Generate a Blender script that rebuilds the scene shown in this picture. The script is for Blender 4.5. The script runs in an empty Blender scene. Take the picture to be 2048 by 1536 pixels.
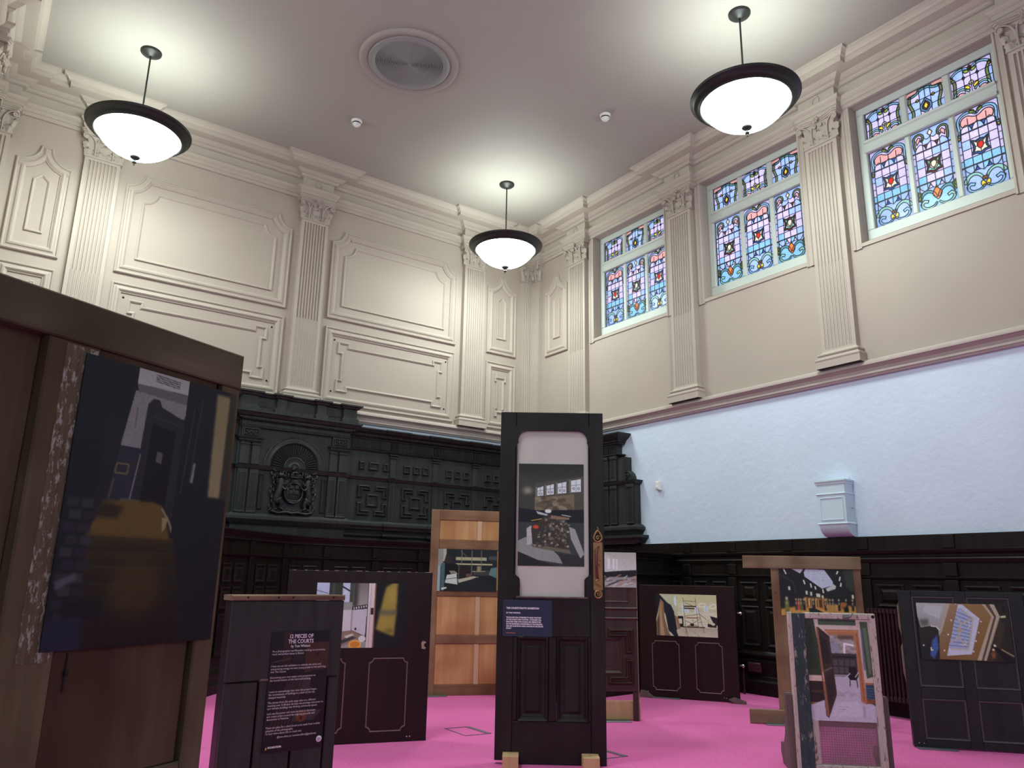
import bpy, bmesh, math, random
import numpy as np
from mathutils import Vector, Matrix
from mathutils.geometry import delaunay_2d_cdt

random.seed(7)
rng = np.random.default_rng(7)
SC = bpy.context.scene
COL = SC.collection
R = math.radians
PI = math.pi

# ------------------------------------------------------------------ camera, world, exposure
XL, XR, YB, YF, ZC = -0.43, 6.57, 8.74, -4.2, 6.10      # room shell
cam_d = bpy.data.cameras.new('camera')
cam = bpy.data.objects.new('camera', cam_d)
COL.objects.link(cam)
cam_d.sensor_fit = 'HORIZONTAL'
cam_d.sensor_width = 36.0
cam_d.lens = 36.0 * 1525.0 / 2048.0
cam_d.clip_start = 0.05
cam_d.clip_end = 200
_y, _p, _r = R(35.38), R(14.25), R(1.015)
_f = Vector((math.sin(_y) * math.cos(_p), math.cos(_y) * math.cos(_p), math.sin(_p)))
_rt = Vector((math.cos(_y), -math.sin(_y), 0))
_up = _rt.cross(_f)
_r2 = _rt * math.cos(_r) + _up * math.sin(_r)
_u2 = _up * math.cos(_r) - _rt * math.sin(_r)
cam.matrix_world = Matrix(((_r2.x, _u2.x, -_f.x, 0), (_r2.y, _u2.y, -_f.y, 0), (_r2.z, _u2.z, -_f.z, 1.05), (0, 0, 0, 1)))
SC.camera = cam

world = bpy.data.worlds.new('overcast_sky')
SC.world = world
world.use_nodes = True
_bg = world.node_tree.nodes['Background']
_bg.inputs['Color'].default_value = (0.78, 0.86, 1.0, 1)
_bg.inputs['Strength'].default_value = 3.2
SC.view_settings.view_transform = 'Standard'
SC.view_settings.look = 'None'
SC.view_settings.exposure = 0.0
SC.view_settings.gamma = 1.0
SC.view_settings.use_curve_mapping = False
LAMP_OUT, LAMP_IN = 52.0, 17.0                    # bowl: outer face, inner face under the ceiling
SC.cycles.use_light_tree = False
SC.cycles.max_bounces = 6
SC.cycles.diffuse_bounces = 4
SC.cycles.glossy_bounces = 2
SC.cycles.transmission_bounces = 4
SC.cycles.caustics_reflective = False
SC.cycles.caustics_refractive = False

# ------------------------------------------------------------------ small helpers
def s2l(c):
    return tuple((x / 12.92 if x <= 0.04045 else ((x + 0.055) / 1.055) ** 2.4) for x in c)

def rgb(r, g, b):
    return s2l((r / 255, g / 255, b / 255))

def local(u, v, n): return (u, -n, v)          # local frame: front faces -Y
class MB:
    """collects polygons; f maps local (u, v, n) to object space"""
    def __init__(s, f=None):
        s.v = []; s.p = []; s.m = []; s.f = f or (lambda u, v, n: (u, v, n)); s.mi = 0; s.smooth = []
        s.sm = False
    def add(s, vs, fs):
        o = len(s.v)
        s.v += [s.f(*q) for q in vs]
        for q in fs:
            s.p.append([o + i for i in q]); s.m.append(s.mi); s.smooth.append(s.sm)
        return s
    def box(s, a0, a1, b0, b1, c0, c1):
        return s.add([(a0, b0, c0), (a1, b0, c0), (a1, b1, c0), (a0, b1, c0), (a0, b0, c1), (a1, b0, c1), (a1, b1, c1), (a0, b1, c1)],
                     [(0, 3, 2, 1), (4, 5, 6, 7), (0, 1, 5, 4), (1, 2, 6, 5), (2, 3, 7, 6), (3, 0, 4, 7)])
    def bbox(s, a0, a1, b0, b1, c0, c1, e=0.004):
        """box with its c1 face chamfered"""
        return s.add([(a0, b0, c0), (a1, b0, c0), (a1, b1, c0), (a0, b1, c0), (a0, b0, c1 - e), (a1, b0, c1 - e), (a1, b1, c1 - e), (a0, b1, c1 - e),
                      (a0 + e, b0 + e, c1), (a1 - e, b0 + e, c1), (a1 - e, b1 - e, c1), (a0 + e, b1 - e, c1)],
                     [(0, 3, 2, 1), (0, 1, 5, 4), (1, 2, 6, 5), (2, 3, 7, 6), (3, 0, 4, 7), (4, 5, 9, 8), (5, 6, 10, 9), (6, 7, 11, 10), (7, 4, 8, 11), (8, 9, 10, 11)])
    def prism(s, pts, c0, c1):
        n = len(pts)
        return s.add([(a, b, c0) for a, b in pts] + [(a, b, c1) for a, b in pts],
                     [tuple(range(n))[::-1], tuple(range(n, 2 * n))] + [(i, (i + 1) % n, n + (i + 1) % n, n + i) for i in range(n)])
    def strip(s, rows, closed=False, cap=False):
        n = len(rows[0]); vs = [q for r in rows for q in r]; fs = []
        for j in range(len(rows) - 1):
            for i in range(n if closed else n - 1):
                k = (i + 1) % n
                fs.append((j * n + i, j * n + k, (j + 1) * n + k, (j + 1) * n + i))
        if cap:
            fs.append(tuple(range((len(rows) - 1) * n, len(rows) * n)))
        return s.add(vs, fs)
    def ring(s, path, prof, cap=False):
        """moulding round a closed path; prof = [(inset, height)]"""
        return s.strip([[(a, b, h) for a, b in inset(path, d)] for d, h in prof], True, cap)
    def lathe(s, prof, c=(0, 0, 0), seg=32, axis='z', a0=0.0, a1=2 * PI):
        full = abs(a1 - a0 - 2 * PI) < 1e-6
        n = seg if full else seg + 1
        rows = []
        for r, h in prof:
            row = []
            for i in range(n):
                t = a0 + (a1 - a0) * i / seg
                x, y = r * math.cos(t), r * math.sin(t)
                row.append((c[0] + x, c[1] + y, c[2] + h) if axis == 'z' else ((c[0] + x, c[2] + y, -(c[1] + h)) if s.f is local else (c[0] + x, c[1] + h, c[2] + y)) if axis == 'y' else (c[0] + h, c[1] + x, c[2] + y))
            rows.append(row)
        o = s.sm; s.sm = True; s.strip(rows, full); s.sm = o
        return s
    def tube(s, path, r, seg=8, caps=True, rn=None):
        """round tube through 3D points; r number or list; rn flattens along n"""
        P = [Vector(q) for q in path]; rows = []
        up = Vector((0.123, 0.31, 0.94))
        for i, q in enumerate(P):
            t = (P[min(i + 1, len(P) - 1)] - P[max(i - 1, 0)]).normalized()
            a = t.cross(up)
            if a.length < 1e-4: a = t.cross(Vector((1, 0, 0)))
            a.normalize(); b = t.cross(a)
            rr = r[i] if isinstance(r, (list, tuple)) else r
            row = []
            for k in range(seg):
                th = 2 * PI * k / seg
                d = a * math.cos(th) * rr + b * math.sin(th) * rr
                if rn: d.z *= rn
                row.append(tuple(q + d))
            rows.append(row)
        o = s.sm; s.sm = True; s.strip(rows, True)
        if caps:
            n = seg
            s.add(rows[0], [tuple(range(n))[::-1]]); s.add(rows[-1], [tuple(range(n))])
        s.sm = o
        return s
    def ell(s, c, r, seg=12, rings=8, rot=0.0):
        rows = []
        cr, sr = math.cos(rot), math.sin(rot)
        for j in range(rings + 1):
            ph = -PI / 2 + PI * j / rings
            row = []
            for i in range(seg):
                t = 2 * PI * i / seg
                x, y, z = r[0] * math.cos(ph) * math.cos(t), r[1] * math.cos(ph) * math.sin(t), r[2] * math.sin(ph)
                row.append((c[0] + x * cr - y * sr, c[1] + x * sr + y * cr, c[2] + z))
            rows.append(row)
        o = s.sm; s.sm = True; s.strip(rows, True); s.sm = o
        return s
    def build(s, name, mat, parent=None, loc=None, rot=None, kind=None):
        me = bpy.data.meshes.new(name)
        me.from_pydata(s.v, [], s.p)
        mats = mat if isinstance(mat, (list, tuple)) else [mat]
        for q in mats: me.materials.append(q)
        if len(mats) > 1: me.polygons.foreach_set('material_index', s.m)
        if any(s.smooth): me.polygons.foreach_set('use_smooth', s.smooth)
        me.validate(); me.update()
        o = bpy.data.objects.new(name, me)
        COL.objects.link(o)
        if parent: o.parent = parent
        if loc: o.location = loc
        if rot: o.rotation_euler = rot
        if kind: o['kind'] = kind
        return o

def area2(p):
    return sum(p[i][0] * p[(i + 1) % len(p)][1] - p[(i + 1) % len(p)][0] * p[i][1] for i in range(len(p)))

def inset(path, d):
    """mitred inset of a closed polygon (positive = inwards)"""
    if abs(d) < 1e-9: return list(path)
    sg = 1 if area2(path) > 0 else -1
    n = len(path); out = []
    for i in range(n):
        p0, p1, p2 = path[i - 1], path[i], path[(i + 1) % n]
        a = Vector((p1[0] - p0[0], p1[1] - p0[1])); b = Vector((p2[0] - p1[0], p2[1] - p1[1]))
        if a.length < 1e-9 or b.length < 1e-9: out.append(p1); continue
        a.normalize(); b.normalize()
        na = Vector((-a.y, a.x)) * sg; nb = Vector((-b.y, b.x)) * sg
        k = 1 + na.dot(nb)
        m = (na + nb) / max(k, 0.35)
        out.append((p1[0] + m.x * d, p1[1] + m.y * d))
    return out

def offs(path, d):
    """mitred offset of an open polyline to its left"""
    n = len(path); out = []
    for i in range(n):
        a = Vector(path[i]) - Vector(path[i - 1]) if i else None
        b = Vector(path[i + 1]) - Vector(path[i]) if i < n - 1 else None
        if a is None: a = b
        if b is None: b = a
        a = a.normalized(); b = b.normalized()
        na = Vector((-a.y, a.x)); nb = Vector((-b.y, b.x))
        m = (na + nb) / max(1 + na.dot(nb), 0.35)
        out.append((path[i][0] + m.x * d, path[i][1] + m.y * d))
    return out

def rect(a0, a1, b0, b1):
    return [(a0, b0), (a1, b0), (a1, b1), (a0, b1)]

def arc(cx, cy, r, t0, t1, n=8, ry=None):
    return [(cx + r * math.cos(R(t0 + (t1 - t0) * i / n)), cy + (ry or r) * math.sin(R(t0 + (t1 - t0) * i / n))) for i in range(n + 1)]

def bez(p0, p1, p2, p3, n=8):
    return [tuple(p0[k] * (1 - t) ** 3 + 3 * p1[k] * t * (1 - t) ** 2 + 3 * p2[k] * t * t * (1 - t) + p3[k] * t ** 3 for k in range(len(p0))) for t in [i / n for i in range(n + 1)]]

def spiral(cx, cy, r0, turns, t0=0.0, sgn=1, n=22, rmin=0.12):
    return [(cx + r0 * (1 - (1 - rmin) * i / n) * math.cos(t0 + sgn * 2 * PI * turns * i / n), cy + r0 * (1 - (1 - rmin) * i / n) * math.sin(t0 + sgn * 2 * PI * turns * i / n)) for i in range(n + 1)]

def tag(o, label=None, cat=None, group=None, kind=None):
    if label: o['label'] = label
    if cat: o['category'] = cat
    if group: o['group'] = group
    if kind: o['kind'] = kind
    return o

def empty(name, loc=(0, 0, 0), rz=0.0, parent=None):
    o = bpy.data.objects.new(name, None)
    COL.objects.link(o)
    o.location = loc; o.rotation_euler = (0, 0, rz)
    o.empty_display_size = 0.1
    if parent: o.parent = parent
    return o

def cp(o, parent=None, loc=None, deep=True):
    c = o.copy(); COL.objects.link(c); c.parent = parent
    if loc is not None: c.location = loc
    if deep:
        for ch in [q for q in bpy.data.objects if q.parent == o]:
            cp(ch, c)
    return c

# ------------------------------------------------------------------ materials
def mat(name, base, rough=0.6, nodes=None, spec=0.5, metal=0.0):
    m = bpy.data.materials.new(name); m.use_nodes = True
    b = m.node_tree.nodes['Principled BSDF']
    b.inputs['Base Color'].default_value = (*base, 1)
    b.inputs['Roughness'].default_value = rough
    b.inputs['Specular IOR Level'].default_value = spec
    b.inputs['Metallic'].default_value = metal
    if nodes: nodes(m.node_tree, b)
    return m

def N(t, kind, **kw):
    n = t.nodes.new('ShaderNode' + kind)
    for k, v in kw.items():
        if k in n.inputs.keys(): n.inputs[k].default_value = v
        else: setattr(n, k, v)
    return n

def noise(t, scale, detail=4, stretch=None, rough=0.55, coord='Object'):
    tc = N(t, 'TexCoord'); src = tc.outputs[coord]
    if stretch:
        mp = N(t, 'Mapping'); mp.inputs['Scale'].default_value = stretch
        t.links.new(src, mp.inputs['Vector']); src = mp.outputs['Vector']
    n = N(t, 'TexNoise'); n.inputs['Scale'].default_value = scale; n.inputs['Detail'].default_value = detail; n.inputs['Roughness'].default_value = rough
    t.links.new(src, n.inputs['Vector'])
    return n

def ramp(t, fac, stops):
    r = N(t, 'ValToRGB')
    e = r.color_ramp.elements
    while len(e) < len(stops): e.new(0.5)
    for q, (p, c) in zip(e, stops):
        q.position = p; q.color = (*c, 1) if len(c) == 3 else c
    t.links.new(fac, r.inputs['Fac'])
    return r

def mix(t, fac, a, b):
    m = N(t, 'Mix', data_type='RGBA')
    def put(sock, v):
        if hasattr(v, 'node'): t.links.new(v, sock)
        else: sock.default_value = (*v, 1) if len(v) == 3 else v
    if hasattr(fac, 'node'): t.links.new(fac, m.inputs[0])
    else: m.inputs[0].default_value = fac
    put(m.inputs[6], a); put(m.inputs[7], b)
    return m.outputs[2]

def bump(t, b, h, strength=0.3, dist=0.01):
    n = N(t, 'Bump'); n.inputs['Strength'].default_value = strength; n.inputs['Distance'].default_value = dist
    t.links.new(h, n.inputs['Height']); t.links.new(n.outputs['Normal'], b.inputs['Normal'])

def plaster(name, base, amt=0.06, scale=1.7, bmp=0.12):
    def f(t, b):
        n = noise(t, scale, 3); d = tuple(x * (1 - amt) for x in base); l = tuple(min(1, x * (1 + amt * 0.6)) for x in base)
        r = ramp(t, n.outputs['Fac'], [(0.35, d), (0.65, l)])
        t.links.new(r.outputs['Color'], b.inputs['Base Color'])
        n2 = noise(t, 9, 3, rough=0.6)
        bump(t, b, n2.outputs['Fac'], bmp, 0.02)
    return mat(name, base, 0.62, f, 0.3)

def wood(name, lo, hi, grain='z', rough=0.5, scale=6.0, spec=0.4, worn=None, worn_at=0.66, bmp=0.15, blot=None):
    """grain runs along the named object axis; worn = colour of scuffs"""
    def f(t, b):
        st = {'z': (1, 1, 0.06), 'x': (0.06, 1, 1), 'y': (1, 0.06, 1)}[grain]
        n = noise(t, scale * 4, 4, st, 0.6)
        c = ramp(t, n.outputs['Fac'], [(0.3, lo), (0.7, hi)]).outputs['Color']
        if blot:
            nb = noise(t, scale * 0.55, 2)
            rb = ramp(t, nb.outputs['Fac'], [(0.42, (0, 0, 0)), (0.66, (1, 1, 1))])
            c = mix(t, rb.outputs['Color'], c, blot)
        if worn:
            nw = noise(t, scale * 3.2, 6, {'z': (1, 1, 0.35), 'x': (0.35, 1, 1), 'y': (1, 0.35, 1)}[grain], 0.72)
            rw = ramp(t, nw.outputs['Fac'], [(worn_at, (0, 0, 0)), (worn_at + 0.05, (1, 1, 1))])
            c = mix(t, rw.outputs['Color'], c, worn)
        t.links.new(c, b.inputs['Base Color'])
        bump(t, b, n.outputs['Fac'], bmp, 0.004)
    return mat(name, lo, rough, f, spec)

M = {}
CREAM = rgb(172, 160, 148)
M['cream'] = plaster('cream_plaster', CREAM, 0.03, 1.2, 0.05)
M['cream_trim'] = plaster('cream_moulding', rgb(177, 166, 154), 0.03, 3.0, 0.04)
M['white_wall'] = plaster('pale_blue_white_plaster', rgb(210, 224, 240), 0.045, 0.9, 0.25)
M['ceiling'] = plaster('ceiling_plaster', rgb(160, 153, 145), 0.02, 0.5, 0.02)
M['rail'] = plaster('pinkish_rail', rgb(180, 167, 159), 0.03, 4, 0.03)
M['white'] = mat('white_paint', rgb(204, 222, 230), 0.45)
M['win_white'] = mat('window_frame_paint', rgb(190, 197, 190), 0.5)
M['plastic'] = mat('white_plastic', rgb(228, 228, 222), 0.4)
M['grille'] = mat('grey_metal_grille', rgb(138, 137, 136), 0.5)
M['grille_dark'] = mat('grille_hole_dark', rgb(46, 42, 40), 0.8)
M['bronze'] = mat('dark_bronze_metal', rgb(50, 51, 49), 0.42, None, 0.5, 0.5)
M['lead'] = mat('lead_came', rgb(20, 20, 24), 0.6)
M['black'] = wood('black_stained_oak', rgb(42, 44, 43), rgb(58, 60, 58), 'z', 0.45, 5, 0.2, worn=rgb(74, 77, 76), worn_at=0.72, bmp=0.12)
M['black_arms'] = mat('black_carved_gloss', rgb(34, 37, 37), 0.34, None, 0.4)
M['dado'] = wood('dark_brown_oak', rgb(22, 19, 17), rgb(37, 31, 27), 'z', 0.4, 5, 0.16, worn=rgb(66, 52, 46), worn_at=0.72, bmp=0.12)
M['mahog'] = wood('mahogany_varnish', rgb(28, 18, 15), rgb(39, 26, 21), 'z', 0.36, 5, 0.3, worn=rgb(150, 130, 120), worn_at=0.765, bmp=0.08)
M['mahog_line'] = mat('pale_line_moulding', rgb(116, 96, 90), 0.4)
M['chip'] = mat('chipped_pale_edge', rgb(178, 160, 132), 0.7)
M['brownpaint'] = wood('brown_painted_wood', rgb(58, 40, 36), rgb(76, 54, 48), 'z', 0.45, 6, 0.4, worn=rgb(170, 150, 132), worn_at=0.735)
M['brownlight'] = mat('pale_brown_edge', rgb(142, 118, 98), 0.5)
M['darkdoor'] = wood('black_brown_door', rgb(24, 25, 22), rgb(42, 42, 36), 'z', 0.42, 5, 0.32, worn=rgb(108, 98, 92), worn_at=0.72, blot=rgb(28, 24, 22))
M['greydoor'] = wood('charcoal_painted_board', rgb(42, 45, 41), rgb(58, 61, 56), 'z', 0.55, 5, 0.3, worn=rgb(130, 120, 112), worn_at=0.745)
M['slot'] = mat('dark_joint', rgb(12, 10, 10), 0.8)
M['navy_door'] = wood('dark_navy_brown_door', rgb(30, 36, 34), rgb(42, 48, 45), 'z', 0.42, 5, 0.3, worn=rgb(150, 145, 142), worn_at=0.765)
M['oldwood'] = wood('weathered_brown_pine', rgb(86, 78, 56), rgb(116, 105, 78), 'z', 0.75, 5, 0.2, blot=rgb(78, 64, 44))
M['oldwood_x'] = wood('weathered_brown_pine_rail', rgb(84, 80, 58), rgb(108, 103, 77), 'x', 0.75, 5, 0.2, blot=rgb(72, 66, 47))
M['oldpanel'] = wood('stained_panel_board', rgb(72, 60, 44), rgb(96, 80, 58), 'z', 0.7, 4, 0.2, blot=rgb(66, 47, 33))
M['flake'] = wood('flaking_white_paint', rgb(84, 76, 56), rgb(112, 100, 78), 'z', 0.8, 26, 0.2, worn=rgb(160, 160, 144), worn_at=0.53, bmp=0.4)
M['ply'] = wood('golden_plywood_panel', rgb(190, 144, 94), rgb(222, 178, 122), 'z', 0.55, 4, 0.3, blot=rgb(172, 122, 74))
M['plyframe'] = wood('greyed_pine_frame', rgb(136, 108, 82), rgb(164, 136, 106), 'z', 0.7, 5, 0.2, blot=rgb(122, 92, 66))
M['plyframe_x'] = wood('greyed_pine_rail', rgb(128, 96, 70), rgb(156, 122, 92), 'x', 0.7, 5, 0.2, blot=rgb(118, 86, 62))
M['palestrip'] = mat('pale_unpainted_strip', rgb(212, 182, 144), 0.7)
M['timber'] = wood('rough_sawn_timber', rgb(132, 112, 86), rgb(160, 138, 106), 'z', 0.75, 5, 0.2, blot=rgb(116, 90, 68))
M['timber_x'] = wood('rough_sawn_timber_board', rgb(130, 112, 88), rgb(156, 138, 110), 'x', 0.75, 5, 0.2, blot=rgb(112, 90, 70))
M['block'] = wood('fresh_pine_block', rgb(196, 160, 114), rgb(216, 184, 138), 'z', 0.65, 5, 0.2)
M['green_flake'] = wood('flaking_dark_green_paint', rgb(50, 64, 66), rgb(66, 80, 80), 'z', 0.7, 12, 0.2, worn=rgb(150, 148, 136), worn_at=0.57, bmp=0.35)
M['cream_flake'] = wood('flaking_cream_paint', rgb(184, 174, 160), rgb(208, 200, 188), 'z', 0.75, 16, 0.2, worn=rgb(120, 98, 84), worn_at=0.56, bmp=0.35)
M['bracket'] = wood('grey_brown_bracket', rgb(92, 78, 76), rgb(118, 102, 98), 'z', 0.6, 5, 0.3, worn=rgb(150, 136, 126), worn_at=0.72)
M['brass'] = mat('aged_brass', rgb(164, 134, 88), 0.38, None, 0.5, 0.75)
M['red_grip'] = mat('red_brown_grip', rgb(104, 44, 30), 0.4)
M['chrome'] = mat('chrome_metal', rgb(200, 200, 198), 0.2, None, 0.5, 1.0)
M['steel'] = mat('dull_steel_plate', rgb(122, 128, 128), 0.45, None, 0.5, 0.7)
M['radiator'] = mat('dark_maroon_radiator', rgb(52, 30, 32), 0.4)
M['paper'] = mat('print_paper', rgb(20, 20, 24), 0.35)
M['ink_white'] = mat('white_print', rgb(235, 235, 235), 0.6)
M['ink_orange'] = mat('orange_print', rgb(208, 110, 80), 0.6)
M['ink_yellow'] = mat('yellow_print', rgb(224, 204, 80), 0.6)
M['ink_grey'] = mat('grey_print', rgb(120, 120, 124), 0.6)
M['socket'] = mat('maroon_socket_plate', rgb(74, 38, 44), 0.4)
M['tape'] = mat('grey_floor_strip', rgb(116, 96, 112), 0.6)
M['bead'] = mat('highlit_bead_edge', rgb(74, 72, 70), 0.45)  # paler tone paints a thin highlight along the bead
M['hole'] = mat('black_hole', rgb(6, 6, 6), 0.9)
M['old_glass'] = plaster('frosted_backing_board', rgb(204, 205, 190), 0.07, 2.2, 0.03)
M['old_glass'].node_tree.nodes['Principled BSDF'].inputs['Roughness'].default_value = 0.22

def _carpet(t, b):
    n = noise(t, 1.3, 4); n2 = noise(t, 110, 5, rough=0.8)
    c = ramp(t, n.outputs['Fac'], [(0.3, rgb(236, 116, 182)), (0.7, rgb(246, 128, 192))]).outputs['Color']
    r2 = ramp(t, n2.outputs['Fac'], [(0.34, (0.66, 0.62, 0.64)), (0.66, (1.14, 1.16, 1.15))])
    m = N(t, 'Mix', data_type='RGBA', blend_type='MULTIPLY'); m.inputs[0].default_value = 1.0
    t.links.new(c, m.inputs[6]); t.links.new(r2.outputs['Color'], m.inputs[7])
    t.links.new(m.outputs[2], b.inputs['Base Color'])
    bump(t, b, n2.outputs['Fac'], 0.6, 0.006)
M['carpet'] = mat('pink_carpet', rgb(210, 74, 146), 0.95, _carpet, 0.1)

def _bowl(t, b):
    b.inputs['Emission Color'].default_value = (0.88, 1.0, 0.95, 1)
    g = N(t, 'NewGeometry'); m = N(t, 'MapRange')
    m.inputs['To Min'].default_value = LAMP_OUT; m.inputs['To Max'].default_value = LAMP_IN
    t.links.new(g.outputs['Backfacing'], m.inputs['Value']); t.links.new(m.outputs['Result'], b.inputs['Emission Strength'])
M['bowl'] = mat('glowing_opal_glass', (0.9, 0.95, 0.95), 0.3, _bowl)

def _vcol(t, b):
    a = N(t, 'VertexColor'); a.layer_name = 'print'
    t.links.new(a.outputs['Color'], b.inputs['Base Color'])
M['print'] = mat('photo_print_ink', (0.5, 0.5, 0.5), 0.42, _vcol, 0.35)

def glass_mat(name, c, tex=0.12):
    m = bpy.data.materials.new(name); m.use_nodes = True
    t = m.node_tree
    for n in list(t.nodes): t.nodes.remove(n)
    out = N(t, 'OutputMaterial'); tr = N(t, 'BsdfTranslucent'); gl = N(t, 'BsdfGlossy'); mx = N(t, 'MixShader')
    gl.inputs['Roughness'].default_value = 0.15; gl.inputs['Color'].default_value = (0.4, 0.4, 0.4, 1)
    n = noise(t, 55, 4, rough=0.7); n2 = noise(t, 6, 2)
    c0 = tuple(max(0, x * (1 - tex * 2)) for x in c); c1 = tuple(min(1, x * (1 + tex)) for x in c)
    col = ramp(t, n.outputs['Fac'], [(0.35, c0), (0.65, c1)]).outputs['Color']
    col = mix(t, ramp(t, n2.outputs['Fac'], [(0.4, (0, 0, 0)), (0.7, (0.35, 0.35, 0.35))]).outputs['Color'], col, c0)
    t.links.new(col, tr.inputs['Color'])
    mx.inputs[0].default_value = 0.015
    t.links.new(tr.outputs[0], mx.inputs[1]); t.links.new(gl.outputs[0], mx.inputs[2]); t.links.new(mx.outputs[0], out.inputs['Surface'])
    return m

# wall frames: (u along the wall, v up, n into the room)
def fb(u, v, n): return (u, YB - n, v)
def fr(u, v, n): return (XR - n, -u, v)
def flw(u, v, n): return (XL + n, u, v)
# ------------------------------------------------------------------ room shell
WY = [6.69, 4.785, 2.875]                    # window centres along the right wall
PY = [7.645, 5.735, 3.83, 1.92]              # pilaster centres, right and left walls
PX = [0.66, 3.07, 5.48]                      # pilaster centres, back wall
ZS = 2.90                                    # colour change behind the rail
mb = MB(); mb.box(XL - 0.3, XR + 0.3, YF - 0.3, YB + 0.3, -0.2, 0)
tag(mb.build('floor', M['carpet']), 'bright pink carpet covering the whole hall floor', 'floor', kind='structure')
mb = MB(); mb.box(XL - 0.3, XR + 0.4, YF - 0.3, YB + 0.3, ZC, ZC + 0.2)
tag(mb.build('ceiling', M['ceiling']), 'plain plastered ceiling, beige, brightly lit around the pendant lamps', 'ceiling', kind='structure')

def wall_slab(f, u0, u1, holes, th):
    mb = MB(f); us = [u0]
    for a, b, c, d in holes: us += [a, b]
    us.append(u1)
    def col(a, b, v0, v1):
        for lo, hi, k in ((0, ZS, 0), (ZS, ZC, 1)):
            x0, x1 = max(lo, v0), min(hi, v1)
            if x1 > x0 + 1e-6: mb.mi = k; mb.box(a, b, x0, x1, -th, 0)
    for i in range(len(us) - 1):
        if i % 2 == 0: col(us[i], us[i + 1], 0, ZC)
        else:
            h = holes[i // 2]; col(h[0], h[1], 0, h[2]); col(h[0], h[1], h[3], ZC)
    return mb
WH, WZ0, WZ1 = 0.665, 4.17, 5.66
wall_back = tag(wall_slab(fb, XL - 0.3, XR + 0.35, [], 0.3).build('wall_back', [M['white_wall'], M['cream']]), 'tall end wall with cream plaster panelling above black carved wood', 'wall', kind='structure')
holes = sorted([(-y - WH, -y + WH, WZ0, WZ1) for y in WY])
wall_right = tag(wall_slab(fr, -YB, -YF, holes, 0.35).build('wall_right', [M['white_wall'], M['cream']]), 'long side wall, cream above and pale blue-white below, with stained glass windows', 'wall', kind='structure')
LWY = [-0.95, 0.96, 2.875, 4.785]                # unseen windows added for daylight, opposite wall and behind the viewer
FWX = [0.6, 3.07, 5.54]
FZ0, FZ1 = 1.7, 5.2
lholes = sorted([(y - WH, y + WH, WZ0 - 0.6, WZ1) for y in LWY])
wall_left = tag(wall_slab(flw, YF, YB, lholes, 0.3).build('wall_left', [M['white_wall'], M['cream']]), 'cream side wall at the left edge of the photo', 'wall', kind='structure')
def ff(u, v, n): return (u, YF + n, v)
tag(wall_slab(ff, XL - 0.3, XR + 0.35, [(x - 0.75, x + 0.75, FZ0, FZ1) for x in FWX], 0.3).build('wall_front', [M['white_wall'], M['cream']]), 'cream wall behind the viewer', 'wall', kind='structure')

def room_path(h, d, brk=True):
    p = [(XL, YF), (XR, YF)]
    if brk:
        for y in sorted(PY): p += [(XR, y - h), (XR - d, y - h), (XR - d, y + h), (XR, y + h)]
        p += [(XR, YB - 0.26), (XR - d, YB - 0.26), (XR - d, YB - d), (XR - 0.26, YB - d), (XR - 0.26, YB)]
        for x in sorted(PX, reverse=True): p += [(x + h, YB), (x + h, YB - d), (x - h, YB - d), (x - h, YB)]
        p += [(XL + 0.26, YB), (XL + 0.26, YB - d), (XL + d, YB - d), (XL + d, YB - 0.26), (XL, YB - 0.26)]
        for y in sorted(PY, reverse=True): p += [(XL, y + h), (XL + d, y + h), (XL + d, y - h), (XL, y - h)]
    else:
        p += [(XR, YB), (XL, YB)]
    return p
P_ENT = room_path(0.2, 0.075)
mb = MB(); mb.ring(P_ENT, [(-0.01, 5.915), (0.03, 5.92), (0.045, 5.93), (0.05, 5.945), (0.075, 5.955), (0.10, 5.972), (0.118, 5.985), (0.225, 5.992), (0.23, 6.035), (0.25, 6.042), (0.262, 6.06), (0.285, 6.075), (0.30, 6.08), (0.302, 6.101)])
tag(mb.build('trim_1', M['cream_trim']), 'deep moulded cream cornice stepping out over each pilaster', 'cornice', kind='structure')
mb = MB(); mb.ring(P_ENT, [(-0.01, 5.65), (0.026, 5.65), (0.026, 5.69), (0.038, 5.694), (0.038, 5.735), (0.048, 5.74), (0.066, 5.758), (0.07, 5.772), (0.07, 5.785), (0.004, 5.79), (0.004, 5.92)])
tag(mb.build('trim_2', M['cream_trim']), 'cream architrave and frieze band below the cornice', 'architrave', kind='structure')
mb = MB(); mb.ring(room_path(0, 0, False), [(-0.01, 2.885), (0.028, 2.885), (0.034, 2.90), (0.048, 2.906), (0.048, 2.924), (0.034, 2.934), (0.038, 2.956), (0.066, 2.978), (0.084, 2.984), (0.084, 3.0), (0.07, 3.006), (0.068, 3.018), (0.056, 3.022), (0.05, 3.034), (-0.01, 3.04)])
tag(mb.build('trim_3', M['rail']), 'pinkish cream rail moulding round the walls at mid height', 'dado rail', kind='structure')

# ------------------------------------------------------------------ pilasters
def section(w, d, reed):
    p = [(-w, -0.01), (-w, d)]; n = 8; m = 0.032; pit = (2 * w - 2 * m) / n; g = pit * 0.33
    for i in range(n):
        c = -w + m + pit * (i + 0.5)
        if reed:
            p += [(c - g, d), (c - g + 0.001, d - 0.006), (c - g * 0.62, d - 0.002), (c, d + 0.002), (c + g * 0.62, d - 0.002), (c + g - 0.001, d - 0.006), (c + g, d)]
        else:
            p += [(c - g, d), (c - g * 0.8, d - 0.012), (c, d - 0.018), (c + g * 0.8, d - 0.012), (c + g, d)]
    return p + [(w, d), (w, -0.01)]

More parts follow.
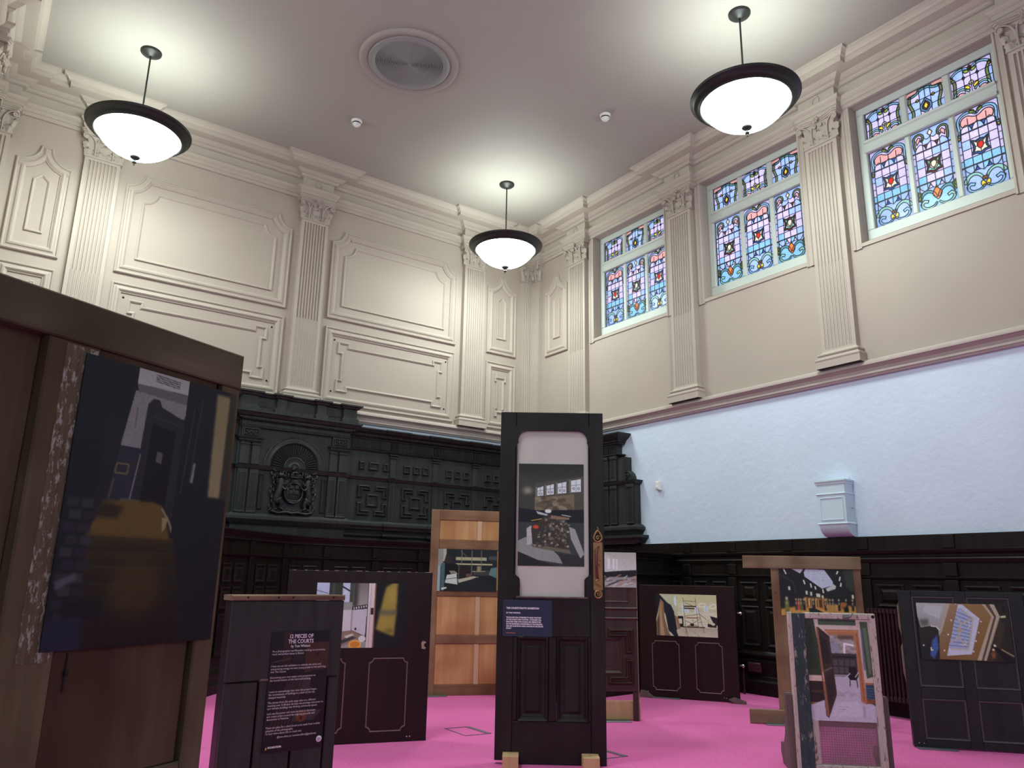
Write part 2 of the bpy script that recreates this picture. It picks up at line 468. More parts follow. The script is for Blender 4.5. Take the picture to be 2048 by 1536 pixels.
def shaft_mesh(mb, w=0.175, d=0.07, z0=3.19, zm=4.07, z1=5.36):
    flat = [(-w, -0.01), (-w, d), (w, d), (w, -0.01)]
    for a, b, s in ((z0, z0 + 0.03, flat), (z0 + 0.03, zm, section(w, d, True)), (zm, z1 - 0.03, section(w, d, False)), (z1 - 0.03, z1, flat)):
        mb.strip([[(u, a, n) for u, n in s], [(u, b, n) for u, n in s]])
        for q in (a, b): mb.add([(u, q, n) for u, n in s], [tuple(range(len(s)))])

def leaf(mb, u, v, n, W, Hh, curl, lean=0.0, rows=9):
    R_ = []
    for j in range(rows + 1):
        t = j / rows
        w = W * (0.72 + 0.35 * math.sin(PI * t)) * (1.0 - max(0, t - 0.72) * 2.6) * (1 + 0.16 * math.cos(t * 18))
        vv = v + Hh * (t if t < 0.86 else 0.86 - (t - 0.86) * 0.9)
        nn = n + curl * t ** 3 + 0.006
        R_.append([(u + lean * t + w * k, vv - 0.012 * abs(k) * Hh / 0.1, nn - 0.014 * k * k + (0.007 if k == 0 else 0)) for k in (-1, -0.55, -0.2, 0, 0.2, 0.55, 1)])
    o = mb.sm; mb.sm = True; mb.strip(R_); mb.sm = o

def capital_mesh(mb, z=5.36):
    q = lambda a: z + a
    # astragal and bell
    for a, b, w, d in ((0.0, 0.012, 0.188, 0.082), (0.012, 0.02, 0.18, 0.075)):
        mb.box(-w, w, q(a), q(b), -0.01, d)
    mb.strip([[(-w, q(h), -0.01), (-w, q(h), d), (w, q(h), d), (w, q(h), -0.01)] for h, w, d in ((0.02, 0.163, 0.05), (0.13, 0.163, 0.055), (0.2, 0.172, 0.07), (0.245, 0.19, 0.085))])
    def abacus(e, h0, h1):
        pts = [(-0.235 - e, -0.01), (-0.235 - e, 0.125 + e), (-0.2 - e, 0.145 + e)]
        for i in range(1, 12):
            t = -1 + 2 * i / 12
            pts.append((t * (0.2 + e), 0.10 + 0.045 * t * t + e))
        pts += [(0.2 + e, 0.145 + e), (0.235 + e, 0.125 + e), (0.235 + e, -0.01)]
        n = len(pts)
        mb.add([(u, q(h0), k) for u, k in pts] + [(u, q(h1), k) for u, k in pts], [tuple(range(n))[::-1], tuple(range(n, 2 * n))] + [(i, i + 1, n + i + 1, n + i) for i in range(n - 1)])
    abacus(-0.012, 0.245, 0.262); abacus(0.0, 0.262, 0.278); abacus(0.01, 0.278, 0.29)
    for s in (-1, 1):
        # corner and inner volutes with their stalks
        sp = spiral(s * 0.192, q(0.212), 0.034, 1.6, PI / 2, -s, 26)
        mb.tube([(a, b, 0.118) for a, b in sp], 0.0075, 6)
        mb.ell((s * 0.192, q(0.212), 0.108), (0.03, 0.03, 0.014), 12, 6)
        st = bez((s * 0.088, q(0.12), 0.07), (s * 0.09, q(0.19), 0.085), (s * 0.12, q(0.245), 0.1), (s * 0.192, q(0.246), 0.118), 8)
        mb.tube(st, [0.011, 0.011, 0.01, 0.0095, 0.009, 0.0085, 0.008, 0.0078, 0.0075], 6)
        sp = spiral(s * 0.036, q(0.207), 0.024, 1.5, PI / 2, s, 22)
        mb.tube([(a, b, 0.098) for a, b in sp], 0.006, 6)
        mb.ell((s * 0.036, q(0.207), 0.09), (0.02, 0.02, 0.012), 10, 6)
        st = bez((s * 0.084, q(0.12), 0.07), (s * 0.082, q(0.18), 0.08), (s * 0.075, q(0.228), 0.09), (s * 0.036, q(0.231), 0.098), 8)
        mb.tube(st, [0.011, 0.01, 0.0095, 0.009, 0.0085, 0.008, 0.007, 0.0065, 0.006], 6)
        mb.tube([(s * 0.086, q(0.02), 0.056), (s * 0.087, q(0.08), 0.068), (s * 0.086, q(0.125), 0.072)], [0.008, 0.01, 0.013], 6)
        for k in range(5):     # husk drops beside the stalk
            mb.ell((s * (0.086 + (0.017 if k % 2 else -0.017)), q(0.03 + 0.021 * k), 0.062), (0.009, 0.007, 0.01), 8, 5)
        leaf(mb, s * 0.148, q(0.016), 0.052, 0.036, 0.105, 0.05, s * 0.016)
        leaf(mb, s * 0.165, q(0.09), 0.06, 0.03, 0.1, 0.055, s * 0.028)
        leaf(mb, s * 0.045, q(0.016), 0.05, 0.028, 0.085, 0.035)
    leaf(mb, 0, q(0.07), 0.056, 0.046, 0.115, 0.055)
    for k in range(6):         # rosette on the abacus
        t = 2 * PI * k / 6
        mb.ell((0.022 * math.cos(t), q(0.262) + 0.022 * math.sin(t), 0.126), (0.016, 0.011, 0.01), 8, 5, t)
    mb.ell((0, q(0.262), 0.132), (0.011, 0.011, 0.012), 8, 5)

def base_mesh(mb):
    def stage(w, d, prof):
        n = rect(-w, w, -0.02, d)
        mb.strip([[(a, h, b) for a, b in inset(n, -o)] for o, h in prof], True, True)
    stage(0.175, 0.07, [(0.05, 3.03), (0.05, 3.098), (0.052, 3.1), (0.056, 3.112), (0.052, 3.126), (0.036, 3.13), (0.028, 3.138), (0.026, 3.15), (0.034, 3.154), (0.038, 3.163), (0.034, 3.172), (0.014, 3.176), (0.006, 3.188), (0.0, 3.2)])

PIL = {}
for nm, fn in (('pilaster', shaft_mesh), ('capital', capital_mesh), ('base', base_mesh)):
    q = MB(local); fn(q); o = q.build(nm, M['cream_trim']); PIL[nm] = o.data; bpy.data.objects.remove(o)
q = MB(local)                                    # frieze cartouche
q.tube([(0.038 * math.cos(t), 5.855 + 0.05 * math.sin(t), 0.084) for t in np.linspace(0.25 * PI, 2.15 * PI, 26)], [0.01 + 0.003 * math.sin(i * 0.5) for i in range(26)], 6)
q.ell((0, 5.908, 0.08), (0.012, 0.012, 0.01), 8, 5); q.ell((0.03, 5.808, 0.08), (0.014, 0.008, 0.008), 8, 5, -0.6); q.ell((-0.034, 5.83, 0.08), (0.008, 0.018, 0.008), 8, 5, 0.2)
o = q.build('roundel', M['cream_trim']); PIL['roundel'] = o.data; bpy.data.objects.remove(o)

def put(name, me, parent, loc=(0, 0, 0), rz=0.0):
    o = bpy.data.objects.new(name, me); COL.objects.link(o); o.parent = parent; o.location = loc; o.rotation_euler = (0, 0, rz)
    return o
def pilaster(wall, x, y, rz, parts=('capital', 'base')):
    p = put('pilaster', PIL['pilaster'], wall, (x, y, 0), rz)
    for k in parts: put(k, PIL[k], p)
    put('roundel', PIL['roundel'], p)
    return p
for x in PX: pilaster(wall_back, x, YB, 0.0)
for y in PY: pilaster(wall_right, XR, y, -PI / 2)
for y in PY: pilaster(wall_left, XL, y, PI / 2)

# half pilasters folded into the corners
def corner_pilaster(wall, x, y, rz):
    """two fluted half shafts meeting at the inner corner"""
    w, d = 0.115, 0.07
    q = MB(lambda u, v, n: (u, -n, v))
    def half(sg):
        g = MB()
        for a, b, reed in ((3.22, 4.07, True), (4.07, 5.33, False)):
            s = [(sg * (0.24 - k), n) for k, n in [(0.0, -0.01), (0.0, d)]]
            n_ = 4
            for i in range(n_):
                c = 0.03 + 0.034 * (i + 0.5)
                gg = 0.011
                s += [(sg * (0.24 - c + gg), d), (sg * (0.24 - c), d - (0.004 if reed else 0.017)), (sg * (0.24 - c - gg), d)]
            s += [(sg * d, d)]
            g.strip([[(u, a, n) for u, n in s], [(u, b, n) for u, n in s]])
        return g
    g = half(1)
    for (u, v, n) in [None] if False else []: pass
    # arm along +u (wall 1) and the mirrored arm along the second wall (swap axes)
    q.add(g.v, g.p)
    q.add([(n, v, u) for u, v, n in g.v], g.p)
    for z0, z1, e in ((5.33, 5.36, 0.0), (5.36, 5.372, 0.012), (3.19, 3.22, 0.0), (3.15, 3.19, 0.02), (3.03, 3.15, 0.045)):
        pts = [(-0.01, -0.01), (0.24 + e, -0.01), (0.24 + e, d + e), (d + e, d + e), (d + e, 0.24 + e), (-0.01, 0.24 + e)]
        n = len(pts)
        q.add([(a, z0, b) for a, b in pts] + [(a, z1, b) for a, b in pts], [tuple(range(n)), tuple(range(n, 2 * n))] + [(i, (i + 1) % n, n + (i + 1) % n, n + i) for i in range(n)])
    o = q.build('corner_pilaster', M['cream_trim'], wall, (x, y, 0), (0, 0, rz))
    c = MB(lambda u, v, n: (u, -n, v))
    z = 5.36
    bell = lambda h, a, b: [(a, z + h, -0.01), (a, z + h, b), (b, z + h, b), (b, z + h, a), (-0.01, z + h, a)]
    c.strip([bell(0.012, 0.23, 0.05), bell(0.13, 0.23, 0.06), bell(0.245, 0.26, 0.09)])
    for e, h0, h1 in ((-0.012, 0.245, 0.262), (0, 0.262, 0.278), (0.01, 0.278, 0.29)):
        pts = [(-0.01, -0.01), (0.29 + e, -0.01), (0.29 + e, 0.125 + e), (0.27 + e, 0.14 + e), (0.2, 0.115 + e), (0.115 + e, 0.115 + e), (0.115 + e, 0.2), (0.14 + e, 0.27 + e), (0.125 + e, 0.29 + e), (-0.01, 0.29 + e)]
        n = len(pts)
        c.add([(a, z + h0, b) for a, b in pts] + [(a, z + h1, b) for a, b in pts], [tuple(range(n)), tuple(range(n, 2 * n))] + [(i, (i + 1) % n, n + (i + 1) % n, n + i) for i in range(n)])
    arm = MB()
    arm.tube([(a, b, 0.118) for a, b in spiral(0.25, z + 0.212, 0.034, 1.6, PI / 2, -1, 24)], 0.0075, 6)
    arm.ell((0.25, z + 0.212, 0.108), (0.03, 0.03, 0.014), 12, 6)
    arm.tube(bez((0.15, z + 0.12, 0.07), (0.15, z + 0.19, 0.085), (0.18, z + 0.245, 0.1), (0.25, z + 0.246, 0.118), 8), 0.009, 6)
    arm.tube([(a, b, 0.1) for a, b in spiral(0.115, z + 0.207, 0.022, 1.4, PI / 2, 1, 20)], 0.006, 6)
    arm.tube([(0.15, z + 0.02, 0.056), (0.15, z + 0.125, 0.072)], [0.008, 0.013], 6)
    for k in range(5): arm.ell((0.15 + (0.017 if k % 2 else -0.017), z + 0.03 + 0.021 * k, 0.062), (0.009, 0.007, 0.01), 8, 5)
    leaf(arm, 0.205, z + 0.016, 0.052, 0.036, 0.105, 0.05, 0.016)
    leaf(arm, 0.225, z + 0.09, 0.06, 0.03, 0.1, 0.055, 0.028)
    c.sm = True
    c.add(arm.v, arm.p); c.add([(n, v, u) for u, v, n in arm.v], arm.p)
    for s in range(6):
        t = 2 * PI * s / 6
        c.ell((0.115 + 0.018 * math.cos(t), z + 0.225 + 0.022 * math.sin(t), 0.115 - 0.018 * math.cos(t)), (0.014, 0.014, 0.014), 8, 5)
    leaf(c, 0.1, z + 0.05, 0.09, 0.035, 0.1, 0.05)
    c.build('capital', M['cream_trim'], o)
# rotate so that the arms run along the two walls
corner_pilaster(wall_back, XR, YB, -PI / 2)
corner_pilaster(wall_back, XL, YB, 0.0)

# ------------------------------------------------------------------ plaster wall panels
OUT = [(0, -0.005), (0, 0.022), (0.01, 0.03), (0.02, 0.027), (0.028, 0.014), (0.045, 0.017), (0.058, 0.029), (0.074, 0.033), (0.084, 0.026), (0.098, 0.013), (0.104, 0.013), (0.106, -0.002)]
INN = [(0, -0.004), (0, 0.016), (0.009, 0.02), (0.02, 0.014), (0.03, 0.003), (0.032, -0.004)]
def notch_top(a0, a1, b0, b1, r):
    return [(a0, b0), (a1, b0)] + arc(a1, b1, r, 270, 180, 9) + arc(a0, b1, r, 0, -90, 9)
def spire(a0, a1, b0, b1, vs, hw):
    c = (a0 + a1) / 2
    return [(a0, b0), (a1, b0), (a1, vs)] + arc(a1 - 0.02, b1 - 0.01, a1 - 0.02 - c - hw, 270, 184, 8, b1 - 0.01 - vs) + [(c + hw, b1), (c - hw, b1)] + arc(a0 + 0.02, b1 - 0.01, c - hw - a0 - 0.02, -4, -90, 8, b1 - 0.01 - vs) + [(a0, vs)]
def crossette(a0, a1, b0, b1, s, e):
    return [(a0 + s, b0), (a1 - s, b0), (a1 - s, b0 - e), (a1 + e, b0 - e), (a1 + e, b0 + s), (a1, b0 + s), (a1, b1 - s), (a1 + e, b1 - s), (a1 + e, b1 + e), (a1 - s, b1 + e), (a1 - s, b1),
            (a0 + s, b1), (a0 + s, b1 + e), (a0 - e, b1 + e), (a0 - e, b1 - s), (a0, b1 - s), (a0, b0 + s), (a0 - e, b0 + s), (a0 - e, b0 - e), (a0 + s, b0 - e)]
def panel(f, wall, outer, inner):
    q = MB(f); q.ring(outer, OUT); o = q.build('panel_moulding', M['cream_trim'], wall)
    if inner:
        q = MB(f); q.ring(inner, INN); q.build('inner_moulding', M['cream_trim'], o)
    return o
for c in (PX[0] + PX[1]) / 2, (PX[1] + PX[2]) / 2:
    a0, a1 = c - 0.942, c + 0.942
    big = notch_top(a0, a1, 4.165, 5.37, 0.165)
    panel(fb, wall_back, big, notch_top(a0 + 0.185, a1 - 0.185, 4.35, 5.185, 0.14))
    o = panel(fb, wall_back, rect(a0, a1, 3.075, 4.055), crossette(a0 + 0.24, a1 - 0.24, 3.3, 3.83, 0.1, 0.055))
    for (x, z) in ((a0 + 0.135, 3.9), (a1 - 0.135, 3.9), (a0 + 0.135, 3.24), (a1 - 0.135, 3.24)):
        q = MB(lambda u, v, n: fb(u + x, v + z, n)); q.lathe([(0.011, -0.002), (0.011, 0.004), (0.0, 0.0045)], (0, 0, 0), 10); q.build('fixing_hole', M['hole'], o)
for c in ((PX[2] + 0.175 + XR - 0.24) / 2, (PX[0] - 0.175 + XL + 0.24) / 2):
    a0, a1 = c - 0.255, c + 0.255
    panel(fb, wall_back, spire(a0, a1, 4.165, 5.365, 5.18, 0.06), [(a0 + 0.175, 4.4), (a1 - 0.175, 4.4), (a1 - 0.175, 4.98), (c, 5.06), (a0 + 0.175, 4.98)])
    panel(fb, wall_back, rect(a0, a1, 3.075, 4.04), [(a0 + 0.19, 3.38), (a0 + 0.16, 3.38), (a0 + 0.16, 3.25), (c - 0.05, 3.25), (c - 0.05, 3.31), (c + 0.05, 3.31), (c + 0.05, 3.25), (a1 - 0.16, 3.25), (a1 - 0.16, 3.38), (a1 - 0.19, 3.38), (a1 - 0.19, 3.76), (a1 - 0.16, 3.76), (a1 - 0.16, 3.88), (c + 0.05, 3.88), (c + 0.05, 3.83), (c - 0.05, 3.83), (c - 0.05, 3.88), (a0 + 0.16, 3.88), (a0 + 0.16, 3.76), (a0 + 0.19, 3.76)])
for fw, wl, sg in ((fr, wall_right, -1), (flw, wall_left, 1)):
    c = (PY[0] + 0.175 + YB - 0.24) / 2; a = [sg * (c - 0.25), sg * (c + 0.25)]; a.sort(); a0, a1 = a; c = (a0 + a1) / 2
    panel(fw, wl, spire(a0, a1, 4.165, 5.365, 5.18, 0.06), [(a0 + 0.175, 4.4), (a1 - 0.175, 4.4), (a1 - 0.175, 4.98), (c, 5.06), (a0 + 0.175, 4.98)])

# ------------------------------------------------------------------ stained glass
def band(pts, w, w1=None):
    w1 = w if w1 is None else w1
    n = len(pts)
    L = offs(pts, 1.0); out = []
    l = []; r = []
    for i, (p, q) in enumerate(zip(pts, L)):
        k = (w + (w1 - w) * i / (n - 1)) / 2
        l.append((p[0] + (q[0] - p[0]) * k, p[1] + (q[1] - p[1]) * k)); r.append((p[0] - (q[0] - p[0]) * k, p[1] - (q[1] - p[1]) * k))
    return l + r[::-1]
def inside(p, poly):
    x, y = p; c = False; n = len(poly)
    for i in range(n):
        x0, y0 = poly[i]; x1, y1 = poly[(i + 1) % n]
        if (y0 > y) != (y1 > y) and x < (x1 - x0) * (y - y0) / (y1 - y0) + x0: c = not c
    return c
GC = dict(lilac=(210, 190, 226), blue=(164, 184, 230), sky=(138, 186, 214), pink=(224, 158, 150), mint=(150, 196, 178), teal=(96, 150, 150), dkblue=(58, 86, 150), brown=(104, 56, 46), red=(206, 52, 44), yellow=(232, 200, 70),
          orange=(230, 128, 70), cream=(236, 214, 178), olive=(112, 122, 84), green=(140, 164, 70), slate=(96, 128, 160), white=(226, 232, 238))
GM = {k: glass_mat('glass_' + k, tuple(x * 0.7 for x in rgb(*v))) for k, v in GC.items()}

def petal(cx, cy, rx, ry, rot=0.0, n=10):
    c, d = math.cos(rot), math.sin(rot)
    return [(cx + rx * math.cos(t) * c - ry * math.sin(t) * d, cy + rx * math.cos(t) * d + ry * math.sin(t) * c) for t in [2 * PI * i / n for i in range(n)]]
class Light:
    def __init__(s, h): s.h = h; s.lines = []; s.reg = []; s.clip = []
    def line(s, pts, t=1.0, clip=True): s.lines.append((list(pts), t, clip))
    def area(s, poly, col, t=1.0, clip=False): s.reg.append((poly, col)); s.lines.append((list(poly) + [poly[0]], t, clip))
    def mir(s, poly): return [(1 - x, y) for x, y in poly]

def lower(kind):
    g = Light(2.2); cx, cy = 0.5, 1.17
    sh = [(-0.21, 0.21), (-0.1, 0.155), (0, 0.18), (0.1, 0.155), (0.21, 0.21), (0.175, 0.1), (0.155, 0.0), (0.17, -0.09), (0.215, -0.18), (0.1, -0.185), (0, -0.25), (-0.1, -0.185), (-0.215, -0.18), (-0.17, -0.09), (-0.155, 0.0), (-0.175, 0.1)]
    so = [(cx + x, cy + y) for x, y in sh]; si = [(cx + x * 0.74, cy + y * 0.74) for x, y in sh]
    g.area(so, 'dkblue' if kind == 1 else 'brown', 1.3)
    g.area(si, 'cream' if kind == 1 else 'mint')
    gem = [(cx + 0.07 * math.sin(t) * (1 + 0.25 * math.cos(t)), cy + 0.01 + 0.095 * math.cos(t)) for t in np.linspace(0, 2 * PI, 13)[:-1]]
    g.area(gem, 'red' if kind == 1 else 'yellow')
    for a, b in (((cx, cy - 0.08), (cx, cy - 0.18)), ((cx - 0.07, cy), (cx - 0.12, cy)), ((cx + 0.07, cy), (cx + 0.12, cy)), ((cx - 0.05, cy + 0.08), (cx - 0.1, cy + 0.12)), ((cx + 0.05, cy + 0.08), (cx + 0.1, cy + 0.12))):
        g.line([a, b], 0.8, False)
    if kind == 2: g.area([(cx + x * 1.5 if False else cx + 0.105 * math.sin(t), cy + 0.005 + 0.125 * math.cos(t)) for t in np.linspace(0, 2 * PI, 13)[:-1]], 'cream'); g.reg.insert(0, g.reg.pop()) if False else None
    # borders and bars
    for x in (0.09, 0.91): g.line([(x, 0.16), (x, 1.72)])
    for y in np.arange(0.3, 1.7, 0.2):
        for a, b in ((0, 0.09), (0.91, 1)): g.line([(a, y), (b, y)], 0.7)
    for y in (0.72, 1.62): g.line([(0, y), (1, y)], 1.9)
    for x in (0.29, 0.5, 0.71): g.line([(x, 0.52), (x, 1.98)], 0.8)
    for y in (0.93, 1.17, 1.41): g.line([(0.09, y), (0.91, y)], 0.8)
    # ogive scallops on both bars
    for i in range(3):
        a, b = 0.09 + 0.2733 * i, 0.09 + 0.2733 * (i + 1); m = (a + b) / 2
        g.line(bez((a, 1.62), (a, 1.74), (m - 0.05, 1.8), (m, 1.83)) + bez((m, 1.83), (m + 0.05, 1.8), (b, 1.74), (b, 1.62))[1:], 0.9)
        g.line(bez((a, 0.72), (a, 0.6), (m - 0.05, 0.55), (m, 0.52)) + bez((m, 0.52), (m + 0.05, 0.55), (b, 0.6), (b, 0.72))[1:], 0.9)
    for i in range(1, 3):
        b = 0.09 + 0.2733 * i
        g.area([(b, 0.70), (b - 0.055, 0.56), (b + 0.055, 0.56)], 'dkblue' if kind == 1 else 'lilac', 0.8)
        g.area([(b, 1.64), (b - 0.05, 1.78), (b + 0.05, 1.78)], 'dkblue' if kind == 1 else 'brown', 0.8)
    # foot: bulb, flame and scrolls
    c1 = 'teal' if kind == 2 else 'sky'
    s1 = band(bez((0.47, 0.27), (0.4, 0.56), (0.12, 0.56), (0.06, 0.3), 9), 0.05, 0.1)
    s2 = band(bez((0.47, 0.14), (0.38, -0.02), (0.1, 0.02), (0.1, 0.2), 8) + [(0.17, 0.26), (0.26, 0.22)], 0.04, 0.07)
    for b in (s1, g.mir(s1)): g.area(b, 'mint' if kind == 1 else 'teal', 1.0)
    for b in (s2, g.mir(s2)): g.area(b, c1 if kind == 1 else 'mint', 1.0)
    if kind == 1:
        g.area(rect(0.45, 0.55, 0.26, 0.35), 'orange')
        for s in (-1, 1): g.area(petal(0.5 + s * 0.055, 0.17, 0.05, 0.085, -s * 0.25), 'yellow')
    else:
        g.area(bez((0.5, 0.6), (0.47, 0.5), (0.36, 0.45), (0.4, 0.33), 6) + bez((0.5, 0.2), (0.58, 0.24), (0.64, 0.36), (0.6, 0.4), 4) + [(0.53, 0.5)], 'orange')
        for s in (-1, 1): g.area([(0.5 + s * 0.36, 0.5), (0.5 + s * 0.46, 0.56), (0.5 + s * 0.46, 0.3), (0.5 + s * 0.4, 0.36)], 'green')
    # head
    if kind == 1:
        lobe = [(0.16, 1.64)] + arc(0.28, 1.93, 0.15, 190, 40, 8) + [(0.5, 1.95)] + arc(0.72, 1.93, 0.15, 140, -10, 8) + [(0.84, 1.64)]
        lobe = [p for p in lobe]
        g.area(arc(0.27, 1.9, 0.15, 230, 50, 9) + [(0.42, 1.98), (0.5, 1.95), (0.58, 1.98)] + arc(0.73, 1.9, 0.15, 130, -50, 9) + [(0.66, 1.79), (0.5, 1.8), (0.34, 1.79)], 'pink', 1.1)
        b = band(bez((0.03, 1.5), (0.16, 1.7), (0.0, 1.9), (0.1, 2.05), 6) + bez((0.1, 2.05), (0.2, 2.17), (0.4, 2.16), (0.5, 2.03), 6)[1:], 0.06)
        for q in (b, g.mir(b)): g.area(q, 'sky', 1.0)
        for s in (-1, 1): g.area(petal(0.5 + s * 0.09, 2.12, 0.07, 0.045, s * 0.5), 'green')
        for s in (0, 1): g.area([(p[0] if not s else 1 - p[0], p[1]) for p in [(0.02, 1.54), (0.1, 1.58), (0.1, 1.5), (0.04, 1.46)]], 'yellow')
    else:
        b = band([(0.1, 1.72), (0.08, 1.86)] + [(x, y) for x, y in arc(0.2, 2.0, 0.12, 200, -60, 9)], 0.05)
        for q in (b, g.mir(b)): g.area(q, 'olive', 1.0)
        for s in (0, 1): g.area([(x if not s else 1 - x, y) for x, y in [(0.2, 2.04), (0.26, 2.0), (0.22, 1.92), (0.15, 1.84), (0.14, 1.96)]], 'pink')
        g.area([(0.5, 2.16), (0.56, 2.06), (0.5, 1.97), (0.44, 2.06)], 'cream')
        g.line(bez((0.32, 2.0), (0.4, 1.86), (0.46, 1.92), (0.5, 1.97)), 0.8); g.line(bez((0.68, 2.0), (0.6, 1.86), (0.54, 1.92), (0.5, 1.97)), 0.8)
    g.clip = [so] + ([lobe] if False else [])
    return g

def upper(kind):
    g = Light(0.84)
    if kind == 1:
        for x in (0.34, 0.5, 0.66): g.line([(x, 0.0), (x, 0.84)], 0.8)
        for y in (0.3, 0.52): g.line([(0.0, y), (1, y)], 0.8)
        b = band(bez((0.03, 0.64), (0.22, 0.5), (0.06, 0.25), (0.12, 0.02), 8), 0.07)
        for q in (b, g.mir(b)): g.area(q, 'olive')
        t = band(bez((0.04, 0.66), (0.2, 0.84), (0.38, 0.8), (0.5, 0.7), 8), 0.055)
        for q in (t, g.mir(t)): g.area(q, 'sky')
        for s in (-1, 1):
            g.area(petal(0.5 + s * 0.085, 0.67, 0.065, 0.042, s * 0.5), 'green')
            g.area([(0.5 + s * 0.16, 0.57), (0.5 + s * 0.2, 0.52), (0.5 + s * 0.16, 0.47), (0.5 + s * 0.12, 0.52)], 'teal')
            g.area(petal(0.5 + s * 0.1, 0.22, 0.075, 0.048, s * 0.7), 'yellow')
            g.area(band(bez((0.5 + s * 0.06, 0.1), (0.5 + s * 0.2, 0.28), (0.5 + s * 0.36, 0.26), (0.5 + s * 0.42, 0.08), 8), 0.05), 'mint')
            g.area(petal(0.5 + s * 0.25, 0.07, 0.09, 0.065, s * 0.3), 'pink')
            g.area(petal(0.5 + s * 0.44, 0.64, 0.035, 0.045), 'yellow')
        g.area(petal(0.5, 0.745, 0.045, 0.05), 'red')
        g.area(petal(0.5, 0.31, 0.055, 0.06), 'cream')
    else:
        for x in (0.36, 0.64): g.line([(x, 0.0), (x, 0.84)], 0.8)
        g.line([(0.5, 0.4), (0.5, 0.84)], 0.8)
        for y in (0.26, 0.5): g.line([(0.0, y), (1, y)], 0.8)
        b = band(bez((0.14, 0.02), (0.26, 0.3), (0.02, 0.4), (0.12, 0.7), 9), 0.07)
        for q in (b, g.mir(b)): g.area(q, 'olive')
        t = band(bez((0.1, 0.7), (0.3, 0.62), (0.34, 0.82), (0.5, 0.78), 8), 0.06)
        for q in (t, g.mir(t)): g.area(q, 'teal')
        fl = bez((0.5, 0.52), (0.46, 0.4), (0.3, 0.36), (0.36, 0.18), 6) + [(0.5, 0.06)] + bez((0.64, 0.18), (0.7, 0.36), (0.54, 0.4), (0.5, 0.52), 6)[:-1]
        g.area(fl, 'slate', 1.1)
        g.area([(0.5 + (x - 0.5) * 0.62, 0.27 + (y - 0.27) * 0.66) for x, y in fl], 'brown')
        g.area([(0.5, 0.38), (0.56, 0.27), (0.5, 0.17), (0.44, 0.27)], 'yellow')
        for s in (-1, 1): g.area([(0.5 + s * 0.2, 0.55), (0.5 + s * 0.26, 0.5), (0.5 + s * 0.2, 0.46), (0.5 + s * 0.14, 0.5)], 'yellow')
        for s in (0, 1):
            g.area([(x if not s else 1 - x, y) for x, y in [(0.0, 0.84), (0.0, 0.66), (0.1, 0.72), (0.3, 0.74), (0.34, 0.84)]], 'pink')
        g.clip = [fl]
    return g

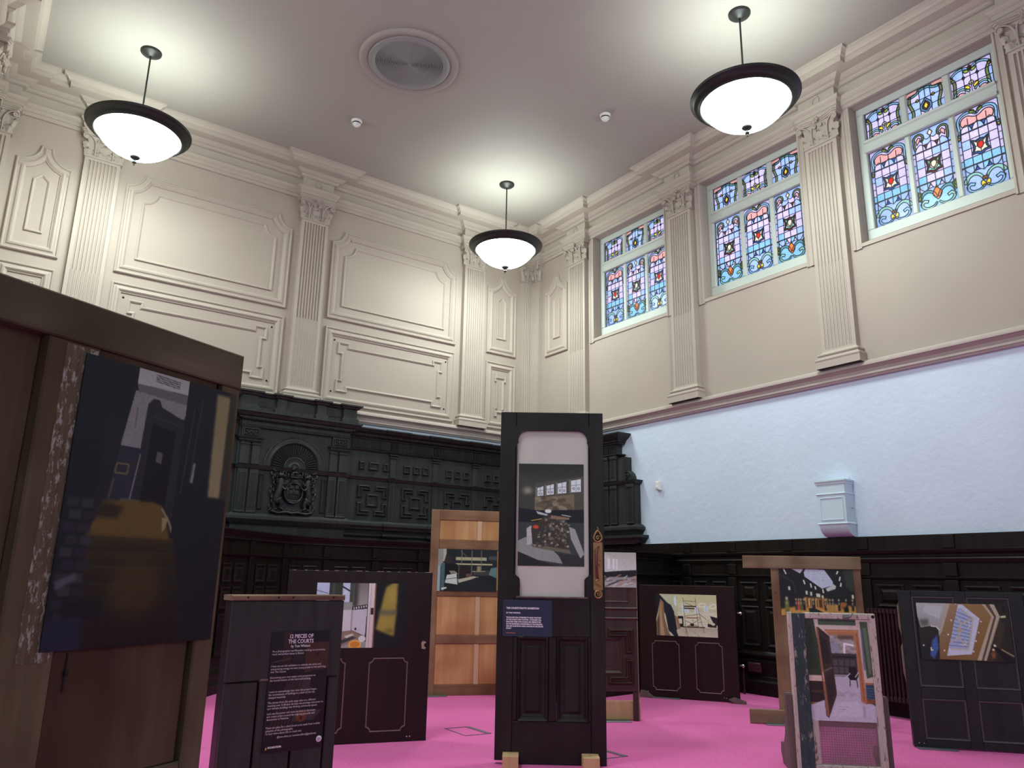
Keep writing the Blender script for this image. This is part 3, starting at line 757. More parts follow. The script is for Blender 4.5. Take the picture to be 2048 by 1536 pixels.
def make_light(g, W, Hh):
    """lead lines -> planar arrangement -> one mesh per pane + one mesh of lead"""
    lines = [([(0, 0), (1, 0), (1, g.h), (0, g.h), (0, 0)], 1.6, False)] + g.lines
    segs = []
    for pts, t, clip in lines:
        P = []
        for (x0, y0), (x1, y1) in zip(pts[:-1], pts[1:]):
            k = max(1, int(math.hypot(x1 - x0, y1 - y0) / 0.03)) if clip else 1
            for i in range(k):
                a = (x0 + (x1 - x0) * i / k, y0 + (y1 - y0) * i / k); b = (x0 + (x1 - x0) * (i + 1) / k, y0 + (y1 - y0) * (i + 1) / k)
                m = ((a[0] + b[0]) / 2, (a[1] + b[1]) / 2)
                if clip and any(inside(m, c) for c in g.clip): continue
                a, b = [(min(1, max(0, q[0])), min(g.h, max(0, q[1]))) for q in (a, b)]
                if math.hypot(a[0] - b[0], a[1] - b[1]) > 1e-4: segs.append((a, b, t))
    vs = []; es = []
    for a, b, t in segs:
        es.append((len(vs), len(vs) + 1)); vs += [Vector(a), Vector(b)]
    v, e, f, ov, oe, of = delaunay_2d_cdt(vs, es, [], 0, 1e-4)
    con = {frozenset(q) for q, o in zip(e, oe) if o}
    par = list(range(len(f)))
    def find(i):
        while par[i] != i: par[i] = par[par[i]]; i = par[i]
        return i
    emap = {}
    for i, q in enumerate(f):
        for a, b in zip(q, list(q[1:]) + [q[0]]):
            k = frozenset((a, b))
            if k in con: continue
            if k in emap: par[find(i)] = find(emap[k])
            else: emap[k] = i
    cells = {}
    for i in range(len(f)): cells.setdefault(find(i), []).append(i)
    sx, sy = W, Hh / g.h
    panes = []; rnd = random.Random(int(g.h * 100) + len(lines))
    for c in cells.values():
        A = 0; cx = cy = 0; best = 0; bp = None
        for i in c:
            p = [v[k] for k in f[i]]
            ar = abs((p[1] - p[0]).cross(p[2] - p[0])) / 2; A += ar
            m = (p[0] + p[1] + p[2]) / 3
            if ar > best: best = ar; bp = m
        if A < 0.0012 or bp is None: continue
        col = None
        for poly, cc in g.reg:
            if inside(bp, poly): col = cc
        if col is None:
            y = bp.y / g.h
            col = rnd.choice(['lilac', 'lilac', 'lilac', 'blue'] if y > 0.45 or g.h < 1 else ['blue', 'blue', 'lilac', 'sky'])
        ids = sorted({k for i in c for k in f[i]}); mp = {k: n for n, k in enumerate(ids)}
        me = bpy.data.meshes.new('pane')
        me.from_pydata([((v[k].x - 0.5) * sx, 0, v[k].y * sy) for k in ids], [], [[mp[k] for k in f[i]] for i in c])
        me.materials.append(GM[col]); me.update()
        panes.append((A, me))
    panes.sort(key=lambda q: -q[0])
    q = MB(local)
    for a, b, t in segs:
        ax, ay, bx, by = (a[0] - 0.5) * sx, a[1] * sy, (b[0] - 0.5) * sx, b[1] * sy
        L = math.hypot(bx - ax, by - ay); w = 0.0033 * t; ux, uy = (bx - ax) / L, (by - ay) / L
        ax -= ux * w * 0.6; ay -= uy * w * 0.6; bx += ux * w * 0.6; by += uy * w * 0.6
        nx, ny = -uy * w, ux * w
        q.prism([(ax + nx, ay + ny), (ax - nx, ay - ny), (bx - nx, by - ny), (bx + nx, by + ny)], -0.004, 0.004)
    o = q.build('leaded_light', M['lead']); me = o.data; bpy.data.objects.remove(o)
    return me, [m for _, m in panes]

LW, LH0, LH1 = 0.362, 0.80, 0.30
LD = {('L', 1): make_light(lower(1), LW, LH0), ('L', 2): make_light(lower(2), LW, LH0), ('U', 1): make_light(upper(1), LW, LH1), ('U', 2): make_light(upper(2), LW, LH1)}
WLAB = ['stained glass window farthest from the camera, nearest the room corner', 'stained glass window in the middle of the three', 'stained glass window nearest the camera at the right edge']
ND = 0.15
for wi, yc in enumerate(WY):
    q = MB(local)                                # outer frame, local u to the viewer's right
    for a0, a1, b0, b1 in ((-WH, WH, 4.24, 4.352), (-WH, WH, 5.588, 5.665), (-WH, -0.59, 4.352, 5.588), (0.59, WH, 4.352, 5.588)):
        q.bbox(a0, a1, b0, b1, -ND - 0.06, -ND + 0.03, 0.008)
    w = q.build('window_%d' % (wi + 1), M['win_white'], None, (XR, yc, 0), (0, 0, -PI / 2), 'structure')
    tag(w, WLAB[wi], 'window', 'stained glass windows')
    q = MB(local); q.bbox(-0.6, 0.6, 5.154, 5.286, -ND - 0.05, -ND + 0.022, 0.006)
    q.strip([[(-0.6, z, -ND + n), (0.6, z, -ND + n)] for z, n in ((5.15, 0.0), (5.152, 0.04), (5.162, 0.05), (5.176, 0.05), (5.19, 0.035), (5.25, 0.035), (5.262, 0.05), (5.276, 0.055), (5.284, 0.05), (5.289, 0.0))])
    q.build('transom', M['win_white'], w)
    for s in (-1, 1):
        q = MB(local); q.bbox(s * 0.2 - 0.028, s * 0.2 + 0.028, 4.352, 5.152, -ND - 0.05, -ND + 0.02, 0.012); q.build('mullion', M['win_white'], w)
        q = MB(local); q.bbox(s * 0.2 - 0.034, s * 0.2 + 0.034, 5.288, 5.588, -ND - 0.05, -ND + 0.02, 0.012); q.build('mullion', M['win_white'], w)
    q = MB(local); q.prism([(-ND + 0.02, 4.235), (0.012, 4.165), (0.012, 4.14), (-0.02, 4.14), (-ND - 0.05, 4.235)], -WH, WH)
    q.v = [(-WH if k < 5 else WH, -a, b) for k, (a, b) in enumerate([(-ND + 0.02, 4.262), (0.012, 4.185), (0.012, 4.15), (-0.02, 4.15), (-ND - 0.05, 4.2)] * 2)]
    q.build('sill', M['cream_trim'], w)
    for s in (-1, 1):                            # moulded jamb strips on the wall face
        q = MB(local)
        q.strip([[(s * (WH + a), z, n) for a, n in ((-0.004, -0.03), (-0.004, 0.014), (0.014, 0.018), (0.022, 0.008), (0.05, 0.01), (0.056, 0.02), (0.072, 0.022), (0.078, 0.012), (0.082, -0.005))] for z in (4.135, 5.655)])
        q.build('jamb_moulding', M['cream_trim'], w)
    a, b = (1, 2) if wi != 1 else (2, 1)
    for k, s in enumerate((-0.4, 0, 0.4)):
        kk = a if k != 1 else b
        for typ, z in (('L', 4.352), ('U', 5.288)):
            me, panes = LD[(typ, kk)]
            lo = put('leaded_light', me, w, (s, ND, z))
            for pm in panes: put('pane', pm, lo)
    q = MB(local); q.lathe([(0.0, 0.02), (0.012, 0.015), (0.012, 0.0)], (-0.63, ND - 0.03, 5.6), 10, 'y'); q.build('catch', M['chrome'], w)

# plain windows added to the unseen walls to let in daylight
clear = bpy.data.materials.new('clear_window_glass'); clear.use_nodes = True
_t = clear.node_tree; _o = [k for k in _t.nodes if k.type == 'OUTPUT_MATERIAL'][0]; _tr = N(_t, 'BsdfTransparent'); _gl = N(_t, 'BsdfGlossy'); _mx = N(_t, 'MixShader')
_tr.inputs['Color'].default_value = (0.92, 0.95, 0.95, 1); _gl.inputs['Roughness'].default_value = 0.05; _mx.inputs[0].default_value = 0.06
_t.links.new(_tr.outputs[0], _mx.inputs[1]); _t.links.new(_gl.outputs[0], _mx.inputs[2]); _t.links.new(_mx.outputs[0], _o.inputs['Surface'])
def added_window(no, f, c, hw, z0, z1, lab):
    q = MB(f)
    for a0, a1, b0, b1 in ((c - hw, c + hw, z0, z0 + 0.08), (c - hw, c + hw, z1 - 0.08, z1), (c - hw, c - hw + 0.07, z0, z1), (c + hw - 0.07, c + hw, z0, z1), (c - 0.03, c + 0.03, z0, z1)): q.bbox(a0, a1, b0, b1, -0.2, -0.12, 0.008)
    w = tag(q.build('window_%d' % no, M['win_white']), lab, 'window', kind='structure')
    for s in (-1, 1):
        m = c + s * (hw - 0.02) / 2
        q = MB(f); q.add([(m - hw / 2 + 0.03, z0 + 0.07, -0.16), (m + hw / 2 - 0.03, z0 + 0.07, -0.16), (m + hw / 2 - 0.03, z1 - 0.07, -0.16), (m - hw / 2 + 0.03, z1 - 0.07, -0.16)], [(0, 1, 2, 3)]); q.build('pane', clear, w)
ORD = ['first', 'second', 'third', 'fourth']
for i, y in enumerate(LWY): added_window(4 + i, flw, y, WH, WZ0 - 0.6, WZ1, 'unseen plain window added to the left wall for daylight, %s from the front' % ORD[i])
for i, x in enumerate(FWX): added_window(8 + i, ff, x, 0.75, FZ0, FZ1, 'tall plain window added for daylight in the wall behind the viewer, %s from the left wall' % ORD[i])
# ------------------------------------------------------------------ black carved panelling on the end wall
CX = 3.04                                        # axis of the canopy
PB = 0.12                                        # face of the panelling in front of the wall
FR = [(0, 0.0), (0.008, -0.01), (0.016, -0.012), (0.022, -0.004), (0.03, -0.002), (0.034, 0.004)]
def raised(mb, path, n, d=1.0, prof=None):
    """moulded raised piece on face n"""
    mb.ring(path, [(a * d, n + b * d) for a, b in (prof or [(0, -0.006), (0.0, 0.014), (0.004, 0.02), (0.009, 0.014), (0.011, 0.03), (0.018, 0.034), (0.022, 0.026), (0.03, 0.006), (0.036, 0.003)])], True)
def lshape(a, b, w, h, t, sx, sy):
    """L with its corner at (a,b), arms w and h, thickness t, opening towards sx, sy"""
    p = [(0, 0), (w, 0), (w, t), (t, t), (t, h), (0, h)]
    p = [(a + sx * x, b + sy * y) for x, y in p]
    return p if area2(p) > 0 else p[::-1]
def part(f, name, m, parent, fn):
    q = MB(f); fn(q); return q.build(name, m, parent)
def obox(mb, a0, a1, b0, b1, n0, prof):
    """cornice-like block: prof = [(out, v)] swept round three sides of a0..a1 x n0"""
    path = [(a0, -0.02), (a0, n0), (a1, n0), (a1, -0.02)]
    rows = []
    for o, v in prof:
        rows.append([(u, v, n) for u, n in offs(path, o)])
    mb.strip(rows)
    mb.add(rows[-1], [(0, 1, 2, 3)]); mb.add(rows[0], [(3, 2, 1, 0)])

trim4 = part(fb, 'trim_4', M['black'], None, lambda q: q.box(XL + 0.001, XR - 0.001, 1.30, 2.79, 0, PB))
tag(trim4, 'black carved oak panelling across the upper end wall', 'wall panelling', kind='structure')
# continuous cornice, frieze mouldings, string course and ledge (with breaks over each bay post)
POSTS = [4.31, 4.925, 5.54, 6.155]
POSTS_L = [2 * CX - x for x in POSTS if 2 * CX - x > XL + 0.1]
def plan(brk, hw, d):
    p = [(XL, 0)]
    for x in sorted(brk): p += [(x - hw, 0), (x - hw, d), (x + hw, d), (x + hw, 0)]
    return p + [(XR, 0)]
def sweep(name, prof, brk=(), hw=0.05, d=0.02, parent=None, m=None, base=PB):
    q = MB(fb); p = plan(brk, hw, d)
    q.strip([[(u, v, base + n) for u, n in offs(p, o)] for o, v in prof])
    return q.build(name, m or M['black'], parent or trim4)
ALLP = POSTS + POSTS_L
sweep('cornice_moulding', [(-0.1, 2.80), (0.125, 2.80), (0.125, 2.785), (0.11, 2.775), (0.09, 2.755), (0.07, 2.748), (0.04, 2.735), (0.035, 2.72), (0.02, 2.705), (0.0, 2.70)], ALLP)
for x0, x1 in [(3.74, 4.26), (4.36, 4.875), (4.975, 5.49), (5.59, 6.105), (6.205, 6.55)]:
    n = int((x1 - x0) / 0.0165)
    for sg in (0, 1):
        A = (x0, x1) if not sg else (2 * CX - x1, 2 * CX - x0)
        if A[0] < XL + 0.02: continue
        q = MB(fb)
        for i in range(n):
            u = A[0] + (A[1] - A[0]) * (i + 0.5) / n
            q.box(u - 0.0048, u + 0.0048, 2.56, 2.668, PB - 0.002, PB + 0.02)
        q.build('reeded_frieze', M['black'], trim4, kind='stuff')
        q = MB(fb); m = int((A[1] - A[0]) / 0.02)
        for i in range(m):
            u = A[0] + (A[1] - A[0]) * (i + 0.5) / m
            q.box(u - 0.006, u + 0.006, 2.712, 2.735, PB, PB + 0.055)
        q.build('dentil_row', M['black'], trim4, kind='stuff')
sweep('frieze_moulding', [(0, 2.675), (0.018, 2.676), (0.024, 2.684), (0.018, 2.69), (0.0, 2.692)], ALLP)
sweep('frieze_moulding', [(0, 2.525), (0.012, 2.527), (0.03, 2.54), (0.034, 2.548), (0.012, 2.556), (0, 2.558)], ALLP)
sweep('band_moulding', [(0, 1.49), (0.02, 1.495), (0.035, 1.51), (0.035, 1.53), (0.012, 1.54), (0, 1.545)], ALLP, 0.09, 0.04)
sweep('string_course', [(0, 2.175), (0.014, 2.178), (0.02, 2.19), (0.034, 2.205), (0.04, 2.212), (0.018, 2.216), (0.0, 2.218)], ALLP)
sweep('ledge', [(-0.1, 1.575), (0.05, 1.58), (0.06, 1.60), (0.075, 1.615), (0.085, 1.625), (0.085, 1.655), (0.07, 1.66), (0.06, 1.67), (0.03, 1.685), (0.0, 1.69)], ALLP)
for x in ALLP:
    def post(q):
        q.bbox(x - 0.042, x + 0.042, 1.69, 2.17, PB - 0.01, PB + 0.018, 0.006)
        for k in range(3): q.box(x - 0.024 + 0.018 * k, x - 0.012 + 0.018 * k, 1.73, 2.13, PB + 0.01, PB + 0.022)
        q.bbox(x - 0.042, x + 0.042, 2.222, 2.47, PB - 0.01, PB + 0.018, 0.006)
        q.bbox(x - 0.052, x + 0.052, 2.47, 2.488, PB - 0.01, PB + 0.03, 0.004); q.bbox(x - 0.06, x + 0.06, 2.5, 2.522, PB - 0.01, PB + 0.036, 0.004)
        for k in range(4): q.box(x - 0.034 + 0.02 * k, x - 0.026 + 0.02 * k, 2.56, 2.668, PB, PB + 0.034)
    part(fb, 'post', M['black'], trim4, post)
# bays: fret panel below, three small squares above
edges = [3.74] + POSTS + [6.55]
bays = [(edges[i], edges[i + 1]) for i in range(5)]
bays += [(2 * CX - b, 2 * CX - a) for a, b in bays if 2 * CX - b > XL]
def fret(f, parent, c, z0, z1, w, n, m, t=0.07):
    h = z1 - z0; zc = (z0 + z1) / 2; cs = 0.08
    part(f, 'panel', m, parent, lambda q: raised(q, rect(c - cs, c + cs, zc - cs * 1.02, zc + cs * 1.02), n))
    aw, ah = w / 2 - 0.03, h / 2 - 0.024
    for sx in (-1, 1):
        for sy in (-1, 1):
            p = lshape(c + sx * w / 2, zc + sy * h / 2, aw, ah, t, -sx, -sy)
            part(f, 'fret_piece', m, parent, lambda q: raised(q, p, n, 0.92))
for a, b in bays:
    c = (a + b) / 2 + (0.025 if a > CX else -0.025); w = 0.40
    if b - a < 0.45: continue
    fret(fb, trim4, c, 1.745, 2.115, w, PB, M['black'])
    first = abs(abs((a + b) / 2 - CX) - 0.985) < 0.1
    sq = [(-0.16, 0.05), (0, 0.11), (0.16, 0.05)] if first else [(-0.135, 0.075), (0, 0.075), (0.135, 0.075)]
    for dx, ww in sq:
        part(fb, 'panel', M['black'], trim4, lambda q: raised(q, rect(c + dx - ww / 2 - 0.012, c + dx + ww / 2 + 0.012, 2.295, 2.40), PB, 0.8))

# ---- canopy with arch, paired pilasters and attic
HC = 0.66
canopy = part(fb, 'panelling_canopy', M['black'], None, lambda q: q.box(CX - HC, CX + HC, 1.30, 2.80, PB - 0.002, PB + 0.04))
tag(canopy, 'tall black carved centrepiece of the panelling with sunburst arch and attic', 'wall panelling', kind='structure')
NC = PB + 0.04
def attic(q):
    obox(q, CX - HC - 0.02, CX + HC + 0.02, 0, 0, NC + 0.05, [(0, 2.815), (0.02, 2.815), (0.02, 2.868), (0.008, 2.878), (0, 2.882), (0, 2.985), (0.02, 2.992), (0.035, 3.012), (0.055, 3.02), (0.055, 3.035)])
part(fb, 'attic', M['black'], canopy, attic)
for dx in (-0.6, -0.24, 0.24, 0.6):
    w = 0.055 if abs(dx) < 0.5 else 0.085
    part(fb, 'attic_block', M['black'], canopy, lambda q: obox(q, CX + dx - w, CX + dx + w, 0, 0, NC + 0.095, [(0, 2.815), (0.02, 2.815), (0.02, 2.868), (0.008, 2.878), (0, 2.882), (0, 2.985), (0.02, 2.992), (0.035, 3.012), (0.055, 3.02), (0.055, 3.038)]))
part(fb, 'entablature', M['black'], canopy, lambda q: obox(q, CX - HC + 0.02, CX + HC - 0.02, 0, 0, NC + 0.02, [(0.0, 2.64), (0.012, 2.642), (0.016, 2.66), (0.006, 2.668), (0.006, 2.712), (0.03, 2.726), (0.05, 2.735), (0.05, 2.75), (0.075, 2.762), (0.1, 2.79), (0.115, 2.80), (0.115, 2.817)]))
q = MB(fb)
for i in range(62):
    u = CX - HC + 0.01 + 1.3 * (i + 0.5) / 62
    q.box(u - 0.006, u + 0.006, 2.72, 2.737, NC, NC + 0.07)
q.build('dentil_row', M['black'], canopy, kind='stuff')
for s in (-1, 1):
    for dx, w in ((0.585, 0.056), (0.46, 0.05)):
        x = CX + s * dx
        def pil(q):
            q.bbox(x - w, x + w, 1.69, 2.17, NC - 0.01, NC + 0.03, 0.004)
            q.ring(rect(x - w + 0.016, x + w - 0.016, 1.73, 2.13), [(0, NC + 0.03), (0.004, NC + 0.034), (0.01, NC + 0.03), (0.014, NC + 0.024)], False)
            for k in range(4): q.box(x - 0.03 + 0.016 * k, x - 0.02 + 0.016 * k, 1.75, 2.11, NC + 0.02, NC + 0.036)
            q.bbox(x - w - 0.006, x + w + 0.006, 1.69, 1.715, NC, NC + 0.04, 0.006)
            q.bbox(x - w + 0.004, x + w - 0.004, 2.225, 2.47, NC - 0.01, NC + 0.026, 0.004)
            q.bbox(x - w - 0.004, x + w + 0.004, 2.44, 2.455, NC - 0.01, NC + 0.036, 0.004)
        part(fb, 'pilaster', M['black'], canopy, pil)
    x = CX + s * 0.535
    def caps(q):
        obox(q, x - 0.11, x + 0.11, 0, 0, NC + 0.02, [(0, 2.47), (0.006, 2.474), (0.02, 2.49), (0.02, 2.502), (0.034, 2.51), (0.04, 2.522), (0.0, 2.526)])
        q.bbox(x - 0.105, x + 0.105, 2.526, 2.64, NC - 0.01, NC + 0.03, 0.004)
        q.ring(rect(x - 0.085, x + 0.085, 2.545, 2.622), [(0, NC + 0.03), (0.0, NC + 0.044), (0.008, NC + 0.046), (0.014, NC + 0.03)], False)
        for k in range(5): q.ell((x - 0.052 + 0.026 * k, 2.584 + 0.008 * (-1) ** k, NC + 0.034), (0.016, 0.018, 0.01), 8, 5, 0.6 * (-1) ** k)
    part(fb, 'carved_block', M['black'], canopy, caps)
part(fb, 'string_course', M['black'], canopy, lambda q: obox(q, CX - HC + 0.01, CX + HC - 0.01, 0, 0, NC + 0.012, [(0, 2.17), (0.012, 2.175), (0.03, 2.205), (0.036, 2.216), (0.0, 2.22)]))
part(fb, 'ledge', M['black'], canopy, lambda q: obox(q, CX - HC - 0.02, CX + HC + 0.02, 0, 0, NC + 0.03, [(0, 1.575), (0.02, 1.60), (0.04, 1.625), (0.04, 1.655), (0.02, 1.67), (0.0, 1.69)]))
def archp(r, n=28, zc=2.225): return [(CX + r * math.cos(PI * i / n), zc + r * math.sin(PI * i / n)) for i in range(n + 1)]
def archi(q):
    q.strip([[(u, v, NC + n) for u, v in archp(r)] for r, n in ((0.365, 0.0), (0.362, 0.016), (0.35, 0.022), (0.34, 0.016), (0.315, 0.018), (0.305, 0.026), (0.29, 0.026), (0.28, 0.012), (0.274, -0.012))])
part(fb, 'arch_moulding', M['black'], canopy, archi)
part(fb, 'arch_recess', M['slot'], canopy, lambda q: q.add([(u, v, NC + 0.001) for u, v in archp(0.278)], [tuple(range(29))]))
NR = 25
for i in range(NR):                                 # sunburst rays, one by one
    t0 = PI * (i + 0.12) / NR; t1 = PI * (i + 0.88) / NR; tm = (t0 + t1) / 2
    def ray(q):
        P = lambda r, t, n: (CX + r * math.cos(t), 2.225 + r * math.sin(t), NC + n)
        q.strip([[P(0.135, t0, 0.002), P(0.135, tm, 0.012), P(0.135, t1, 0.002)], [P(0.25, t0, 0.002), P(0.25, tm, 0.02), P(0.25, t1, 0.002)], [P(0.268, t0 + 0.02, 0.002), P(0.272, tm, 0.008), P(0.268, t1 - 0.02, 0.002)]])
    part(fb, 'sunburst_ray', M['black'], canopy, ray)
part(fb, 'arch_boss', M['black'], canopy, lambda q: q.strip([[(u, v, NC + n) for u, v in archp(r, 20)] for r, n in ((0.13, 0.0), (0.128, 0.018), (0.118, 0.022), (0.112, 0.012), (0.075, 0.008), (0.06, 0.02), (0.048, 0.024), (0.042, 0.012), (0.03, 0.012), (0.022, 0.026), (0.004, 0.03))]))
for s in (-1, 1):
    part(fb, 'panel', M['black'], canopy, lambda q: raised(q, rect(CX + s * 0.365 - 0.028, CX + s * 0.365 + 0.028, 1.735, 2.13), NC, 0.6))

# ---- coat of arms (relief carving in front of the canopy panel)
def arms(q):
    Z = 1.98; n0 = NC + 0.015
    A = lambda x, y, z=0.0: (CX + x, Z + y, n0 + z)
    q.ell(A(0, -0.045), (0.115, 0.125, 0.045), 20, 10)                       # cartouche
    q.tube([A(0.105 * math.sin(t), -0.04 + 0.115 * math.cos(t), 0.036) for t in np.linspace(0, 2 * PI, 26)], 0.012, 8)
    for x0, x1 in ((-0.06, -0.005), (0.005, 0.06)):
        for y0, y1 in ((-0.06, -0.01), (0.0, 0.05)): q.bbox(CX + x0, CX + x1, Z + y0, Z + y1, n0 + 0.02, n0 + 0.056, 0.008)
    for k in range(4): q.ell(A(-0.04 + 0.026 * k, -0.035 + 0.055 * (k % 2), 0.054), (0.015, 0.007, 0.007), 8, 5)
    for k in range(-3, 4): q.ell(A(0.026 * k, -0.135 + 0.0022 * k * k, 0.03), (0.019, 0.016, 0.016), 8, 5, 0.7 * (-1) ** k)   # knotted garter foot
    q.ell(A(0, 0.085, 0.02), (0.04, 0.035, 0.04), 12, 8)                     # helm
    for k in range(4): q.tube([A(-0.03, 0.07 + 0.01 * k, 0.05), A(0, 0.066 + 0.01 * k, 0.062), A(0.03, 0.07 + 0.01 * k, 0.05)], 0.003, 6)
    q.bbox(CX - 0.05, CX + 0.05, Z + 0.128, Z + 0.148, n0, n0 + 0.05, 0.005)  # crown
    for k in range(5): q.ell(A(-0.04 + 0.02 * k, 0.158, 0.03), (0.008, 0.013, 0.012), 8, 5)
    # crest beast
    q.tube([A(-0.035, 0.175, 0.02), A(-0.01, 0.195, 0.03), A(0.025, 0.19, 0.03), A(0.04, 0.175, 0.02)], [0.012, 0.018, 0.018, 0.01], 8)
    q.ell(A(-0.022, 0.228, 0.034), (0.02, 0.02, 0.02), 10, 6)
    for a in (-0.03, -0.012, 0.026, 0.038): q.tube([A(a, 0.19, 0.03), A(a - 0.006, 0.163, 0.03)], [0.008, 0.006], 6)
    q.tube([A(0.04, 0.18, 0.02), A(0.056, 0.2, 0.02), A(0.048, 0.226, 0.02), A(0.034, 0.236, 0.02)], 0.005, 6)
    for s in (-1, 1):
        # supporters: body, haunch, legs, head with mane
        q.tube([A(s * 0.19, -0.16, 0.02), A(s * 0.185, -0.09, 0.03), A(s * 0.165, -0.01, 0.035), A(s * 0.155, 0.06, 0.035), A(s * 0.165, 0.115, 0.035)], [0.035, 0.045, 0.036, 0.04, 0.03], 12)
        q.ell(A(s * 0.175, -0.125, 0.035), (0.045, 0.055, 0.035), 12, 8, s * 0.4)
        q.tube([A(s * 0.15, -0.14, 0.04), A(s * 0.13, -0.17, 0.045), A(s * 0.155, -0.215, 0.04), A(s * 0.12, -0.225, 0.045)], [0.03, 0.024, 0.016, 0.014], 8)
        q.tube([A(s * 0.21, -0.16, 0.02), A(s * 0.215, -0.21, 0.025), A(s * 0.19, -0.235, 0.03)], [0.024, 0.016, 0.014], 8)
        q.tube([A(s * 0.15, 0.06, 0.045), A(s * 0.11, 0.05, 0.06), A(s * 0.088, 0.085, 0.06)], [0.02, 0.015, 0.012], 8)
        q.tube([A(s * 0.15, 0.02, 0.05), A(s * 0.112, -0.01, 0.062), A(s * 0.085, 0.01, 0.06)], [0.019, 0.014, 0.012], 8)
        q.ell(A(s * 0.16, 0.15, 0.045), (0.034, 0.032, 0.03), 12, 8)
        q.ell(A(s * 0.13, 0.142, 0.055), (0.022, 0.016, 0.018), 10, 6)
        for k in range(7):
            t = 0.4 + k * 0.42
            q.ell(A(s * (0.165 + 0.036 * math.sin(t)), 0.125 + 0.045 * math.cos(t) - 0.02 * k * 0.4, 0.03), (0.017, 0.012, 0.02), 8, 5, s * t)
        for dx in (0.145, 0.172): q.ell(A(s * dx, 0.182, 0.04), (0.008, 0.012, 0.008), 8, 5)
        if s > 0: q.tube([A(0.14, 0.17, 0.06), A(0.115, 0.215, 0.06)], [0.006, 0.002], 6)
        # tail and leafy mantling round the outside
        q.tube([A(s * 0.215, -0.13, 0.01), A(s * 0.25, -0.1, 0.015), A(s * 0.255, -0.03, 0.015), A(s * 0.235, 0.0, 0.02), A(s * 0.225, -0.03, 0.02)], [0.012, 0.011, 0.01, 0.009, 0.012], 8)
        for k in range(9):
            y = 0.21 - 0.052 * k; x = 0.235 + 0.018 * math.sin(k * 1.7)
            q.tube([A(s * (x - 0.02), y - 0.02, 0.01), A(s * (x + 0.012), y - 0.006, 0.02), A(s * (x + 0.016), y + 0.02, 0.016), A(s * (x - 0.006), y + 0.026, 0.014)], [0.013, 0.012, 0.01, 0.006], 6)
        for k in range(6):
            x = 0.06 + 0.03 * k; y = 0.155 + 0.03 * math.sin(k * 1.1)
            q.tube([A(s * x, y - 0.02, 0.006), A(s * (x + 0.014), y + 0.004, 0.018), A(s * (x + 0.002), y + 0.024, 0.012)], [0.012, 0.011, 0.007], 6)
        for k in range(8):                                                  # base scrolls
            x = 0.03 + 0.03 * k
            q.tube([A(s * (x - 0.018), -0.248, 0.01), A(s * x, -0.232 + 0.012 * (k % 2), 0.028), A(s * (x + 0.02), -0.252, 0.018)], [0.011, 0.013, 0.008], 6)
    q.tube([A(-0.24, -0.25, 0.02), A(-0.16, -0.27, 0.026), A(-0.06, -0.255, 0.03), A(0, -0.268, 0.03), A(0.06, -0.255, 0.03), A(0.16, -0.27, 0.026), A(0.24, -0.25, 0.02)], 0.017, 8)
    q.box(CX - 0.25, CX + 0.25, Z - 0.275, Z + 0.15, NC - 0.002, NC + 0.008)
q = MB(fb); arms(q)
_rr = random.Random(3)
for k in range(70):                                  # small leaves filling the mantling
    t = _rr.uniform(-0.3, PI + 0.3); rx = _rr.uniform(0.19, 0.25)
    x, y = rx * math.cos(t), -0.02 + 0.2 * math.sin(t) * _rr.uniform(0.8, 1.05)
    if abs(x) < 0.06 and y > 0.1: continue
    q.ell((CX + x, 1.98 + y, NC + 0.02), (0.018, 0.009, 0.014), 8, 5, _rr.uniform(0, PI))
coat = q.build('coat_of_arms', M['black_arms'])
coat.location.z = -0.002
tag(coat, 'carved black royal coat of arms with two animal supporters below the sunburst arch', 'coat of arms')

# ---- dark dado below, along the end wall and bowing forward at the left
WING = [(-0.43, 6.2), (0.6, 6.45), (1.55, 7.0), (2.13, 7.6), (2.5, 7.95), (2.81, 8.2), (3.1, 8.4), (3.5, 8.5), (4.4, 8.52), (5.5, 8.52), (6.5, 8.52)]
def runscreen(name, path, prof, m, parent):
    q = MB(); q.strip([[(x, y, z) for x, y in offs(path, -o)] for o, z in prof]); return q.build(name, m, parent)
def dense(path, n=5):
    out = []
    P = [path[0]] + path + [path[-1]]
    for i in range(1, len(P) - 2):
        for k in range(n):
            t = k / n
            out.append(tuple(0.5 * (2 * P[i][j] + (P[i + 1][j] - P[i - 1][j]) * t + (2 * P[i - 1][j] - 5 * P[i][j] + 4 * P[i + 1][j] - P[i + 2][j]) * t * t + (3 * P[i][j] - 3 * P[i + 1][j] + P[i + 2][j] - P[i - 1][j]) * t ** 3) for j in (0, 1)))
    return out + [path[-1]]
WD = dense(WING, 4)
trim5 = runscreen('trim_5', WD, [(0, 0.0), (0, 1.44)], M['dado'], None)
tag(trim5, 'dark brown panelled dado below the carved panelling, bowing forward at left', 'wall panelling', kind='structure')
runscreen('cap_moulding', WD, [(-0.25, 1.46), (0.06, 1.46), (0.062, 1.45), (0.05, 1.435), (0.045, 1.42), (0.03, 1.405), (0.02, 1.385), (0.024, 1.37), (0.0, 1.362)], M['dado'], trim5)
runscreen('band_moulding', WD, [(0, 1.21), (0.02, 1.212), (0.034, 1.225), (0.034, 1.235), (0.0, 1.238)], M['dado'], trim5)
runscreen('skirting', WD, [(0.05, 0.0), (0.05, 0.16), (0.04, 0.18), (0.025, 0.2), (0.025, 0.22), (0.0, 0.23)], M['dado'], trim5)
runscreen('step_moulding', WD, [(0.09, 0.0), (0.09, 0.08), (0.075, 0.1), (0.05, 0.11)], M['dado'], trim5)
mb = MB(); mb.strip([[(x, y, 1.455) for x, y in WD], [(x, YB, 1.455) for x, y in WD]]); mb.build('dado_shelf', M['dado'], trim5)
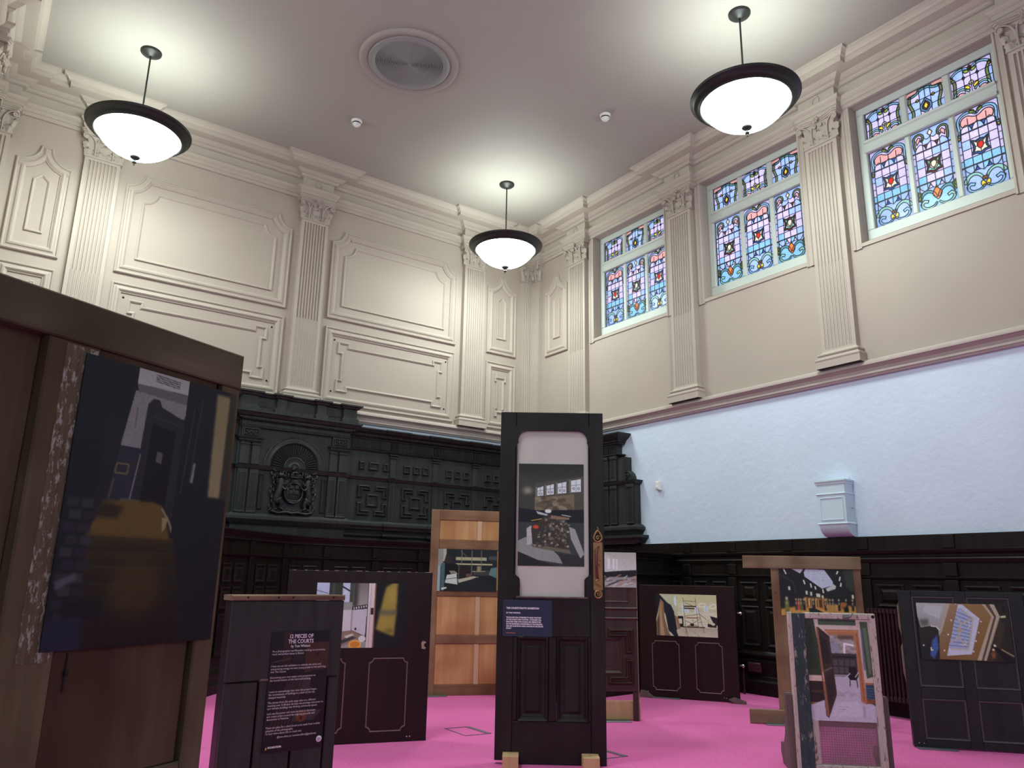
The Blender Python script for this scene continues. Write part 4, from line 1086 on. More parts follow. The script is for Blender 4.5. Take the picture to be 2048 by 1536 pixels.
def wingpt(s):
    """point and direction at distance s along the dado path"""
    L = 0
    for a, b in zip(WD[:-1], WD[1:]):
        d = math.hypot(b[0] - a[0], b[1] - a[1])
        if L + d >= s:
            t = (s - L) / d
            return (a[0] + (b[0] - a[0]) * t, a[1] + (b[1] - a[1]) * t), math.atan2(b[1] - a[1], b[0] - a[0])
        L += d
    return WD[-1], 0.0
def local_fielded(q, a0, a1, b0, b1, n=0.0):
    q.ring(rect(a0, a1, b0, b1), [(0, n), (0.0, n + 0.006), (0.008, n + 0.012), (0.018, n + 0.008), (0.026, n - 0.002), (0.034, n - 0.002), (0.052, n + 0.006), (0.056, n + 0.008)], True)
TOT = sum(math.hypot(b[0] - a[0], b[1] - a[1]) for a, b in zip(WD[:-1], WD[1:]))
s = 0.3
while s < TOT - 0.3:
    (x, y), ang = wingpt(s)
    q = MB(local)
    q.bbox(-0.035, 0.035, 0.22, 1.21, 0, 0.03, 0.004); q.bbox(-0.035, 0.035, 1.24, 1.362, 0, 0.03, 0.004)
    q.build('post', M['dado'], trim5, (x, y, 0), (0, 0, ang))
    for ds in (0.2, 0.42):
        (x2, y2), a2 = wingpt(s + ds)
        for b0, b1 in ((0.96, 1.14), (0.72, 0.92), (0.3, 0.68)):
            q = MB(local); local_fielded(q, -0.09, 0.09, b0, b1, 0.008); q.build('panel', M['dado'], trim5, (x2, y2, 0), (0, 0, a2))
    s += 0.62

# ---- return of the carved panelling on the side wall, ending in a scroll
trim6 = part(fr, 'trim_6', M['black'], None, lambda q: (q.box(-YB, -6.86, 1.46, 2.79, 0, 0.1), q.box(-6.86, -6.70, 1.46, 2.50, 0, 0.1), q.box(-6.70, -6.56, 1.46, 2.19, 0, 0.1)))
tag(trim6, 'black carved panelling returning on the side wall with stepped scrolled end', 'wall panelling', kind='structure')
def ret(name, u1, prof, n0=0.1, u0=-YB):
    q = MB(fr); path = [(u0, n0), (u1, n0), (u1, -0.01)]
    rows = [[(u, v, n) for u, n in offs(path, o)] for o, v in prof]
    q.strip(rows); q.add(rows[-1] + [(u0, prof[-1][1], -0.01)], [(0, 1, 2, 3)]); q.add(rows[0] + [(u0, prof[0][1], -0.01)], [(3, 2, 1, 0)])
    return q.build(name, M['black'], trim6)
ret('cornice_moulding', -6.82, [(0, 2.69), (0.03, 2.70), (0.035, 2.72), (0.07, 2.74), (0.09, 2.755), (0.12, 2.785), (0.12, 2.80)])
ret('frieze_moulding', -6.82, [(0, 2.675), (0.02, 2.68), (0.02, 2.69), (0, 2.692)])
ret('frieze_moulding', -6.82, [(0, 2.525), (0.03, 2.54), (0.03, 2.55), (0, 2.558)])
ret('string_course', -6.55, [(0, 2.16), (0.014, 2.17), (0.03, 2.195), (0.036, 2.21), (0.0, 2.216)])
ret('ledge', -6.54, [(0, 1.56), (0.02, 1.6), (0.05, 1.625), (0.05, 1.655), (0.03, 1.67), (0.0, 1.69)])
ret('ledge', -6.5, [(0, 1.47), (0.02, 1.5), (0.06, 1.53), (0.06, 1.56), (0.0, 1.565)])
for uc, n0, z0, z1 in ((-6.9, 0.1, 1.69, 2.16), (-6.9, 0.1, 2.216, 2.525), (-7.05, 0.1, 1.69, 2.16), (-7.05, 0.1, 2.216, 2.525), (-6.62, 0.1, 1.69, 2.16), (-7.66, 0.1, 1.69, 2.525)):
    part(fr, 'post', M['black'], trim6, lambda q: (q.bbox(uc - 0.05, uc + 0.05, z0, z1, n0 - 0.01, n0 + 0.022, 0.005), q.bbox(uc - 0.06, uc + 0.06, z1 - 0.04, z1, n0 - 0.01, n0 + 0.034, 0.005), q.bbox(uc - 0.06, uc + 0.06, z0, z0 + 0.02, n0 - 0.01, n0 + 0.03, 0.005), [q.box(uc - 0.03 + 0.024 * k, uc - 0.016 + 0.024 * k, z0 + 0.04, z1 - 0.06, n0 + 0.01, n0 + 0.028) for k in range(3)]))
q = MB(fr)
for i in range(58):
    u = -8.55 + 1.68 * (i + 0.5) / 58
    q.box(u - 0.007, u + 0.007, 2.56, 2.668, 0.098, 0.113)
q.build('reeded_frieze', M['black'], trim6, kind='stuff')
for c in (-7.36, -7.98, -8.45):
    fret(fr, trim6, c, 1.745, 2.115, 0.38, 0.1, M['black'])
    for dx in (-0.13, 0, 0.13): part(fr, 'panel', M['black'], trim6, lambda q: raised(q, rect(c + dx - 0.05, c + dx + 0.05, 2.295, 2.40), 0.1, 0.8))
def scroll(q):
    pts = [(-6.86, 2.22), (-6.86, 2.5)] + bez((-6.86, 2.5), (-6.77, 2.53), (-6.74, 2.44), (-6.78, 2.4), 8) + bez((-6.78, 2.4), (-6.74, 2.33), (-6.62, 2.34), (-6.615, 2.22), 8)
    q.prism(pts, 0.0, 0.085)
    q.tube([(a, b, 0.09) for a, b in spiral(-6.69, 2.275, 0.05, 1.5, 0, 1, 22)], 0.008, 6)
    q.tube([(a, b, 0.09) for a, b in spiral(-6.805, 2.465, 0.032, 1.4, 0, -1, 18)], 0.007, 6)
part(fr, 'scroll_bracket', M['black'], trim6, scroll)

# ---- dado on the side wall
trim7 = part(fr, 'trim_7', M['dado'], None, lambda q: q.box(-YB, -YF, 0, 1.455, 0, 0.045))
tag(trim7, 'dark oak panelled dado along the side wall under the pale wall', 'wall panelling', kind='structure')
def rsweep(name, prof, m=M['dado']):
    q = MB(fr); q.strip([[(u, v, n) for u in (-YB, -YF)] for n, v in prof]); return q.build(name, m, trim7)
rsweep('cap_moulding', [(0.045, 1.30), (0.06, 1.303), (0.07, 1.315), (0.075, 1.332), (0.06, 1.338), (0.05, 1.342), (0.048, 1.448), (0.0, 1.458)])
rsweep('band_moulding', [(0.045, 1.225), (0.055, 1.23), (0.06, 1.245), (0.066, 1.26), (0.06, 1.27), (0.05, 1.275), (0.045, 1.28)])
rsweep('band_moulding', [(0.045, 1.09), (0.058, 1.095), (0.068, 1.108), (0.068, 1.114), (0.045, 1.122)])
rsweep('band_moulding', [(0.045, 0.335), (0.06, 0.34), (0.075, 0.355), (0.08, 0.37), (0.06, 0.385), (0.05, 0.395), (0.045, 0.40)])
rsweep('skirting', [(0.075, 0.0), (0.075, 0.12), (0.065, 0.135), (0.06, 0.15), (0.06, 0.165), (0.045, 0.175), (0.07, 0.3), (0.07, 0.315), (0.045, 0.325)])
for y in (5.82, 5.22, 4.55, 3.79, 3.06, 2.3, 1.5):
    part(fr, 'post', M['dado'], trim7, lambda q: (q.bbox(-y - 0.05, -y + 0.05, 0.4, 1.09, 0.04, 0.07, 0.004), q.bbox(-y - 0.05, -y + 0.05, 1.122, 1.225, 0.04, 0.07, 0.004), q.bbox(-y - 0.05, -y + 0.05, 1.342, 1.446, 0.04, 0.064, 0.004)))
for a, b in ((5.77, 5.27), (5.17, 4.6), (4.5, 3.84), (3.74, 3.11), (3.01, 2.35), (2.25, 1.55), (6.5, 5.87)):
    w = (a - b); k = 2
    for i in range(k):
        c = a - w * (i + 0.5) / k
        for b0, b1 in ((0.86, 1.05), (0.44, 0.82)):
            q = MB(fr); q.ring(rect(-c - w / k / 2 + 0.035, -c + w / k / 2 - 0.035, b0, b1), [(0, 0.045), (0, 0.052), (0.01, 0.062), (0.022, 0.056), (0.03, 0.047), (0.04, 0.047), (0.06, 0.058), (0.064, 0.06)], True); q.build('panel', M['dado'], trim7)

# ---- low partition running out from the side wall, in front of the end wall
PART = dense([(4.35, 5.62), (4.9, 5.6), (5.55, 5.66), (6.1, 5.82), (6.5, 6.02)], 4)
part_root = runscreen('partition_screen', PART, [(-0.05, 0), (-0.05, 1.3), (0.0, 1.3), (0, 0.0)], M['dado'], None)
tag(part_root, 'low black panelled partition behind the tall central door, meeting the side wall', 'partition')
runscreen('cap_moulding', PART, [(-0.08, 1.30), (-0.08, 1.33), (0.05, 1.33), (0.05, 1.32), (0.035, 1.305), (0.03, 1.285), (0.015, 1.27), (0.015, 1.25), (0.0, 1.245)], M['dado'], part_root)
runscreen('band_moulding', PART, [(0, 1.09), (0.02, 1.095), (0.024, 1.108), (0.0, 1.115)], M['dado'], part_root)
runscreen('skirting', PART, [(0.03, 0.0), (0.03, 0.15), (0.015, 0.17), (0.0, 0.18)], M['dado'], part_root)
# ------------------------------------------------------------------ pendant lamps
def lamp(x, y, label):
    L = empty('pendant_lamp', (x, y, ZC))
    tag(L, label, 'pendant lamp', 'bowl pendant lamps')
    q = MB(); q.lathe([(0, -0.055), (0.03, -0.055), (0.036, -0.048), (0.06, -0.042), (0.066, -0.034), (0.09, -0.026), (0.098, -0.016), (0.1, 0.0)], seg=32); q.build('ceiling_rose', M['bronze'], L)
    q = MB(); q.tube([(0, 0, -0.05), (0, 0, -0.92)], 0.0085, 10); q.build('rod', M['bronze'], L)
    q = MB(); q.lathe([(0.0085, -0.765), (0.02, -0.77), (0.024, -0.785), (0.02, -0.8), (0.0085, -0.805)], seg=16); q.build('hub', M['bronze'], L)
    for k in range(3):
        t = 2 * PI * k / 3 + 0.5
        q = MB(); q.tube([(0.02 * math.cos(t), 0.02 * math.sin(t), -0.785), (0.16 * math.cos(t), 0.16 * math.sin(t), -0.875), (0.43 * math.cos(t), 0.43 * math.sin(t), -0.89)], 0.005, 6); q.build('strut', M['bronze'], L)
    q = MB(); q.lathe([(0.372, -0.925), (0.378, -0.952), (0.392, -0.962), (0.404, -0.955), (0.408, -0.942), (0.418, -0.942), (0.426, -0.93), (0.436, -0.932), (0.446, -0.922), (0.456, -0.906), (0.468, -0.9), (0.476, -0.888), (0.476, -0.878), (0.466, -0.872), (0.44, -0.884), (0.41, -0.9), (0.385, -0.912), (0.372, -0.925)], seg=64); q.build('rim', M['bronze'], L)
    q = MB()
    q.lathe([(0.38 * math.sin(a) / math.sin(1.1), -0.945 - 0.225 * (math.cos(a) - math.cos(1.1)) / (1 - math.cos(1.1))) for a in np.linspace(1.1, 0.0, 16)], seg=48)
    o = q.build('bowl', M['bowl'], L)
    if o.data.polygons[-1].normal.z > 0: o.data.flip_normals()
    q = MB(); q.lathe([(r_, z_ - 0.02) for r_, z_ in [(0.0, -1.25), (0.006, -1.246), (0.009, -1.24), (0.006, -1.234), (0.012, -1.226), (0.02, -1.218), (0.021, -1.21), (0.013, -1.202), (0.009, -1.195), (0.016, -1.186), (0.04, -1.172), (0.052, -1.155), (0.0, -1.15)]], seg=20); q.build('finial', M['bronze'], L)
    return L
lamp(0.83, 7.52, 'glowing bowl pendant lamp hanging at the upper left near the end wall')
lamp(5.2, 7.52, 'glowing bowl pendant lamp in front of the far room corner, smallest in view')
lamp(5.085, 3.665, 'glowing bowl pendant lamp closest to the camera, hanging before the windows')
lamp(0.83, 3.67, 'glowing bowl pendant lamp completing the grid out of the frame, added for light')  # unseen fourth lamp of the presumed grid, added as a light source

# ------------------------------------------------------------------ ceiling vent, detectors, wall fittings
vent = empty('ceiling_vent', (2.985, 6.10, ZC)); tag(vent, 'large round slotted ceiling grille on a raised plaster disc', 'ceiling vent')
q = MB(); q.lathe([(0.0, -0.018), (0.455, -0.018), (0.465, -0.03), (0.49, -0.03), (0.5, -0.022), (0.502, 0.0)], seg=72); q.build('plaster_disc', M['ceiling'], vent)
q = MB(); q.lathe([(0.345, -0.02), (0.348, -0.028), (0.402, -0.03), (0.41, -0.026), (0.412, -0.017)], seg=72); q.build('rim', M['grille'], vent)
q = MB(); q.lathe([(0.0, -0.0195), (0.348, -0.0195)], seg=48); q.build('backing', M['grille_dark'], vent)
q = MB()
for i in range(24):
    r = 0.022 + 0.0139 * i
    q.lathe([(r - 0.0034, -0.02), (r - 0.0034, -0.027), (r + 0.0034, -0.027), (r + 0.0034, -0.02)], seg=64)
q.build('grille_rings', M['grille'], vent, kind='stuff')
q = MB(); q.lathe([(0, -0.03), (0.014, -0.03), (0.016, -0.02)], seg=16); q.build('centre_boss', M['grille'], vent)
for (x, y), lab in (((2.99, 7.38), 'white smoke detector on the ceiling left of the near-centre pendant lamp'), ((5.18, 5.58), 'white smoke detector on the ceiling between the two right-hand lamps')):
    d = empty('smoke_detector', (x, y, ZC)); tag(d, lab, 'smoke detector', 'ceiling smoke detectors')
    q = MB(); q.lathe([(0.062, 0.0), (0.062, -0.012), (0.056, -0.016), (0.05, -0.02), (0.05, -0.028)], seg=24); q.build('base', M['plastic'], d)
    q = MB(); q.lathe([(0.043, -0.026), (0.043, -0.04)], seg=24); q.build('slots', M['hole'], d)
    q = MB(); q.lathe([(0.048, -0.04), (0.046, -0.05), (0.03, -0.056), (0.028, -0.068), (0.02, -0.072), (0.0, -0.073)], seg=24); q.build('cap', M['plastic'], d)

def lamp_free_box():
    b = empty('service_box', (XR, 3.998, 0), -PI / 2)
    tag(b, 'white panelled service box with curved foot fixed to the pale wall', 'wall box')
    w, n = 0.1375, 0.14
    def blk(name, prof):
        q = MB(local); path = [(-w, -0.001), (-w, n), (w, n), (w, -0.001)]
        rows = [[(u, v, k) for u, k in offs(path, o)] for o, v in prof]
        q.strip(rows); q.add(rows[0], [(0, 1, 2, 3)]); q.add(rows[-1], [(0, 1, 2, 3)])
        return q.build(name, M['white'], b)
    blk('body', [(0, 1.575), (0, 1.95)])
    blk('top_moulding', [(0, 1.925), (0.006, 1.928), (0.009, 1.938), (0.006, 1.942), (0.012, 1.948), (0.016, 1.956), (0.016, 1.966)])
    blk('band_moulding', [(0, 1.832), (0.007, 1.834), (0.01, 1.841), (0.007, 1.848), (0, 1.85)])
    blk('band_moulding', [(0, 1.562), (0.008, 1.565), (0.012, 1.574), (0.008, 1.582), (0, 1.584)])
    q = MB(local); q.ring(rect(-w + 0.022, w - 0.022, 1.604, 1.81), [(0, n), (0.002, n + 0.008), (0.008, n + 0.008), (0.012, n - 0.004)], False); q.build('panel_frame', M['white'], b)
    q = MB(local); q.box(-w + 0.03, w - 0.03, 1.612, 1.802, n, n + 0.0015); q.build('panel', M['white'], b)
    pr = [(-0.001, 1.565), (n, 1.565)] + [(n * math.cos(t), 1.565 - 0.11 * math.sin(t)) for t in np.linspace(0.1, PI / 2, 10)] + [(-0.001, 1.455)]
    q = MB(); k = len(pr)
    q.add([(-w, -a, v) for a, v in pr] + [(w, -a, v) for a, v in pr], [tuple(range(k)), tuple(range(k, 2 * k))] + [(i, (i + 1) % k, k + (i + 1) % k, k + i) for i in range(k)]); q.build('curved_foot', M['white'], b)
    q = MB(local); q.prism([(-w + 0.03, 1.966), (w - 0.01, 1.966), (w - 0.02, 1.992), (-w + 0.04, 1.992)], 0.0, 0.035); q.build('top_strip', M['white'], b)
    q = MB(); q.tube([(w, -0.05, 1.71), (w + 0.016, -0.05, 1.71)], 0.006, 8); q.tube([(w + 0.016, -0.065, 1.712), (w + 0.016, -0.035, 1.708)], 0.005, 8); q.build('latch', M['chrome'], b)
lamp_free_box()
s = empty('wall_sensor', (XR, 6.245, 2.115), -PI / 2); tag(s, 'small white sensor box on the pale wall beside the scrolled panelling', 'wall sensor')
q = MB(local); q.bbox(-0.032, 0.032, -0.05, 0.05, 0, 0.045, 0.01); q.build('housing', M['plastic'], s)
q = MB(local); q.ell((0, -0.015, 0.045), (0.016, 0.02, 0.006), 12, 6); q.build('lens', M['white'], s)

so = empty('double_socket', (XR, 5.0, 0), -PI / 2); tag(so, 'maroon double power socket low on the dark dado', 'power socket')
q = MB(local); q.bbox(-0.073, 0.073, 0.205, 0.291, 0.06, 0.085, 0.006); q.build('plate', M['socket'], so)
for s_ in (-0.036, 0.036):
    q = MB(local)
    q.box(s_ - 0.004, s_ + 0.004, 0.253, 0.266, 0.084, 0.0858); q.box(s_ - 0.018, s_ - 0.008, 0.23, 0.236, 0.084, 0.0858); q.box(s_ + 0.008, s_ + 0.018, 0.23, 0.236, 0.084, 0.0858)
    q.build('socket_holes', M['hole'], so)
    q = MB(local); q.bbox(s_ - 0.007 + (0.026 if s_ < 0 else -0.026), s_ + 0.007 + (0.026 if s_ < 0 else -0.026), 0.262, 0.28, 0.084, 0.089, 0.002); q.build('rocker_switch', M['socket'], so)

def radiator(y0, n, label, valve_at=None):
    r = empty('radiator', (XR, y0, 0), -PI / 2); tag(r, label, 'radiator')
    q = MB(local)
    for dn in (0.11, 0.147, 0.184):
        q.tube([(0.0, 0.16, dn), (0.0, 0.82, dn)], 0.0115, 8)
    q.box(-0.0125, 0.0125, 0.815, 0.85, 0.095, 0.2); q.box(-0.0125, 0.0125, 0.13, 0.17, 0.095, 0.2)
    o = q.build('radiator_section', M['radiator'], r); o.location = (0.03, 0, 0)
    for i in range(1, n):
        put('radiator_section', o.data, r, (0.03 + 0.033 * i, 0, 0))
    for u in (0.03, 0.03 + 0.033 * (n - 1)):
        q = MB(local); q.tube([(u, 0.0, 0.147), (u, 0.15, 0.147)], 0.014, 8); q.build('leg', M['radiator'], r)
    if valve_at is not None:
        for z in (0.75, 0.26):
            q = MB(local); q.tube([(valve_at - 0.03, z, 0.147), (valve_at + 0.03, z, 0.147)], 0.011, 8); q.tube([(valve_at + 0.012, z, 0.14), (valve_at + 0.012, z, 0.2)], [0.018, 0.02], 10); q.ell((valve_at + 0.04, z - 0.004, 0.155), (0.02, 0.02, 0.02), 10, 6); q.build('valve', M['chrome'], r)
        q = MB(local); q.tube([(valve_at + 0.03, 0.0, 0.147), (valve_at + 0.03, 0.24, 0.147)], 0.011, 8); q.build('pipe', M['radiator'], r)
    return r
radiator(3.74, 33, 'dark maroon column radiator behind the peeling window frame')
radiator(5.68, 15, 'dark maroon column radiator hidden behind the small mahogany door with scaffold photo', 0.575)

for pts, lab in (([(3.04, 5.039), (3.232, 5.012), (3.231, 4.72), (3.029, 4.739)], 'flush grey-edged floor hatch in the pink carpet left of the tall door'),
                 ([(3.37, 4.03), (3.563, 4.005), (3.563, 3.715), (3.365, 3.738)], 'flush grey-edged floor hatch behind the foot of the tall central door')):
    hx, hy = sum(p[0] for p in pts) / 4, sum(p[1] for p in pts) / 4
    p = [(a - hx, b - hy) for a, b in pts]
    q = MB(); q.ring(p, [(0, 0.0), (0.0, 0.003), (0.008, 0.003), (0.008, 0.0)])
    o = q.build('floor_hatch', M['tape'], None, (hx, hy, 0.0)); tag(o, lab, 'floor hatch', 'floor hatches')
    q = MB(); b0, b1, b2, b3 = p[1], p[2], p[3], p[0]
    m_ = lambda a, b, t: (a[0] + (b[0] - a[0]) * t, a[1] + (b[1] - a[1]) * t)
    q.prism([b1, b0, m_(b0, b3, 0.17), m_(b1, b2, 0.17)], 0.0, 0.0035); q.build('cable_flap', M['tape'], o)

# ------------------------------------------------------------------ photo prints
def photo(cv, name, label, ex, u0, u1, v0, v1, n, cat='photo print'):
    """a printed sheet stuck on an exhibit: own object at the exhibit's place, drawing in vertex colours"""
    e = EX[ex]
    o = empty(name, e.location, e.rotation_euler.z); tag(o, label, cat, 'exhibition photo prints')
    a = cv.done(); h, w, _ = a.shape
    xs = np.linspace(u0, u1, w); zs = np.linspace(v1, v0, h)
    X, Z = np.meshgrid(xs, zs)
    co = np.empty((h * w, 3), np.float32); co[:, 0] = X.ravel(); co[:, 1] = -(n + 0.0022); co[:, 2] = Z.ravel()
    i = (np.arange(h - 1)[:, None] * w + np.arange(w - 1)[None]).ravel()
    quads = np.stack([i, i + w, i + w + 1, i + 1], 1).astype(np.int32)
    me = bpy.data.meshes.new('picture'); me.vertices.add(h * w); me.vertices.foreach_set('co', co.ravel())
    k = len(quads); me.loops.add(4 * k); me.polygons.add(k)
    me.loops.foreach_set('vertex_index', quads.ravel()); me.polygons.foreach_set('loop_start', np.arange(0, 4 * k, 4, dtype=np.int32)); me.polygons.foreach_set('loop_total', np.full(k, 4, np.int32))
    me.update(calc_edges=True)
    at = me.color_attributes.new('print', 'FLOAT_COLOR', 'POINT')
    lin = np.array([1.22, 1.36, 1.18]) * np.where(a <= 0.04045, a / 12.92, ((a + 0.055) / 1.055) ** 2.4)
    lin = np.minimum(lin, 0.97)
    at.data.foreach_set('color', np.concatenate([lin.reshape(-1, 3), np.ones((h * w, 1))], 1).astype(np.float32).ravel())
    me.materials.append(M['print'])
    p = bpy.data.objects.new('picture', me); COL.objects.link(p); p.parent = o
    q = MB(local); q.box(u0, u1, v0, v1, n, n + 0.002); q.build('paper', M['paper'], o)
    return o

class Cv:
    S = 2
    def __init__(s, w, h, bg=(30, 30, 34)):
        s.w, s.h = w * s.S, h * s.S
        s.a = np.ones((s.h, s.w, 3), np.float32) * (np.array(bg, np.float32) / 255)
        s.X, s.Y = np.meshgrid((np.arange(s.w) + 0.5) / s.w, (np.arange(s.h) + 0.5) / s.h)
    def mask(s, pts):
        m = np.zeros(s.X.shape, bool); n = len(pts)
        for i in range(n):
            x0, y0 = pts[i]; x1, y1 = pts[(i + 1) % n]
            if y0 == y1: continue
            c = ((y0 > s.Y) != (y1 > s.Y)) & (s.X < (x1 - x0) * (s.Y - y0) / (y1 - y0) + x0)
            m ^= c
        return m
    def blur(s, f, k):
        for ax in (0, 1):
            for _ in range(2):
                c = np.cumsum(np.pad(f, [(k + 1, k) if i == ax else (0, 0) for i in range(f.ndim)], mode='edge'), axis=ax)
                sl = lambda a, b: tuple(slice(a, b) if i == ax else slice(None) for i in range(f.ndim))
                f = (c[sl(2 * k + 1, None)] - c[sl(None, -2 * k - 1)]) / (2 * k + 1)
        return f
    def poly(s, pts, col, soft=0, alpha=1.0, to=None, vert=True):
        m = s.mask(pts).astype(np.float32)
        if soft: m = s.blur(m, soft)
        m = (m * alpha)[..., None]
        c = np.array(col, np.float32) / 255
        if to is not None:
            ys = [p[1] for p in pts]; xs = [p[0] for p in pts]
            t = ((s.Y - min(ys)) / max(1e-6, max(ys) - min(ys)) if vert else (s.X - min(xs)) / max(1e-6, max(xs) - min(xs))).clip(0, 1)[..., None]
            c = c * (1 - t) + np.array(to, np.float32) / 255 * t
        s.a = s.a * (1 - m) + c * m
        return s
    def rect(s, x0, y0, x1, y1, col, **k): return s.poly([(x0, y0), (x1, y0), (x1, y1), (x0, y1)], col, **k)
    def line(s, p, q, wd, col, **k):
        asp = s.h / s.w
        dx, dy = q[0] - p[0], (q[1] - p[1]) * asp
        L = math.hypot(dx, dy) or 1; nx, ny = -dy / L * wd / 2, dx / L * wd / 2 / asp
        return s.poly([(p[0] + nx, p[1] + ny), (q[0] + nx, q[1] + ny), (q[0] - nx, q[1] - ny), (p[0] - nx, p[1] - ny)], col, **k)
    def path(s, pts, wd, col, **k):
        for p, q in zip(pts[:-1], pts[1:]): s.line(p, q, wd, col, **k)
        return s
    def ell(s, cx, cy, rx, ry, col, **k):
        return s.poly([(cx + rx * math.cos(t), cy + ry * math.sin(t)) for t in np.linspace(0, 2 * PI, 25)[:-1]], col, **k)
    def grain(s, amt, k=0, x0=0, y0=0, x1=1, y1=1, sx=1, sy=1):
        n = rng.standard_normal((max(2, s.h // sy), max(2, s.w // sx))).astype(np.float32)
        n = np.kron(n, np.ones((sy, sx), np.float32))
        n = np.pad(n, [(0, max(0, s.h - n.shape[0])), (0, max(0, s.w - n.shape[1]))], mode='edge')[:s.h, :s.w]
        if k: n = s.blur(n, k); n /= n.std() + 1e-6
        m = ((s.X >= x0) & (s.X <= x1) & (s.Y >= y0) & (s.Y <= y1))
        s.a = s.a * (1 + (n * amt * m)[..., None])
        return s
    def done(s):
        a = s.a.clip(0, 1)
        return a.reshape(s.h // s.S, s.S, s.w // s.S, s.S, 3).mean((1, 3))

def lettering(txt, parent, u, v, n, size, m, align='LEFT', name='lettering', space=1.0, bold=0.0, line=1.0, sx=1.0):
    c = bpy.data.curves.new(name, 'FONT'); c.body = txt; c.size = size; c.align_x = align; c.align_y = 'TOP'; c.resolution_u = 2
    c.space_character = space; c.space_line = line; c.offset = bold
    t = bpy.data.objects.new(name, c); COL.objects.link(t)
    bpy.context.view_layer.update()
    me = bpy.data.meshes.new_from_object(t.evaluated_get(bpy.context.evaluated_depsgraph_get()))
    bpy.data.objects.remove(t); bpy.data.curves.remove(c)
    k = len(me.vertices); co = np.empty(k * 3, np.float32); me.vertices.foreach_get('co', co); co = co.reshape(-1, 3)
    out = np.stack([u + co[:, 0] * sx, np.full(k, -n, np.float32), v + co[:, 1]], 1).astype(np.float32)
    me.vertices.foreach_set('co', out.ravel()); me.update()
    me.materials.clear(); me.materials.append(m)
    o = bpy.data.objects.new(name, me); COL.objects.link(o); o.parent = parent
    return o
EX = {}
def exhibit(key, name, loc, ang, label, cat='salvaged door'):
    e = empty(name, (loc[0], loc[1], 0), R(ang)); EX[key] = e
    return tag(e, label, cat, 'salvaged doors and frames on show')
def piece(e, name, m, fn):
    q = MB(local); fn(q); return q.build(name, m, e)
def plank(e, name, m, a0, a1, b0, b1, n0, n1, ch=0.004):
    return piece(e, name, m, lambda q: q.bbox(a0, a1, b0, b1, n0, n1, ch))
def fielded(e, a0, a1, b0, b1, n, m, name='panel'):
    return piece(e, name, m, lambda q: q.ring(rect(a0, a1, b0, b1), [(0, n + 0.006), (0.004, n + 0.012), (0.012, n + 0.006), (0.022, n - 0.006), (0.028, n - 0.006), (0.042, n - 0.012), (0.058, n - 0.002), (0.062, n - 0.002)], True))
def line_panel(e, a0, a1, b0, b1, n, m):
    r = 0.028
    p = [(a0 + r, b0), (a1 - r, b0)] + arc(a1, b0, r, 180, 90, 4)[1:-1] + [(a1, b0 + r), (a1, b1 - r)] + arc(a1, b1, r, 270, 180, 4)[1:-1] + [(a1 - r, b1), (a0 + r, b1)] + arc(a0, b1, r, 0, -90, 4)[1:-1] + [(a0, b1 - r), (a0, b0 + r)] + arc(a0, b0, r, 90, 0, 4)[1:-1]
    return piece(e, 'line_moulding', m, lambda q: q.ring(p, [(0, n - 0.001), (0.0, n + 0.004), (0.003, n + 0.006), (0.007, n + 0.004), (0.008, n - 0.001)]))
def foot_plate(e, a0, a1, n0, n1, m=None):
    return plank(e, 'foot_plate', m or M['steel'], a0, a1, 0.0, 0.008, n0, n1, 0.002)

# ---- a: big weathered door at the left edge, seen from its back
e = exhibit('a', 'weathered_door', (0.589, 2.155), 27.768, 'large weathered brown back of a door filling the left edge', 'salvaged door')
plank(e, 'rail', M['oldwood_x'], -0.95, 0.0, 1.552, 1.65, -0.045, 0.004)
plank(e, 'stile', M['oldwood'], -0.062, 0.0, 0.0, 1.552, -0.045, 0.0)
plank(e, 'stile', M['oldwood'], -0.95, -0.86, 0.0, 1.552, -0.045, 0.0)
plank(e, 'muntin', M['oldwood'], -0.552, -0.43, 0.0, 1.552, -0.045, 0.0)
plank(e, 'flaked_paint_strip', M['flake'], -0.512, -0.436, 0.86, 1.545, -0.002, 0.0012, 0.0005)
plank(e, 'panel', M['oldpanel'], -0.86, -0.552, 0.02, 1.56, -0.045, -0.03)
plank(e, 'panel', M['oldpanel'], -0.43, -0.075, 0.6, 1.56, -0.045, -0.008)
plank(e, 'panel', M['oldpanel'], -0.43, -0.075, 0.12, 0.52, -0.045, -0.012)
plank(e, 'rail', M['oldwood_x'], -0.43, -0.062, 0.52, 0.6, -0.045, -0.003)
plank(e, 'rail', M['oldwood_x'], -0.86, -0.062, 0.0, 0.12, -0.045, -0.003)
plank(e, 'joint', M['slot'], -0.078, -0.06, 0.6, 1.56, -0.044, -0.04)
for u, v in ((-0.395, 0.835),):
    piece(e, 'nail', M['slot'], lambda q: (q.lathe([(0.0, -0.005), (0.006, -0.004), (0.006, 0.0)], (u, 0.004, v), 8, 'y'), q.box(u - 0.002, u + 0.002, v - 0.04, v + 0.04, -0.009, -0.006)))

